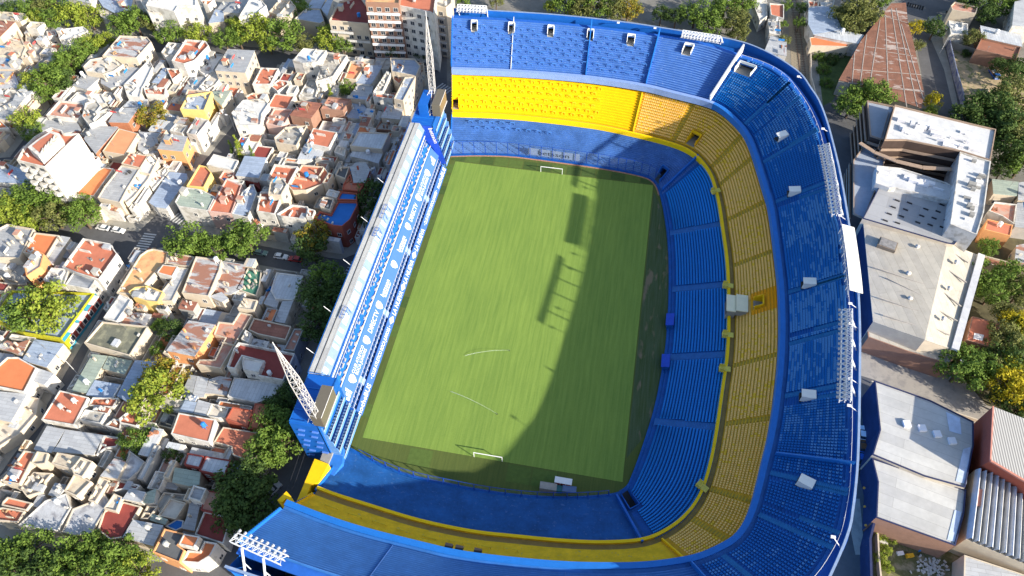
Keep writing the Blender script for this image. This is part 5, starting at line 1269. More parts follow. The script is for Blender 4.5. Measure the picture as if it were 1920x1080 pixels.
# ------------------------------------------------------------------ street blocks: pavements and the low annexes that fill their yards
asph = mat('street asphalt', (.105, .105, .11), .9, .22, .12); pave = mat('pavement slabs', (.30, .285, .25), .9, .18, .3); conc = mat('pale concrete road', (.34, .31, .27), .9, .12, .15, 'stain', (.25, .23, .21))  # conc is pale concrete with random darker stains
rd = MB(); rd.face([P(*a, .02) for a in ((-300, 1250), (-500, -60), (845, -60), (838, 100), (838, 190), (670, 850), (600, 870), (540, 950), (430, 1080), (400, 1250))]); struct('road', rd, asph)
BL = [
 [(-90, 300), (-90, 85), (100, 75), (178, 88), (60, 232), (15, 290)],
 [(200, 92), (480, 122), (455, 205), (385, 290), (325, 362), (258, 428), (180, 418), (0, 405), (-90, 395), (-90, 330), (40, 300), (110, 200)],
 [(525, 125), (780, 128), (808, 150), (770, 260), (715, 400), (690, 460), (640, 480), (560, 468), (345, 425), (425, 310), (500, 200)],
 [(262, 480), (300, 470), (580, 520), (622, 545), (600, 640), (560, 730), (520, 820), (480, 920), (430, 1010), (380, 1045), (260, 1040), (-90, 985), (60, 850), (150, 705), (215, 570)],
 [(-90, 430), (215, 478), (205, 545), (140, 655), (70, 775), (-10, 890), (-90, 940)],
 [(-90, 50), (-150, -60), (845, -60), (838, 30), (800, 105), (600, 95), (200, 60)],
]
for i, b in enumerate(BL):
    pl = [P(x, y, .14)[:2] for x, y in b]
    if area(pl) < 0: pl = pl[::-1]
    struct('pavement', MB().prism(offset_poly(pl, -1.3), 0, .14), pave)
def centre_px(q): 
    v = Vector(q)-CAM; return 960+FOC*v.dot(_r)/v.dot(_w), 540-FOC*v.dot(_u)/v.dot(_w)
# occupancy from the walls already standing
FOOT = []
for o in list(C.objects):
    if o.type == 'MESH' and o.name.split('.')[0] == 'wall' and o.parent:
        L_ = o.parent.location; vs = o.data.vertices; n = len(vs)//2; FOOT.append([(vs[i].co.x+L_.x, vs[i].co.y+L_.y) for i in range(n)])
FB = [(min(p[0] for p in f), max(p[0] for p in f), min(p[1] for p in f), max(p[1] for p in f)) for f in FOOT]
def occupied(x, y, m=.5):
    for f, b in zip(FOOT, FB):
        if b[0]-m <= x <= b[1]+m and b[2]-m <= y <= b[3]+m:
            if inside(f, x, y) or inside(f, x+m, y) or inside(f, x-m, y) or inside(f, x, y+m) or inside(f, x, y-m): return True
    return False
roots = [(o.location.x, o.location.y, o) for o in C.objects if o.type == 'EMPTY' and o.get('category') in ('house', 'apartment building')]
ar_ = random.Random(4)
for b in BL[:5]:
    pl = [P(x, y, .14)[:2] for x, y in b]; inn = offset_poly(pl, 1.2); xs = [p[0] for p in pl]; ys = [p[1] for p in pl]; g = 1.5; used = set()
    nx, ny = int((max(xs)-min(xs))/g), int((max(ys)-min(ys))/g)
    free = {(i, j) for i in range(nx) for j in range(ny) if inside(inn, min(xs)+i*g, min(ys)+j*g) and not occupied(min(xs)+i*g, min(ys)+j*g, .75)}
    for j in range(ny):
        for i in range(nx):
            if (i, j) not in free: continue
            w_, h_ = 1, 1; mw_, mh_ = ar_.randint(2, 6), ar_.randint(2, 6)
            while w_ < mw_ and (i+w_, j) in free: w_ += 1
            while h_ < mh_ and all((i+k, j+h_) in free for k in range(w_)): h_ += 1
            for a in range(w_):
                for c in range(h_): free.discard((i+a, j+c))
            x0, y0 = min(xs)+(i-.5)*g, min(ys)+(j-.5)*g; W_, H_ = w_*g, h_*g
            if w_*h_ < 2: continue
            cx, cy = x0+W_/2, y0+H_/2; r = ar_.random(); root = min(roots, key=lambda q: (q[0]-cx)**2+(q[1]-cy)**2)[2]; L_ = tuple(root.location)
            wk = ar_.choice('wwwwccg')
            if r < .16:   # open patio behind walls, with junk
                z = 2.4; m = MB(); m.box(cx, y0+.1, .14, W_, .15, z); m.box(cx, y0+H_-.1, .14, W_, .15, z); m.box(x0+.1, cy, .14, .15, H_-.4, z); m.box(x0+W_-.1, cy, .14, .15, H_-.4, z); m.build('patio_wall', WM[wk], root, L_)
                m = MB()
                for q in range(5): m.box(cx+ar_.uniform(-.4, .4)*W_*.7, cy+ar_.uniform(-.4, .4)*H_*.7, .14, ar_.uniform(.3, 1.3), ar_.uniform(.3, .8), ar_.uniform(.2, 1), ar_.uniform(0, 3))
                m.build('stored_clutter', ar_.choice(clut_m[:3]*3+clut_m[3:]), root, L_)['kind'] = 'stuff'
            elif r < .93:
                z = ar_.choice((3.0, 3.4, 4.2, 5.2, 6.2)); m = MB().box(cx, cy, .14, W_-.1, H_-.1, z-.3); an = m.build('annex', WM[wk], root, L_)
                rk = ar_.choice(('lm', 'gm', 'bm', 'wm', 'rm', 'te', 'tp', 'cr', 'wh', 'co', 'co', 'sl', 'or', 'dr', 'ru')); o_ = .12 if rk in METAL else -.2
                m = MB(); tl = ar_.uniform(-.25, .25); hx, hy = (W_+o_)/2, (H_+o_)/2
                m.hexa([(cx+a*hx, cy+c*hy, z-.2+a*tl) for a, c in ((-1, -1), (1, -1), (1, 1), (-1, 1))]+[(cx+a*hx, cy+c*hy, z-.1+a*tl) for a, c in ((-1, -1), (1, -1), (1, 1), (-1, 1))]); ro = m.build('annex_roof', RM[rk], an, L_)
                if rk not in METAL:
                    m = MB(); m.box(cx, y0+.1, z-.2, W_, .2, .55); m.box(cx, y0+H_-.1, z-.2, W_, .2, .55); m.box(x0+.1, cy, z-.2, .2, H_-.45, .55); m.box(x0+W_-.1, cy, z-.2, .2, H_-.45, .55); m.build('parapet', WM[wk], an, L_)
                if ar_.random() < .5:
                    m = MB()
                    for q in range(ar_.randint(1, 4)): m.box(cx+ar_.uniform(-.35, .35)*W_, cy+ar_.uniform(-.35, .35)*H_, z-.1, ar_.uniform(.3, 1.2), ar_.uniform(.2, .7), ar_.uniform(.2, 1.1), ar_.uniform(0, 3))
                    m.build('stored_clutter', ar_.choice(clut_m[:3]*3+clut_m[3:]), an, L_)['kind'] = 'stuff'
# special street front on the vine covered building: teal band, dark red wall, white awnings
x0_, y0_, _ = P(177, 548, 6); x1_, y1_, _ = P(113, 634, 6); root = min(roots, key=lambda q: (q[0]-(x0_-8))**2+(q[1]-(y0_+y1_)/2)**2)[2]
vb = [o for o in C.objects if 'vine covered yellow' in (o.get('label') or '')]
if vb:
    root = vb[0]; L_ = tuple(root.location); a, b = Vector((x0_, y0_)), Vector((x1_, y1_)); d = (b-a).normalized(); nn = Vector((-d.y, d.x))
    if nn.x < 0: nn = -nn
    Lw = (b-a).length
    def band(z0, z1, o, u0=0, u1=1):
        p, q = a+d*Lw*u0+nn*o, a+d*Lw*u1+nn*o; return MB().hexa([(p.x, p.y, z0), (q.x, q.y, z0), (q.x-nn.x*.3, q.y-nn.y*.3, z0), (p.x-nn.x*.3, p.y-nn.y*.3, z0), (p.x, p.y, z1), (q.x, q.y, z1), (q.x-nn.x*.3, q.y-nn.y*.3, z1), (p.x-nn.x*.3, p.y-nn.y*.3, z1)])
    fr_ = band(.1, 4.0, .12).build('dark_red_front', WM['d'], root, L_); band(4.0, 5.4, .16).build('teal_band', WM['t'], root, L_); band(.1, 1.0, .2).build('teal_plinth', WM['t'], fr_, L_)
    for u in (.12, .3, .48, .66, .84):
        w_ = .05; band(1.2, 3.3, .22, u-w_, u+w_).build('window', frm_m, fr_, L_); band(1.4, 3.1, .25, u-w_*.7, u+w_*.7).build('pane', win_m, fr_, L_)
    for u in (.02, .36, .62): 
        p = a+d*Lw*(u+.12)+nn*.9; MB().box(p.x, p.y, 5.3, 1.6, Lw*.2, .12, math.atan2(d.y, d.x)-PI/2).build('awning', let_m, root, L_)

# ------------------------------------------------------------------ right side buildings
rows(1440, 0, 4, """
6 bm w clutter=0|305,58 400,45 480,52 560,222 342,258 302,180|grey blue curved shed roof beside the railway
6 wm w clutter=0|345,262 560,226 720,262 680,328 522,300|white roof strip joining the striped rust roof
5 or c clutter=0 par=.2|312,282 400,262 620,322 598,350 322,340|orange lean-to row under the white roof strip
6 te w clutter=0|12,22 120,32 120,138 22,110|terracotta roofed house left of the railway
5 wh w clutter=7|0,140 90,150 95,260 10,250|white junk roof house beside the rail line
5 lm w clutter=3|20,270 140,290 140,420 -30,390|low pale roof touching the blue rim of the stadium
5 wh w clutter=4|-120,0 -10,0 -5,120 -60,160|small white house tucked behind the far right terrace corner
7 tp c clutter=0 win=.9|1372,42 1402,12 1575,52 1560,100 1382,72|cream house with a worn red roof at the top right street
6 wh w clutter=2|1355,152 1500,178 1500,258 1372,250|white coated roof beside the graffiti wall
6 wm n clutter=0|1592,190 1900,260 1908,350 1602,280|long white sheet roof at the right edge
6 bw n clutter=2|1562,368 1602,284 1900,352 1868,440|long dark brown roof in front of the white sheet roof
9 lm w clutter=1|1850,12 1990,-20 1990,205 1832,190|pale warehouse corner at the top right edge
7 lm w clutter=2|1560,-30 1700,-20 1690,30 1580,20|roof fragment on the top right edge
6 te w|300,0 380,10 380,48 308,46|small dark red roof on the top edge beside the railway
6 wh w clutter=2|385,0 500,0 490,48 400,45|white roof on the top edge right of the railway
5 te w|490,50 570,58 560,110 500,95|tiny terracotta roof under the big olive tree
""")
rows(1440, 270, 4, """
5 gg c clutter=1|1680,262 1880,284 1868,390 1690,372|grey green yard roof at the right edge
6 tp w clutter=1|1658,500 1700,432 1868,452 1848,600 1760,540|white patched roof over orange walls at the right edge
6 te o clutter=0 par=.2|1622,640 1648,562 1838,608 1820,690|salmon pink roof at the right edge below the orange wall
4 bw c clutter=0|1612,832 1840,892 1818,950 1640,890|brown lean-to roof above the right edge trees
5 rm c clutter=2|1862,760 1960,740 1960,930 1850,880|patched rusty roof cut by the right edge
5 lm c clutter=1|1880,290 1990,270 1990,430 1875,420|pale roof cut by the right edge near the grey green yard
5 gm g clutter=2|1870,440 1990,440 1990,640 1850,620|dark roof cut by the right edge beside the salmon roof
""")
def wp(txt, z, ox=0, oy=0, s=1): return [P(ox+float(a.split(',')[0])/s, oy+float(a.split(',')[1])/s, z) for a in txt.split()]
hut = house(wp('1823,593 1876,606 1865,654 1812,637', 6), 6, 'te', 'n', 'small square red roofed hut among the right edge trees', par=.15, clutter=0, tank=0, name='hut', cat='hut')
q = wp('1827,624 1845,628 1842,639 1825,635', 5.93); hut.part('roof_patch', MB().face(q), let_m)
# triangular shed with the striped rust roof
RM['rs'] = mat('rust brown sheets with white seams', (.27, .125, .08), .8, .25, .35, 'rusty', amount=.40, col2=(.42, .34, .30), ang=math.radians(3), bw=7, rh=3)
METAL.add('rs')
tri = house(wp('530,600 700,300 925,25 1035,20 1050,170 1085,290 1172,700 1150,812 915,730 640,625', 6.5, 1440, 0, 4), 6.5, 'rs', 'c', 'wedge shaped shed with a rust brown roof crossed by white seams', clutter=0, tank=0, name='shed', cat='shed', win=.2)
m = MB()
for a, b in (((925, 60), (1040, 800)), ((880, 110), (905, 735)), ((840, 150), (760, 660)), ((960, 60), (1120, 800)), ((740, 260), (690, 640)), ((650, 400), (632, 620)), ((640, 520), (1150, 560)), ((600, 620), (1170, 690)), ((900, 390), (1090, 420)), ((860, 120), (1045, 170)), ((740, 350), (920, 372)), ((1000, 180), (1165, 740))):
    p, q = P(1440+a[0]/4, a[1]/4, 6.55), P(1440+b[0]/4, b[1]/4, 6.55); m.beam(p, q, .28, .06)
tri.part('roof_seam', m, mat('pale roof seams', (.40, .35, .31), .8, .3, 1))
# warehouses
RM['lg'] = mat('light grey membrane', (.40, .40, .40), .8, .08, .25, 'sheet', bw=9, rh=5, ang=.3); RM['ch'] = mat('cream hangar roof', (.50, .46, .385), .8, .15, .3, 'sheet', bw=30, rh=2.2, ang=PI/2-.25)
RM['pg'] = mat('pale warehouse roof', (.56, .545, .50), .8, .16, .12, 'sheet', bw=30, rh=2.6, ang=.25)
W1 = house(wp('710,556 830,326 905,347 950,301 1310,411 1352,392 1480,432 1480,462 1598,512 1400,752 1342,742', 13.5, 1440, 270, 4), 13.5, 'lg', 'k', 'light grey flat roofed warehouse block with rows of small dark vents', par=.25, clutter=0, tank=0, win=0, name='warehouse', cat='warehouse', wk2='c')
for r_ in range(4):
    for c_ in range(5):
        if c_ == 2 and r_ == 0: continue
        x_, y_ = 950+c_*92-r_*30, 418+c_*18+r_*50
        if c_ > 1: x_ += 60; y_ -= 22
        a = P(1440+x_/4, 270+y_/4, 13.3); b = P(1440+(x_+38)/4, 270+(y_+14)/4, 13.3); W1.part('roof_vent', MB().beam(a, b, .45, .35), dark)
W2 = Thing('warehouse', 'big cream roofed hangar with a dark blue mural wall facing the stadium', 'warehouse', P(1690, 540, 0)); zl, zr_, ze = 11.5, 12.5, 9.5
A, B, D, Cc = P(1618, 411, zl), P(1776, 456, zr_), P(1734, 637, zr_), P(1637, 603, zl); E1, E2 = P(1840, 480, ze), P(1790, 656, ze)
rf = MB().hexa([(p[0], p[1], p[2]-.25) for p in (A, Cc, D, B)]+[A, Cc, D, B]); W2.part('roof', rf, RM['ch'])
W2.part('side_roof', MB().hexa([(p[0], p[1], p[2]-.25) for p in (B, D, E2, E1)]+[(p[0], p[1], p[2]-.02) for p in (B, D, E2, E1)]), RM['ch'])
m = MB()
for p, q_ in ((A, Cc), (Cc, D), (D, E2), (E2, E1)): m.face([(p[0], p[1], 0), (q_[0], q_[1], 0), (q_[0], q_[1], q_[2]-.2), (p[0], p[1], p[2]-.2)], 0 if p is A else 1)
W2.part('wall', m, [WM['k'], WM['c']])
m = MB(); lip = [P(1840, 478, 10.3), P(1790, 656, 10.3)]; m.beam(lip[0], lip[1], 1.8, .8); W2.part('gutter', m, mat('pale grey gutter', (.55, .55, .56), .6))
for a, b in (((1636, 500), (1752, 540)), ((1648, 558), (1740, 590)), ((1655, 590), (1722, 612)), ((1660, 520), (1745, 562)), ((1780, 470), (1815, 492)), ((1775, 505), (1812, 530)), ((1765, 545), (1802, 575)), ((1755, 580), (1795, 602)), ((1750, 615), (1780, 628))): W2.part('roof_rib', MB().beam(P(*a, 12.2 if a[0] < 1750 else 11.6), P(*b, 12.2 if a[0] < 1750 else 11.0), .3, .35), mat('dusty ribs', (.42, .38, .33), .8, .2))
c0 = P(1662, 462, 11.8); m = MB().box(c0[0], c0[1], 11.4, 5.0, 3.6, 1.6, -.35); m.box(c0[0], c0[1], 13.0, 4.4, 3.0, .15, -.35, 1); W2.part('plant_room', m, [mat('rusty plant room', (.24, .19, .14), .9, .3, 2), clut_m[0]])
for a in ((1720, 463), (1703, 513), (1706, 560), (1793, 492), (1780, 541), (1769, 598)):
    c0 = P(*a, 12.4); W2.part('roof_fan', MB().cyl(c0[0], c0[1], 11.9, .45, .9, 10).cyl(c0[0], c0[1], 12.8, .7, .3, 10, 0, .2), clut_m[1])
dock = house(wp('1626,615 1641,603 1735,638 1800,661 1778,683 1700,658 1628,632', 7), 7, 'ch', 'n', 'low cream loading canopy with green gates at the street end of the hangar', name='loading_dock', cat='loading dock', par=.1, clutter=0, tank=0, win=0)
for a, b in (((1655, 645), (1676, 652)), ((1670, 652), (1708, 668))):
    p, q_ = P(*a, 0), P(*b, 0); dd = Vector((q_[0]-p[0], q_[1]-p[1], 0)).normalized(); dock.part('gate', MB().beam((p[0], p[1], 2.2), (q_[0], q_[1], 2.2), .3, 3.6), mat('green gate', (.16, .30, .10), .6))
W3 = house(wp('1640,713 1745,750 1826,790 1826,835 1810,914 1735,893 1636,852 1650,805', 10), 10, 'pg', 'k', 'pale roofed warehouse with white skylight boxes crossed by a stadium shadow', par=.3, clutter=0, tank=0, win=0, name='warehouse', cat='warehouse', wk2='c')
for a in ((1700, 795), (1729, 803), (1757, 814), (1785, 827)):
    c0 = P(*a, 10); W3.part('skylight', MB().box(c0[0], c0[1], 9.7, 1.7, 1.7, .7, .2), let_m)
W3.part('translucent_sheet', MB().face(wp('1774,772 1800,783 1803,815 1780,808', 9.78)), mat('pale blue sheet', (.55, .62, .74), .5))
W3.part('translucent_strip', MB().face(wp('1806,842 1820,838 1812,908 1792,902', 9.78)), mat('pale blue sheet', (.55, .62, .74), .5))
W4 = house(wp('1635,858 1812,918 1808,962 1792,1023 1643,970 1646,903', 9), 9, 'pg', 'k', 'pale roofed warehouse above the overgrown yard', par=.3, clutter=0, tank=0, win=0, name='warehouse', cat='warehouse', wk2='n')
W4.part('translucent_strip', MB().face(wp('1790,956 1803,960 1790,1016 1776,1012', 8.78)), mat('pale blue sheet', (.55, .62, .74), .5))
# dark blue mural wall lamps along the street
mw = Thing('mural_wall', 'dark blue street wall with small orange lamps opposite the stadium', 'wall', P(1625, 1000, 0)); m = MB()
pp = [P(1640, 970, 6), P(1630, 1010, 6), P(1632, 1085, 6), P(1640, 1120, 6)]
for a, b in zip(pp, pp[1:]): m.hexa([(a[0], a[1], 0), (b[0], b[1], 0), (b[0]+.5, b[1], 0), (a[0]+.5, a[1], 0), (a[0], a[1], 6), (b[0], b[1], 6), (b[0]+.5, b[1], 6), (a[0]+.5, a[1], 6)])
mw.part('panel', m, WM['k'])
for a in ((1620, 915), (1621, 950), (1623, 985), (1626, 1025), (1628, 1060)):
    c0 = P(*a, 4); mw.part('lamp', MB().box(c0[0], c0[1], 3.8, .4, .4, .5), mat('orange wall lamp', (.8, .35, .05), .5))
# red hall, ribbed vault hall
red = Thing('hall', 'red walled hall with a ribbed grey roof at the right edge', 'hall', P(1880, 830, 0)); z = 16
pl = wp('1862,762 1960,800 1960,925 1857,864', z); red.part('roof', MB().hexa([(p[0], p[1], z-.2) for p in pl[::-1]]+pl[::-1]), mat('ribbed light roof', (.56, .54, .50), .7, .05, .4, 'rows', (.26, .25, .24), ws=.55, dir='X'))
w_ = [(p[0], p[1]) for p in pl]; base = [P(1828, 792, 3), P(1826, 878, 3)]
m = MB().face([(base[0][0], base[0][1], 0), (base[1][0], base[1][1], 0), (w_[3][0], w_[3][1], z-.2), (w_[0][0], w_[0][1], z-.2)]); m.face([(base[1][0], base[1][1], 0), (w_[2][0], w_[2][1], 0), (w_[2][0], w_[2][1], z-.2), (w_[3][0], w_[3][1], z-.2)]); m.face([(base[0][0], base[0][1], 0), (w_[1][0], w_[1][1], 0), (w_[1][0], w_[1][1], z-.2), (w_[0][0], w_[0][1], z-.2)])
red.part('wall', m, WM['r'])
red.part('roof_edge', MB().beam(pl[3], pl[2], .5, .5).beam(pl[0], pl[3], .3, .3), mat('salmon trim', (.6, .25, .18), .7))
vh = Thing('vault_hall', 'hall with a row of white barrel vault roof ribs at the right edge', 'hall', P(1870, 960, 0)); z = 9
a0, a1, b0, b1 = Vector(P(1829, 880, z)), Vector(P(1965, 925, z)), Vector(P(1812, 1010, z)), Vector(P(1965, 1075, z)); nv = 12
vh.part('wall', MB().prism([(p.x, p.y) for p in (a0, b0, b1, a1)], 0, z-.3), WM['c'])
for i in range(nv):
    m = MB(); wd_ = (.8 if i % 3 else .95); u0, u1 = (i+.5-wd_/2)/nv, (i+.5+wd_/2)/nv; K = 8
    for k in range(K):
        def q2(k_): t = k_/K; u = u0+(u1-u0)*t; h = math.sin(PI*t)*1.5; p, q = a0.lerp(a1, u), b0.lerp(b1, u); return (p.x, p.y, p.z+h-.3), (q.x, q.y, q.z+h-.3)
        (p, q), (r, s_) = q2(k), q2(k+1); m.face([p, q, s_, r])
    vh.part('roof_vault', m, mat('white vault sheet', (.60, .59, .57), .6, .15, .4) if i % 3 else mat('blue white vault sheet', (.54, .56, .60), .6, .15, .4))
vh.part('roof_patch', MB().face([a0.lerp(b0, .3)+Vector((.6, 0, .8)), a0.lerp(b0, .55)+Vector((.6, 0, .8)), a0.lerp(b0, .55)+Vector((1.9, 0, .8)), a0.lerp(b0, .3)+Vector((1.9, 0, .8))]), mat('salmon roof patch', (.6, .26, .18), .7))
lowb = house(wp('1808,1040 1960,1090 1960,1130 1806,1120', 6), 6, 'lm', 'c', 'pale ribbed roof at the bottom right corner', par=.2, clutter=0, tank=0, win=0, name='shed', cat='shed')
# tilted billboard above the vaults
bb = Thing('billboard', 'yellow framed blue billboard with a pale oval beside the red hall', 'billboard', P(1880, 890, 9)); P0, P1_ = Vector(P(1871, 888, 10)), Vector(P(1960, 931, 10)); u = (P1_-P0).normalized(); n_ = Vector((u.y, -u.x, 0)); upv = (Vector((0, 0, 1))*.75-n_*.66).normalized()
m = MB().face([P0, P1_, P1_+upv*2.6, P0+upv*2.6]); m.face([P0-upv.cross(u)*0+n_*-.2, P1_+n_*-.2, P1_+upv*2.6+n_*-.2, P0+upv*2.6+n_*-.2]); bp_ = bb.part('board', m, mat('billboard blue', (.06, .11, .3), .5))
f = n_*.04+Vector((0, 0, .04)); bb.part('frame', MB().beam(P0+f, P1_+f, .3, .2).beam(P0+upv*2.6+f, P1_+upv*2.6+f, .25, .2), mat('billboard yellow', (.8, .52, .03), .5))
c0 = P0+u*3.6+upv*1.4+f; bb.part('oval_emblem', MB().face([c0+u*1.5*math.cos(t*PI/8)+upv*.9*math.sin(t*PI/8) for t in range(16)]), mat('billboard pale pink', (.6, .52, .52), .6), bp_)
m = MB()
for k in (0, .33, .66, 1): m.beam(P0.lerp(P1_, k)+upv*1.2, P0.lerp(P1_, k)-n_*3+Vector((0, 0, -2)), .12)
bb.part('support_frame', m, clut_m[0])
# ------------------------------------------------------------------ modern white apartment building
ap = Thing('apartment_building', 'modern white and dark brown apartment building with curved courtyard right of the stadium', 'building', P(1740, 290, 0)); z = 19
def solid(nm, txt, z0, z1, wm_, rm_, par=.5, ox=0, oy=0, s=1):
    pl = [(p[0], p[1]) for p in wp(txt, z1, ox, oy, s)]
    if area(pl) < 0: pl = pl[::-1]
    w_ = ap.part(nm, MB().prism(pl, z0, z1-par, cap=False), wm_); inn = offset_poly(pl, .3); ap.part('roof', MB().face([(x, y, z1-par) for x, y in inn]), rm_, w_)
    m = MB(); n = len(pl)
    for i in range(n):
        j = (i+1) % n; a, b, c, d = pl[i], pl[j], inn[j], inn[i]; m.hexa([(q_[0], q_[1], z1-par-.02) for q_ in (a, b, c, d)]+[(q_[0], q_[1], z1) for q_ in (a, b, c, d)])
    ap.part('parapet', m, wm_ if wm_ is not WM['a'] else mat('tan slab edge', (.35, .25, .18), .8), w_); return pl, w_
wr = mat('white roof membrane', (.60, .60, .60), .7, .12, .3, 'stain', (.5, .5, .5)); gt = mat('grey blue terrace', (.30, .34, .40), .8, .1)
west, ww = solid('west_wing', '1626,188 1677,199 1668,235 1657,262 1632,254', 0, 16, WM['a'], gt)
north, nw = solid('north_wing', '1678,196 1825,232 1868,242 1858,300 1800,282 1700,262 1659,262', 0, 19, WM['a'], wr)
east, ew = solid('east_wing', '1858,302 1845,398 1832,440 1782,420 1792,350 1800,284', 0, 18.6, WM['w'], wr)
south, sw_ = solid('south_wing', '1642,343 1644,310 1690,315 1775,342 1792,352 1780,376 1680,352 1668,352', 0, 15, WM['w'], wr)
blk, bw_ = solid('lower_block', '1600,300 1628,262 1660,300 1646,345 1620,410 1600,400', 0, 12, WM['a'], gt)
rr = random.Random(12)
for i in range(26):
    u, v = rr.random(), rr.random(); a = Vector((1690, 212)).lerp(Vector((1845, 252)), u); c0 = P(a.x-6*v, a.y+38*v, 18.6)
    ap.part('roof_unit', MB().box(c0[0], c0[1], 18.5, rr.choice((1.2, 2.4, 4)), rr.choice((.3, 1.2, 1.6)), rr.uniform(.5, 1.3), -.25), let_m, nw)
for i in range(14):
    v = rr.random(); a = Vector((1840, 300)).lerp(Vector((1815, 415)), v); c0 = P(a.x+rr.uniform(-14, 8), a.y, 18.2)
    ap.part('roof_unit', MB().box(c0[0], c0[1], 18.1, rr.choice((1.2, 2)), rr.choice((.8, 1.4)), rr.uniform(.5, 1.3), -.25), rr.choice((let_m, grey)), ew)
for i in range(10):
    v = rr.random(); a = Vector((1650, 322)).lerp(Vector((1775, 355)), v); c0 = P(a.x, a.y+rr.uniform(-4, 5), 14.6)
    ap.part('roof_unit', MB().box(c0[0], c0[1], 14.5, rr.choice((1.2, 3)), rr.choice((.4, 1.2)), rr.uniform(.5, 1.2), -.25), let_m, sw_)
tn = mat('tan slab edge', (.35, .25, .18), .8)
def bands(pl, z1, under, idx, n=5, out=.7):
    for i in idx:
        a, b = Vector(pl[i]), Vector(pl[(i+1) % len(pl)]); d = (b-a).normalized(); nn = Vector((d.y, -d.x))
        for k in range(n):
            zz = z1-1-(k+.6)*z1/n*.92; p, q_ = a+nn*out*.5, b+nn*out*.5; ap.part('balcony', MB().beam((p.x, p.y, zz), (q_.x, q_.y, zz), out, .25).beam((a.x+nn.x*out, a.y+nn.y*out, zz+.5), (b.x+nn.x*out, b.y+nn.y*out, zz+.5), .06, .9), tn, under)
for pl, z1, un in ((west, 16, ww), (blk, 12, bw_), (north, 18, nw)):
    idx = []
    for i in range(len(pl)):
        a, b = pl[i], pl[(i+1) % len(pl)]; nx, ny = b[1]-a[1], -(b[0]-a[0]); L_ = math.hypot(nx, ny)
        if L_ > 4 and (nx*(CAM.x-a[0])+ny*(CAM.y-a[1])) > 0: idx.append(i)
    bands(pl, z1, un, idx)
for k in range(4):      # curved courtyard balconies
    m = MB(); zz = 16.2-k*3; c = Vector(P(1705, 232, zz)[:2]); pts = [Vector(P(x, y, zz)[:2]) for x, y in ((1612, 268), (1640, 286), (1680, 302), (1730, 314), (1785, 318))]
    for a, b in zip(pts, pts[1:]): m.beam((a.x, a.y, zz), (b.x, b.y, zz), 1.4, .3)
    ap.part('balcony', m, tn, nw)
m = MB(); pts = [P(x, y, 15) for x, y in ((1640, 262), (1800, 300), (1790, 335), (1720, 325), (1650, 292))]; m.prism([(p[0], p[1]) for p in pts], 0, 8); ap.part('courtyard_block', m, WM['a'])
# ------------------------------------------------------------------ apartment blocks behind the top street and the white tower at the left
def block(quad_top, z, wk, rk, lab, balw, dens=1.0, set_=None, name='apartment_building'):
    t = house(wp(quad_top, z), z, rk, wk, lab, name=name, cat='apartment building', win=0, par=.8, clutter=4, tank=1)
    poly = [(p[0], p[1]) for p in wp(quad_top, z)]
    if area(poly) < 0: poly = poly[::-1]
    for i in range(len(poly)):
        a, b = poly[i], poly[(i+1) % len(poly)]; nx, ny = b[1]-a[1], -(b[0]-a[0]); L_ = math.hypot(nx, ny)
        if L_ > 3.5 and (nx*(CAM.x-a[0])+ny*(CAM.y-a[1]))/L_ > 40 and (set_ is None or i in set_(poly)):
            windows(t, None, a, b, 0, z-.8, dens, balw(i) if callable(balw) else balw, frm_m if wk != 'n' else let_m, (1.5, 1.5))
    return t
block('617,38 636,2 675,-8 688,10 692,40 690,44', 15, 'c', 'dr', 'cream four storey building with stepped balconies on the top street', True, .85)
block('685,4 688,-30 752,-26 748,6', 27, 'n', 'oc', 'tall brown and white apartment block with stacked balconies on the top street', True, 1)
block('748,10 752,-26 820,-22 813,26 806,22', 25, 'w', 'te', 'tall white apartment block on the corner opposite the far tower', lambda i: False, 1)
block('815,10 826,-30 850,-28 846,6 836,14', 22, 'c', 'cr', 'cream and pink apartment block behind the tall white corner block', True, .8)
wt = house(wp('31,300 44,276 64,256 96,238 116,244 118,250 148,250 84,313', 21), 21, 'te', 'w', 'white apartment tower with rounded balconies and one huge blank white side wall', name='apartment_building', cat='apartment building', win=0, par=.9, clutter=2, tank=0)
pl = [(p[0], p[1]) for p in wp('31,300 84,313', 21)]; a, b = Vector(pl[0]), Vector(pl[1]); d = (b-a).normalized(); nn = Vector((d.y, -d.x))
for f_ in range(6):
    for i in range(3):
        c = a+d*((b-a).length*(i+.5)/3)+nn*.1; m = MB(); z0 = 3.0+f_*2.95
        m.prism([(c.x+d.x*u*1.35+nn.x*v*1.3, c.y+d.y*u*1.35+nn.y*v*1.3) for u, v in ((-1, 0), (-.85, .7), (-.4, 1), (.4, 1), (.85, .7), (1, 0))], z0, z0+1.05); wt.part('balcony', m, WM['w'])
        m = MB(); m.hexa([(c.x+d.x*u+nn.x*o, c.y+d.y*u+nn.y*o, zz) for zz in (z0+1.05, z0+2.2) for u, o in ((-.8, 0), (.8, 0), (.8, .06), (-.8, .06))]); wt.part('window', m, win_m)
q = wp('44,275 64,259 95,239 115,246 117,256 70,297', 24); pl = [(p[0], p[1]) for p in q]
if area(pl) < 0: pl = pl[::-1]
pl = offset_poly(pl, .8); w2_ = wt.part('roof_house', MB().prism(pl, 20, 23.6), WM['w']); m = MB().prism(offset_poly(pl, 1.1), 23.6, 23.75); wt.part('terrace', m, RM['te'], w2_)
for i in range(5):
    c = Vector(pl[0]).lerp(Vector(pl[2]), .2+.14*i); wt.part('roof_beam', MB().box(c.x, c.y, 23.7, .3, 2.2, .5, .3), WM['w'], w2_)

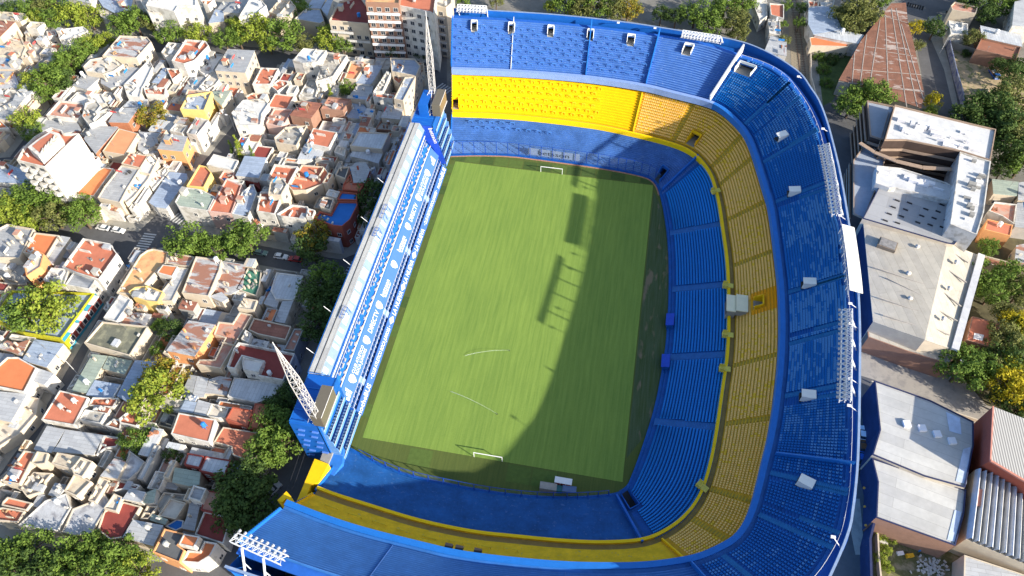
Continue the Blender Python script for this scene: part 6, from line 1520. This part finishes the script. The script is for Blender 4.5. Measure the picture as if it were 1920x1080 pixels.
# ------------------------------------------------------------------ streets, lots, rails
def sheet(nm, pts, z, m): return struct(nm, MB().face([P(x, y, z) for x, y in pts]), m)
sheet('stadium_street', [(1600, 60), (1660, 60), (1640, 300), (1625, 420), (1640, 620), (1640, 1200), (1380, 1200), (1420, 500)], .02, asph)
sheet('side_road', [(1600, 640), (1640, 622), (1790, 690), (1960, 830), (1960, 890), (1840, 800), (1640, 712), (1600, 700)], .028, conc)
sheet('curved_road', [(1690, -60), (1760, -60), (1762, 40), (1790, 130), (1815, 240), (1740, 250), (1735, 180), (1718, 80), (1690, 0)], .028, asph)
sheet('cross_road', [(1700, -10), (1960, -20), (1960, 30), (1780, 20), (1700, 22)], .034, asph)
sheet('curved_footpath', [(1742, 30), (1756, 30), (1782, 130), (1806, 240), (1796, 240), (1770, 130), (1744, 70)], .05, pave)
sheet('yard_ground', [(1785, 92), (1850, 100), (1940, 150), (1960, 230), (1808, 225), (1795, 150)], .03, mat('sandy yard soil', (.42, .32, .20), .95, .2, .25, 'stain', (.16, .17, .07)))
sheet('grass_lot', [(1518, 82), (1600, 90), (1585, 150), (1560, 190), (1530, 205), (1520, 150)], .03, mat('rough lot grass', (.085, .125, .04), .95, .4, .5))
sheet('overgrown_yard', [(1636, 960), (1800, 1020), (1830, 1200), (1640, 1200)], .03, mat('overgrown yard soil', (.12, .12, .05), .95, .5, .3, 'stain', (.26, .22, .14)))
sheet('right_scrub', [(1780, 460), (1990, 400), (1990, 800), (1850, 760), (1780, 680), (1800, 640)], .03, mat('scrub soil', (.10, .09, .05), .95, .4, .4))
sheet('footway_patch', [(1600, 935), (1612, 935), (1622, 1040), (1604, 1040), (1596, 1000)], .05, conc)
sheet('railway_bed', [(1470, -60), (1500, -60), (1525, 200), (1490, 200)], .04, mat('rail ballast', (.26, .22, .16), .95, .35, 1.5))
sheet('rail_footpath', [(1500, -60), (1512, -60), (1545, 215), (1526, 210)], .05, pave)
sheet('near_corner_street', [(540, 940), (600, 860), (640, 840), (655, 850), (560, 980)], .04, asph)
for a, b in (((1480, -40), (1502, 150)), ((1488, -40), (1511, 150))):
    p, q = P(*a, .1), P(*b, .1); r_ = tag(MB().beam((p[0], p[1], .12), (q[0], q[1], .12), .16, .16).build('rail', mat('rusty rail', (.16, .10, .07), .6)), None, None, None); r_['kind'] = 'structure'
m = MB()
for i in range(60):
    p, q = P(1477+22*i/60, -40+190*i/60, .05), P(1491+22*i/60, -40+190*i/60, .05); m.beam((p[0], p[1], .08), (q[0], q[1], .08), .25, .1)
o = m.build('sleepers', mat('sleeper wood', (.14, .11, .08), .9)); o['kind'] = 'structure'
road_w = mat('worn road paint', (.55, .55, .53), .8, .25, 1.5)
def crossing(a, b, n, length, along=None):
    A, B = Vector(P(*a, 0)), Vector(P(*b, 0)); d = (B-A).normalized(); nn = Vector((-d.y, d.x, 0)); m = MB(); L_ = (B-A).length
    for i in range(n):
        c = A+d*L_*(i+.25)/n; e = c+d*L_/n*.5; q = [c-nn*length/2, e-nn*length/2, e+nn*length/2, c+nn*length/2]; m.face([(p.x, p.y, .034) for p in q])
    o = m.build('crossing_stripes', road_w); o['kind'] = 'structure'
crossing((283, 437), (258, 478), 9, 4.2); crossing((348, 418), (316, 400), 7, 3.6); crossing((672, 492), (650, 528), 7, 4.5); crossing((802, 118), (796, 150), 7, 4); crossing((822, 160), (845, 172), 5, 4); crossing((1700, 8), (1732, 16), 7, 3.5)
st_line = MB(); p, q = P(248, 455, .034), P(240, 478, .034)
# street lamps
def lamp(px, py, lab, h=7.5, dx=1.8, dy=0):
    x, y, _ = P(px, py, 0); t = Thing('street_lamp', lab, 'street lamp', (x, y, 0), 'street lamps'); t.part('pole', MB().cyl(x, y, 0, .12, h, 8, 0, .08), mat('galvanised pole', (.5, .5, .5), .5))
    t.part('arm', MB().beam((x, y, h), (x+dx, y+dy, h+.35), .09), mat('galvanised pole', (.5, .5, .5), .5)); t.part('lamp_head', MB().box(x+dx, y+dy, h+.25, .8, .4, .18), let_m)
lamp(148, 703, 'street lamp on the narrow street by the long green grey roof', 7.5, -1.8); lamp(332, 372, 'street lamp over the big blue grey shed roof', 7.5, -1.5)
lamp(442, 246, 'street lamp on the diagonal street below the curved white house', 7, -1.2); lamp(738, 258, 'street lamp behind the far end of the box stand', 7, -1)
lamp(1762, 100, 'street lamp beside the curved road at the upper right', 8, 1.2, .8); lamp(1778, 712, 'street lamp in front of the round green tree on the right', 8, 0, 1.0)
lamp(775, 112, 'street lamp in front of the tall white apartment block', 7, .8, -1)
# overhead cables near the near corner tower
t = Thing('overhead_cable', 'pair of overhead cables sagging along the dark street by the near corner tower', 'cable', P(560, 880, 7))
for k in (0, 10):
    pts = [Vector(P(x+k, y, 8)) for x, y in ((575, 790), (562, 850), (545, 900), (515, 960), (440, 1020))]; m = MB()
    for a, b in zip(pts, pts[1:]): m.beam(a, b, .07)
    t.part('cable', m, dark)
# ------------------------------------------------------------------ cars
tyre_m = mat('tyre rubber', (.02, .02, .02), .9); cglass = mat('car glass', (.03, .04, .05), .08, .05, 1, spec=.8)
def car(px, py, ang, col, lab, L_=4.4, W_=1.75, truck=False):
    x, y, _ = P(px, py, .5); t = Thing('truck' if truck else 'parked_car', lab, 'truck' if truck else 'car', (x, y, 0), None if truck else 'cars parked in the streets'); ca, sa = math.cos(ang), math.sin(ang)
    def T(u, v, z): return (x+u*ca-v*sa, y+u*sa+v*ca, z)
    paint = mat('car paint %s' % col[0], col[1], .3, .04, 1, spec=.6)
    prof = [(-.5, .35), (-.5, .75), (-.46, .9), (-.22, .95), (.16, .95), (.3, .9), (.47, .78), (.5, .6), (.5, .35)]
    def ext(pr, w0, w1s): 
        m = MB(); n = len(pr); o = [[T(u*L_, s_*w*W_/2, z) for (u, z), w in zip(pr, w1s)] for s_ in (-1, 1)]
        m.face(o[0]); m.face(o[1][::-1])
        for i in range(n): j = (i+1) % n; m.face([o[0][i], o[1][i], o[1][j], o[0][j]])
        return m
    body = t.part('body', ext(prof, 1, [1, 1, .96, .94, .94, .94, .9, .94, 1]), paint)
    if truck: cab = [(.12, .95), (.14, 1.8), (.2, 1.9), (.36, 1.9), (.44, 1.1), (.45, .95)]
    else: cab = [(-.44, .92), (-.36, 1.32), (-.3, 1.42), (.04, 1.42), (.2, .93)]
    t.part('windows', ext([(u*1.01, z-.03) for u, z in cab], 1, [.9, .82, .76, .76, .86, .88][:len(cab)]), cglass)
    rf = cab[1:-1]; t.part('car_roof', MB().hexa([T(rf[1][0]*L_-.05, s_*.36*W_, rf[1][1]-.04) if False else T(u*L_, v*.39*W_, rf[1][1]-.05+dz) for dz in (0, .09) for u, v in ((rf[1][0]-.02, -1), (rf[-1][0]+.01, -1), (rf[-1][0]+.01, 1), (rf[1][0]-.02, 1))]), paint)
    for u in (-.31, .31):
        for v in (-1, 1):
            m = MB(); n = 12; a = [T(u*L_+.32*math.cos(2*PI*i/n), v*W_*.5-v*.2, .33+.32*math.sin(2*PI*i/n)) for i in range(n)]; b = [T(u*L_+.32*math.cos(2*PI*i/n), v*W_*.5+v*.01, .33+.32*math.sin(2*PI*i/n)) for i in range(n)]
            for i in range(n): j = (i+1) % n; m.face([a[i], a[j], b[j], b[i]])
            m.face(b); t.part('wheel', m, tyre_m)
    for v in (-1, 1): c = T(.49*L_, v*.33*W_, .62); t.part('headlight', MB().box(c[0], c[1], .6, .15, .35, .14, ang), let_m)
    if truck:
        m = MB(); 
        for v in (-1, 1): a, b = T(-.5*L_, v*.5*W_, 1.3), T(.1*L_, v*.5*W_, 1.3); m.beam(a, b, .08, .6)
        for u in (-.5, .1): m.beam(T(u*L_, -.5*W_, 1.3), T(u*L_, .5*W_, 1.3), .08, .6)
        t.part('cargo_bed', m, mat('rusty truck bed', (.4, .2, .1), .8)); c = T(-.2*L_, 0, 1); t.part('load', MB().box(c[0], c[1], 1.0, L_*.5, W_*.85, .2, ang), let_m)
Wc, Rc, Gc, Dc, Sc, Bc = ('white', (.78, .78, .78)), ('red', (.35, .02, .02)), ('teal', (.16, .26, .26)), ('dark', (.03, .03, .035)), ('silver', (.4, .4, .42)), ('blue', (.02, .10, .35))
car(193, 427, math.radians(-2)+PI, Wc, 'rear white car of two parked under the left street trees'); car(222, 432, math.radians(-4), Wc, 'front white car of two parked nearest the crossing')
car(489, 474, 0, Gc, 'grey green car parked beside the trees below the three storey balconies'); car(527, 481, 0, Wc, 'white car parked on the shaded street next to a red one'); car(554, 486, PI, Rc, 'dark red car parked at the tree by the corner')
car(513, 918, math.radians(62), Sc, 'silver car parked on the dark street by the near end of the stadium'); car(682, 109, 0, Wc, 'white car parked outside the cream four storey building')
car(1864, 140, math.radians(-78), Bc, 'small blue truck with an open cargo bed in the sandy yard', 5.6, 2.1, True); car(1842, 172, math.radians(35), Dc, 'dark car with a pale roof in the sandy yard')
car(1785, 24, math.radians(-35), Dc, 'dark car at the top right street corner'); car(150, 97, math.radians(10), Sc, 'silver car in shade beneath the top left trees')
for i, (px, py) in enumerate(((1617, 812), (1617, 835), (1616, 855), (1615, 875))):
    car(px, py, math.radians(88), (Wc, ('brown', (.2, .08, .03)), Bc, Dc)[i], ('white', 'brown', 'blue', 'dark')[i]+' car parked between the stadium rim and the mural walls')
# boundary walls on the right
def wall_run(pts, h, m, lab, nm='boundary_wall', th=.35):
    q = [P(x, y, 0) for x, y in pts]; mb = MB()
    for a, b in zip(q, q[1:]): mb.beam((a[0], a[1], h/2), (b[0], b[1], h/2), th, h)
    o = mb.build(nm, m, None, (q[0][0], q[0][1], 0)); tag(o, lab, 'wall'); return o
graf = mat('graffiti wall', (.22, .24, .30), .8, .35, .8, 'stain', (.06, .08, .2))
wall_run([(1772, 78), (1786, 140), (1800, 190), (1806, 235)], 3.2, graf, 'long graffiti covered wall beside the curved road')
wall_run([(1775, 88), (1850, 112), (1940, 135)], 2.8, mat('bare concrete wall', (.32, .29, .25), .9, .2), 'grey concrete wall at the back of the sandy yard')
wall_run([(1518, 90), (1519, 150), (1530, 190)], 1.6, WM['c'], 'low tan wall along the left of the overgrown grass lot')
wall_run([(1632, 718), (1700, 748), (1830, 790)], 1.0, WM['c'], 'low kerb wall along the side road below the loading dock')
wall_run([(1640, 985), (1643, 1050), (1648, 1100)], 1.8, WM['c'], 'cream wall on the left of the overgrown yard')
wall_run([(1650, 975), (1790, 1030)], 2.0, mat('rust brown wall', (.30, .20, .13), .9, .25), 'rust brown wall at the top of the overgrown yard')
# things in the overgrown yard
def junk(px, py, sx, sy, sz, m, lab, nm):
    x, y, _ = P(px, py, 0); mb = MB().box(x, y, 0, sx, sy, sz, .3); mb.box(x, y, sz, sx*.9, sy*.9, sz*.08, .3); o = mb.build(nm, m, None, (x, y, 0)); tag(o, lab, nm.replace('_', ' '))
junk(1687, 1038, 1.6, .9, .5, let_m, 'white slab lying in the overgrown yard', 'slab'); junk(1704, 1043, 1.7, .8, .9, mat('yellow machine paint', (.7, .38, .02), .5), 'small yellow machine in the overgrown yard', 'machine')
junk(1729, 1029, 2.4, 1.2, .9, clut_m[3], 'blue skip beside the rust brown wall', 'skip'); junk(1655, 1017, 1.8, 1.3, .4, clut_m[1], 'grey tabletop slab near the cream yard wall', 'table_slab'); junk(1712, 1013, 2.6, .8, 1.1, clut_m[2], 'rusty crate against the rust brown wall', 'crate')
mm = MB(); jr = random.Random(6)
for i in range(90): x, y, _ = P(jr.gauss(1745, 14), jr.gauss(1065, 10), 0); mm.box(x, y, .03, jr.uniform(.2, .8), jr.uniform(.2, .6), jr.uniform(.1, .4), jr.uniform(0, 3))
o = mm.build('rubble', clut_m[1]); o['kind'] = 'stuff'
# ------------------------------------------------------------------ trees
def leaf_mat(name, a, b):
    m = bpy.data.materials.new(name); m.use_nodes = True; n = m.node_tree.nodes; L = m.node_tree.links; bs_ = n['Principled BSDF']; bs_.inputs['Roughness'].default_value = .7; bs_.inputs['Specular IOR Level'].default_value = .15
    geo = n.new('ShaderNodeNewGeometry'); t = n.new('ShaderNodeTexNoise'); t.inputs['Scale'].default_value = .9; t.inputs['Detail'].default_value = 3; L.new(geo.outputs['Position'], t.inputs['Vector'])
    r = n.new('ShaderNodeValToRGB'); e = r.color_ramp.elements; e[0].position = .35; e[0].color = a+(1,); e[1].position = .65; e[1].color = b+(1,); L.new(t.outputs[0], r.inputs[0]); L.new(r.outputs[0], bs_.inputs['Base Color'])
    tr = n.new('ShaderNodeBsdfTranslucent'); L.new(r.outputs[0], tr.inputs[0]); mx = n.new('ShaderNodeMixShader'); mx.inputs[0].default_value = .28; L.new(bs_.outputs[0], mx.inputs[1]); L.new(tr.outputs[0], mx.inputs[2]); L.new(mx.outputs[0], n['Material Output'].inputs[0]); return m
LM = {'g': leaf_mat('green leaves', (.085, .15, .025), (.17, .25, .045)), 'd': leaf_mat('dark green leaves', (.05, .09, .025), (.095, .15, .035)), 'y': leaf_mat('yellow green leaves', (.17, .24, .03), (.30, .34, .05)),
      'o': leaf_mat('olive leaves', (.11, .13, .04), (.19, .20, .06)), 'Y': leaf_mat('yellow leaves', (.30, .26, .02), (.5, .42, .02)), 'm': leaf_mat('mottled golden leaves', (.10, .15, .02), (.38, .26, .04))}
bark = mat('bark', (.12, .085, .06), .95, .3, 2)
def crown_mesh(seed, key, shape='round', nb=46, leaves=52):
    r = random.Random(seed); mb = MB()
    for b in range(nb):
        while True:
            v = Vector((r.uniform(-1, 1), r.uniform(-1, 1), r.uniform(-.75, 1)))
            if .2 < v.length < 1: break
        if shape == 'cone': h = r.random(); a = r.uniform(0, 2*PI); rad = (1-h)*.33*math.sqrt(r.random())+.03; c = Vector((math.cos(a)*rad, math.sin(a)*rad, h*3.0-.6)); br = .12+.16*(1-h)
        else:
            c = v*(.86 if v.length > .5 else 1.1); c.z *= .72; br = r.uniform(.16, .34)*(1.1-.25*v.length)
            if shape == 'ball': c = v.normalized()*.72*r.random()**.3; br = .24
        for k in range(leaves):
            d = Vector((r.gauss(0, 1), r.gauss(0, 1), r.gauss(0, 1))).normalized(); p = c+d*br*r.uniform(.55, 1.05); s = r.uniform(.030, .062)
            n_ = (d+Vector((r.uniform(-.8, .8), r.uniform(-.8, .8), r.uniform(-.3, .9)))).normalized(); x = n_.cross(Vector((r.random(), r.random(), .3))).normalized()*s; y = n_.cross(x).normalized()*s*r.uniform(.6, 1)
            mb.face([p-x-y*.4, p-y, p+x*.9, p+y])
    me = bpy.data.meshes.new('crown'); me.from_pydata(mb.v, [], mb.f); me.materials.append(LM[key]); return me
def trunk_mesh(seed, cone=False):
    r = random.Random(seed); mb = MB(); mb.cyl(0, 0, -1.5 if not cone else -.9, .07, 1.2, 7, 0, .045)
    if not cone:
        for i in range(6):
            a = i*PI/3+r.uniform(-.3, .3); e = Vector((math.cos(a)*.5, math.sin(a)*.5, r.uniform(-.05, .35))); mb.beam((0, 0, -.4), e*.55+Vector((0, 0, -.12)), .045); mb.beam(e*.55+Vector((0, 0, -.12)), e, .028)
    else: mb.beam((0, 0, .2), (0, 0, 2), .03)
    me = bpy.data.meshes.new('trunk'); me.from_pydata(mb.v, [], mb.f); me.materials.append(bark); return me
CM = {}; TMm = {}
tr_ = random.Random(21)
def tree(px, py, rad, key, lab, zc=None, shape='round', grp=None, nm=None):
    zc = zc or (2.5+rad*.62); x, y, z = P(px, py, zc); v = tr_.randint(0, 2 if shape == 'round' else 0)
    if (key, v, shape) not in CM: CM[(key, v, shape)] = crown_mesh(hash((ord(key), v, len(shape))) % 9999, key, shape, 46 if shape == 'round' else 30)
    if (v, shape) not in TMm: TMm[(v, shape)] = trunk_mesh(v, shape == 'cone')
    o = bpy.data.objects.new(nm or ('conifer' if shape == 'cone' else 'tree'), None); C.objects.link(o)
    c = bpy.data.objects.new('crown', CM[(key, v, shape)]); t = bpy.data.objects.new('trunk', TMm[(v, shape)])
    for q in (c, t): C.objects.link(q); q.parent = o
    if shape == 'cone': o.location = (x, y, 0); k = 3.0; o.scale = (rad, rad, rad); c.location = t.location = (0, 0, .9)
    else:
        o.location = (x, y, 0); o.scale = (rad, rad, rad*tr_.uniform(.85, 1.0)); h = zc/o.scale[2]; c.location = (0, 0, h); t.location = (0, 0, h); t.scale = (1, 1, h/1.5)
    c.rotation_euler = (0, 0, tr_.uniform(0, 6)); tag(o, lab, 'tree', grp)
ORD = ['first', 'second', 'third', 'fourth', 'fifth', 'sixth', 'seventh', 'eighth', 'ninth', 'tenth', 'eleventh', 'twelfth', 'thirteenth', 'fourteenth', 'fifteenth', 'sixteenth', 'seventeenth', 'eighteenth', 'nineteenth', 'twentieth', 'twenty-first', 'twenty-second']
NAMEK = {'g': 'green', 'd': 'dark green', 'y': 'yellow green', 'o': 'olive', 'Y': 'yellow', 'm': 'mottled golden'}
def grove(lst, where, grp, by=0):
    lst = sorted(lst, key=lambda t: t[by])
    for i, t in enumerate(lst): tree(t[0], t[1], t[2], t[3], '%s %s tree from the %s %s' % (ORD[i], NAMEK[t[3]], 'left' if by == 0 else 'top', where), grp=grp)
grove([(18, 14, 5.5, 'd'), (48, 18, 6, 'g'), (78, 10, 6, 'o'), (100, 32, 6, 'g'), (132, 26, 7.5, 'y'), (165, 30, 6.5, 'y'), (65, 34, 5, 'y'), (105, 4, 6, 'g'), (225, 44, 6.5, 'g'), (252, 38, 7.5, 'g'), (286, 40, 6, 'o'), (318, 62, 6.5, 'g'), (345, 44, 5, 'o'), (372, 62, 6, 'y'), (420, 72, 5.5, 'g'), (438, 45, 4.5, 'y'), (446, 68, 5.5, 'g'), (474, 52, 7.5, 'y')], 'in the row along the top street', 'trees along the top street')
grove([(532, 62, 8.5, 'g'), (503, 80, 4.5, 'y'), (572, 80, 5, 'o'), (615, 70, 7, 'y'), (642, 82, 5, 'g'), (568, 20, 5, 'g'), (558, 2, 4, 'g'), (738, 90, 5.5, 'd'), (790, 98, 4, 'd')], 'near the tall apartment blocks', 'trees near the apartment blocks')
grove([(195, 74, 4.5, 'y'), (172, 78, 5.5, 'y'), (150, 96, 6.5, 'g'), (128, 112, 7, 'g'), (108, 128, 6, 'g'), (88, 150, 8, 'g'), (58, 150, 6, 'y'), (118, 152, 6, 'd'), (82, 176, 4, 'g')], 'lining the upper left side street', 'trees of the upper left side street')
grove([(18, 380, 6.5, 'y'), (50, 372, 7.5, 'g'), (80, 378, 7.5, 'g'), (28, 402, 6, 'y'), (98, 402, 6.5, 'o'), (60, 408, 6, 'y'), (152, 402, 6.5, 'g'), (154, 384, 4.5, 'g')], 'below the white apartment tower', 'trees below the white tower')
grove([(350, 452, 7.5, 'g'), (372, 458, 5, 'g'), (410, 466, 5.5, 'g'), (440, 455, 5.5, 'g'), (462, 445, 7.5, 'g')], 'on the street right of the crossing', 'trees right of the crossing')
grove([(590, 440, 7.0, 'm'), (585, 466, 6.5, 'd'), (700, 372, 7.5, 'd'), (690, 400, 5.5, 'd')], 'around the blue roof terrace', 'trees around the blue terrace')
grove([(612, 528, 7.5, 'g'), (598, 556, 8, 'd'), (622, 570, 7.5, 'd'), (600, 600, 7.5, 'd')], 'in the clump behind the box stand', 'dark trees behind the box stand')
grove([(545, 745, 5.5, 'd'), (520, 765, 5, 'd'), (525, 800, 7.5, 'g'), (528, 830, 6.5, 'g'), (500, 838, 6, 'g')], 'beside the near corner tower', 'trees beside the near corner tower')
grove([(470, 900, 7, 'd'), (448, 925, 8.5, 'd'), (470, 950, 8, 'd'), (430, 960, 6, 'd'), (455, 980, 5, 'd')], 'in the shaded clump at the near left rim', 'shaded trees at the near left rim')
grove([(8, 1045, 6.2, 'g'), (35, 1062, 6.5, 'd'), (58, 1028, 5.8, 'g'), (85, 1070, 6, 'd'), (122, 1052, 6.2, 'g'), (160, 1036, 5.6, 'g'), (192, 1052, 6.4, 'g'), (150, 1082, 6, 'g'), (234, 1046, 5.6, 'g'), (256, 1070, 5.4, 'y'), (182, 1018, 3.6, 'g')], 'in the row along the bottom edge', 'trees along the bottom edge')
tree(50, 222, 6, 'y', 'bright yellow green tree alone on the left side street corner'); tree(62, 246, 4.5, 'g', 'smaller green tree just below the bright yellow green corner tree')
tree(285, 215, 6.2, 'm', 'mottled golden tree inside the block beside the brick house'); tree(52, 584, 8, 'g', 'left half of the big tree over the vine covered building'); tree(92, 574, 9, 'y', 'big bright green tree over the vine covered building')
tree(322, 622, 4.5, 'd', 'dark bush behind the rusty sheet roof'); tree(300, 612, 3.2, 'g', 'pale green bush above the dark one'); tree(298, 655, 2.8, 'g', 'low green bush beside the brick wall')
tree(288, 742, 8.6, 'y', 'large yellow green tree in the middle of the near left block'); tree(300, 702, 6, 'm', 'golden topped tree behind the large yellow green tree'); tree(335, 708, 3.5, 'm', 'small golden tree right of the large yellow green tree')
tree(250, 832, 4.8, 'g', 'smooth light green tree above the yellow and blue strips'); tree(285, 818, 3.2, 'g', 'small bush beside the dark yard'); tree(325, 852, 3, 'd', 'vine mass over the turquoise pool')
tree(450, 282, 3.6, 'y', 'plump yellow green conifer by the yard of debris', shape='cone'); tree(474, 292, 2.6, 'g', 'slim leaning cypress right of the plump conifer', shape='cone'); tree(434, 278, 2.3, 'g', 'thin cypress left of the plump conifer', shape='cone')
tree(621, 180, 3.0, 'y', 'narrow yellow green tree against the long white wall', shape='cone'); tree(652, 165, 4.0, 'g', 'round green tree behind the debris crowded roof'); tree(612, 262, 1.6, 'y', 'small shrub below the green shuttered house')
grove([(868, 6, 3.5, 'g'), (930, 0, 4, 'o'), (1035, 10, 4, 'y'), (1062, 2, 7, 'g'), (1090, 10, 7, 'o'), (1120, 8, 7.5, 'g'), (1150, 12, 7, 'o'), (1178, 14, 6.5, 'm'), (1240, 26, 4.5, 'd'), (1268, 30, 5, 'd'), (1305, 22, 7.5, 'g'), (1330, 40, 7, 'g'), (1360, 12, 7.5, 'g'), (1378, 40, 7, 'o'), (1385, 62, 5, 'o'), (1395, 5, 6, 'g')], 'behind the far terrace', 'trees behind the far terrace')
grove([(1500, 42, 3, 'g'), (1503, 15, 3, 'd'), (1471, 75, 3, 'o'), (1475, 10, 3, 'g'), (1470, 45, 2, 'g')], 'beside the railway', 'trees beside the railway')
grove([(1590, 30, 8, 'o'), (1608, 10, 8.5, 'o'), (1625, 30, 7, 'o'), (1600, 50, 6, 'o'), (1652, 2, 5, 'g')], 'left of the rust roofed shed', 'olive trees left of the rust roofed shed')
tree(1718, 52, 4.2, 'Y', 'round yellow street tree at the upper bend of the curved road', shape='ball'); tree(1748, 190, 4.6, 'Y', 'round yellow street tree at the lower end of the curved road', shape='ball'); tree(1745, 212, 4.2, 'y', 'round green tree just below the lower yellow one', shape='ball')
tree(1755, 50, 5.5, 'd', 'dark round tree across the curved road from the upper yellow tree'); tree(1722, 84, 3.0, 'o', 'small brownish tree beside the rust roofed shed')
grove([(1598, 192, 7, 'g'), (1638, 178, 8, 'g'), (1612, 172, 5.5, 'g'), (1618, 205, 5, 'g')], 'in the clump below the rust roofed shed', 'trees below the rust roofed shed')
grove([(1825, 70, 5, 'o'), (1850, 30, 5, 'd'), (1815, 4, 6, 'd'), (1845, 5, 6.5, 'd'), (1875, 8, 6, 'g'), (1905, 2, 6, 'g'), (1875, 122, 4, 'd'), (1900, 140, 6, 'd'), (1915, 120, 5, 'd')], 'at the top right among the houses', 'trees at the top right')
grove([(1815, 222, 7.5, 'd'), (1842, 210, 8.5, 'd'), (1872, 195, 9, 'd'), (1905, 180, 8.5, 'o'), (1860, 240, 8, 'd'), (1892, 235, 9, 'd'), (1915, 250, 8, 'o'), (1895, 285, 8, 'd'), (1918, 305, 7, 'g'), (1880, 318, 4, 'd')], 'in the wood by the modern apartments', 'dark trees right of the modern apartments', 1)
grove([(1855, 462, 3.6, 'g'), (1850, 520, 6.5, 'g'), (1862, 548, 5.5, 'g'), (1902, 520, 6.5, 'g'), (1915, 545, 5.5, 'o'), (1885, 588, 4.5, 'o'), (1902, 600, 5, 'Y'), (1915, 615, 5, 'y'), (1885, 635, 6, 'o'), (1905, 650, 5, 'd'), (1866, 650, 4, 'o'), (1885, 670, 6, 'd'), (1862, 690, 5, 'o'), (1905, 735, 6.5, 'Y'), (1890, 712, 6.5, 'Y'), (1912, 690, 6, 'y'), (1875, 740, 4, 'd'), (1910, 765, 5, 'd')], 'in the scrub at the right edge', 'trees of the right edge scrub', 1)
tree(1805, 690, 7.2, 'g', 'round bright green tree at the end of the loading dock'); tree(1832, 682, 6.8, 'g', 'second round green tree right of the loading dock')
for i, (px, py, r) in enumerate(((1650, 998, 2.2), (1672, 1008, 1.8), (1660, 1030, 1.8), (1652, 1050, 2.2), (1690, 1006, 1.6), (1665, 1066, 1.5))): tree(px, py, r, 'y', '%s bush from the top in the overgrown yard' % ORD[i], zc=1.0, grp='bushes of the overgrown yard', nm='bush')
for i, (px, py, r) in enumerate(((1535, 105, 3), (1560, 112, 3.2), (1545, 130, 3), (1575, 100, 2.5), (1550, 155, 2.8), (1812, 100, 2.2), (1880, 118, 3))): tree(px, py, r, 'd' if i % 2 else 'g', '%s low bush of the rough lots at the upper right' % ORD[i], zc=1.2, grp='bushes of the rough lots', nm='bush')
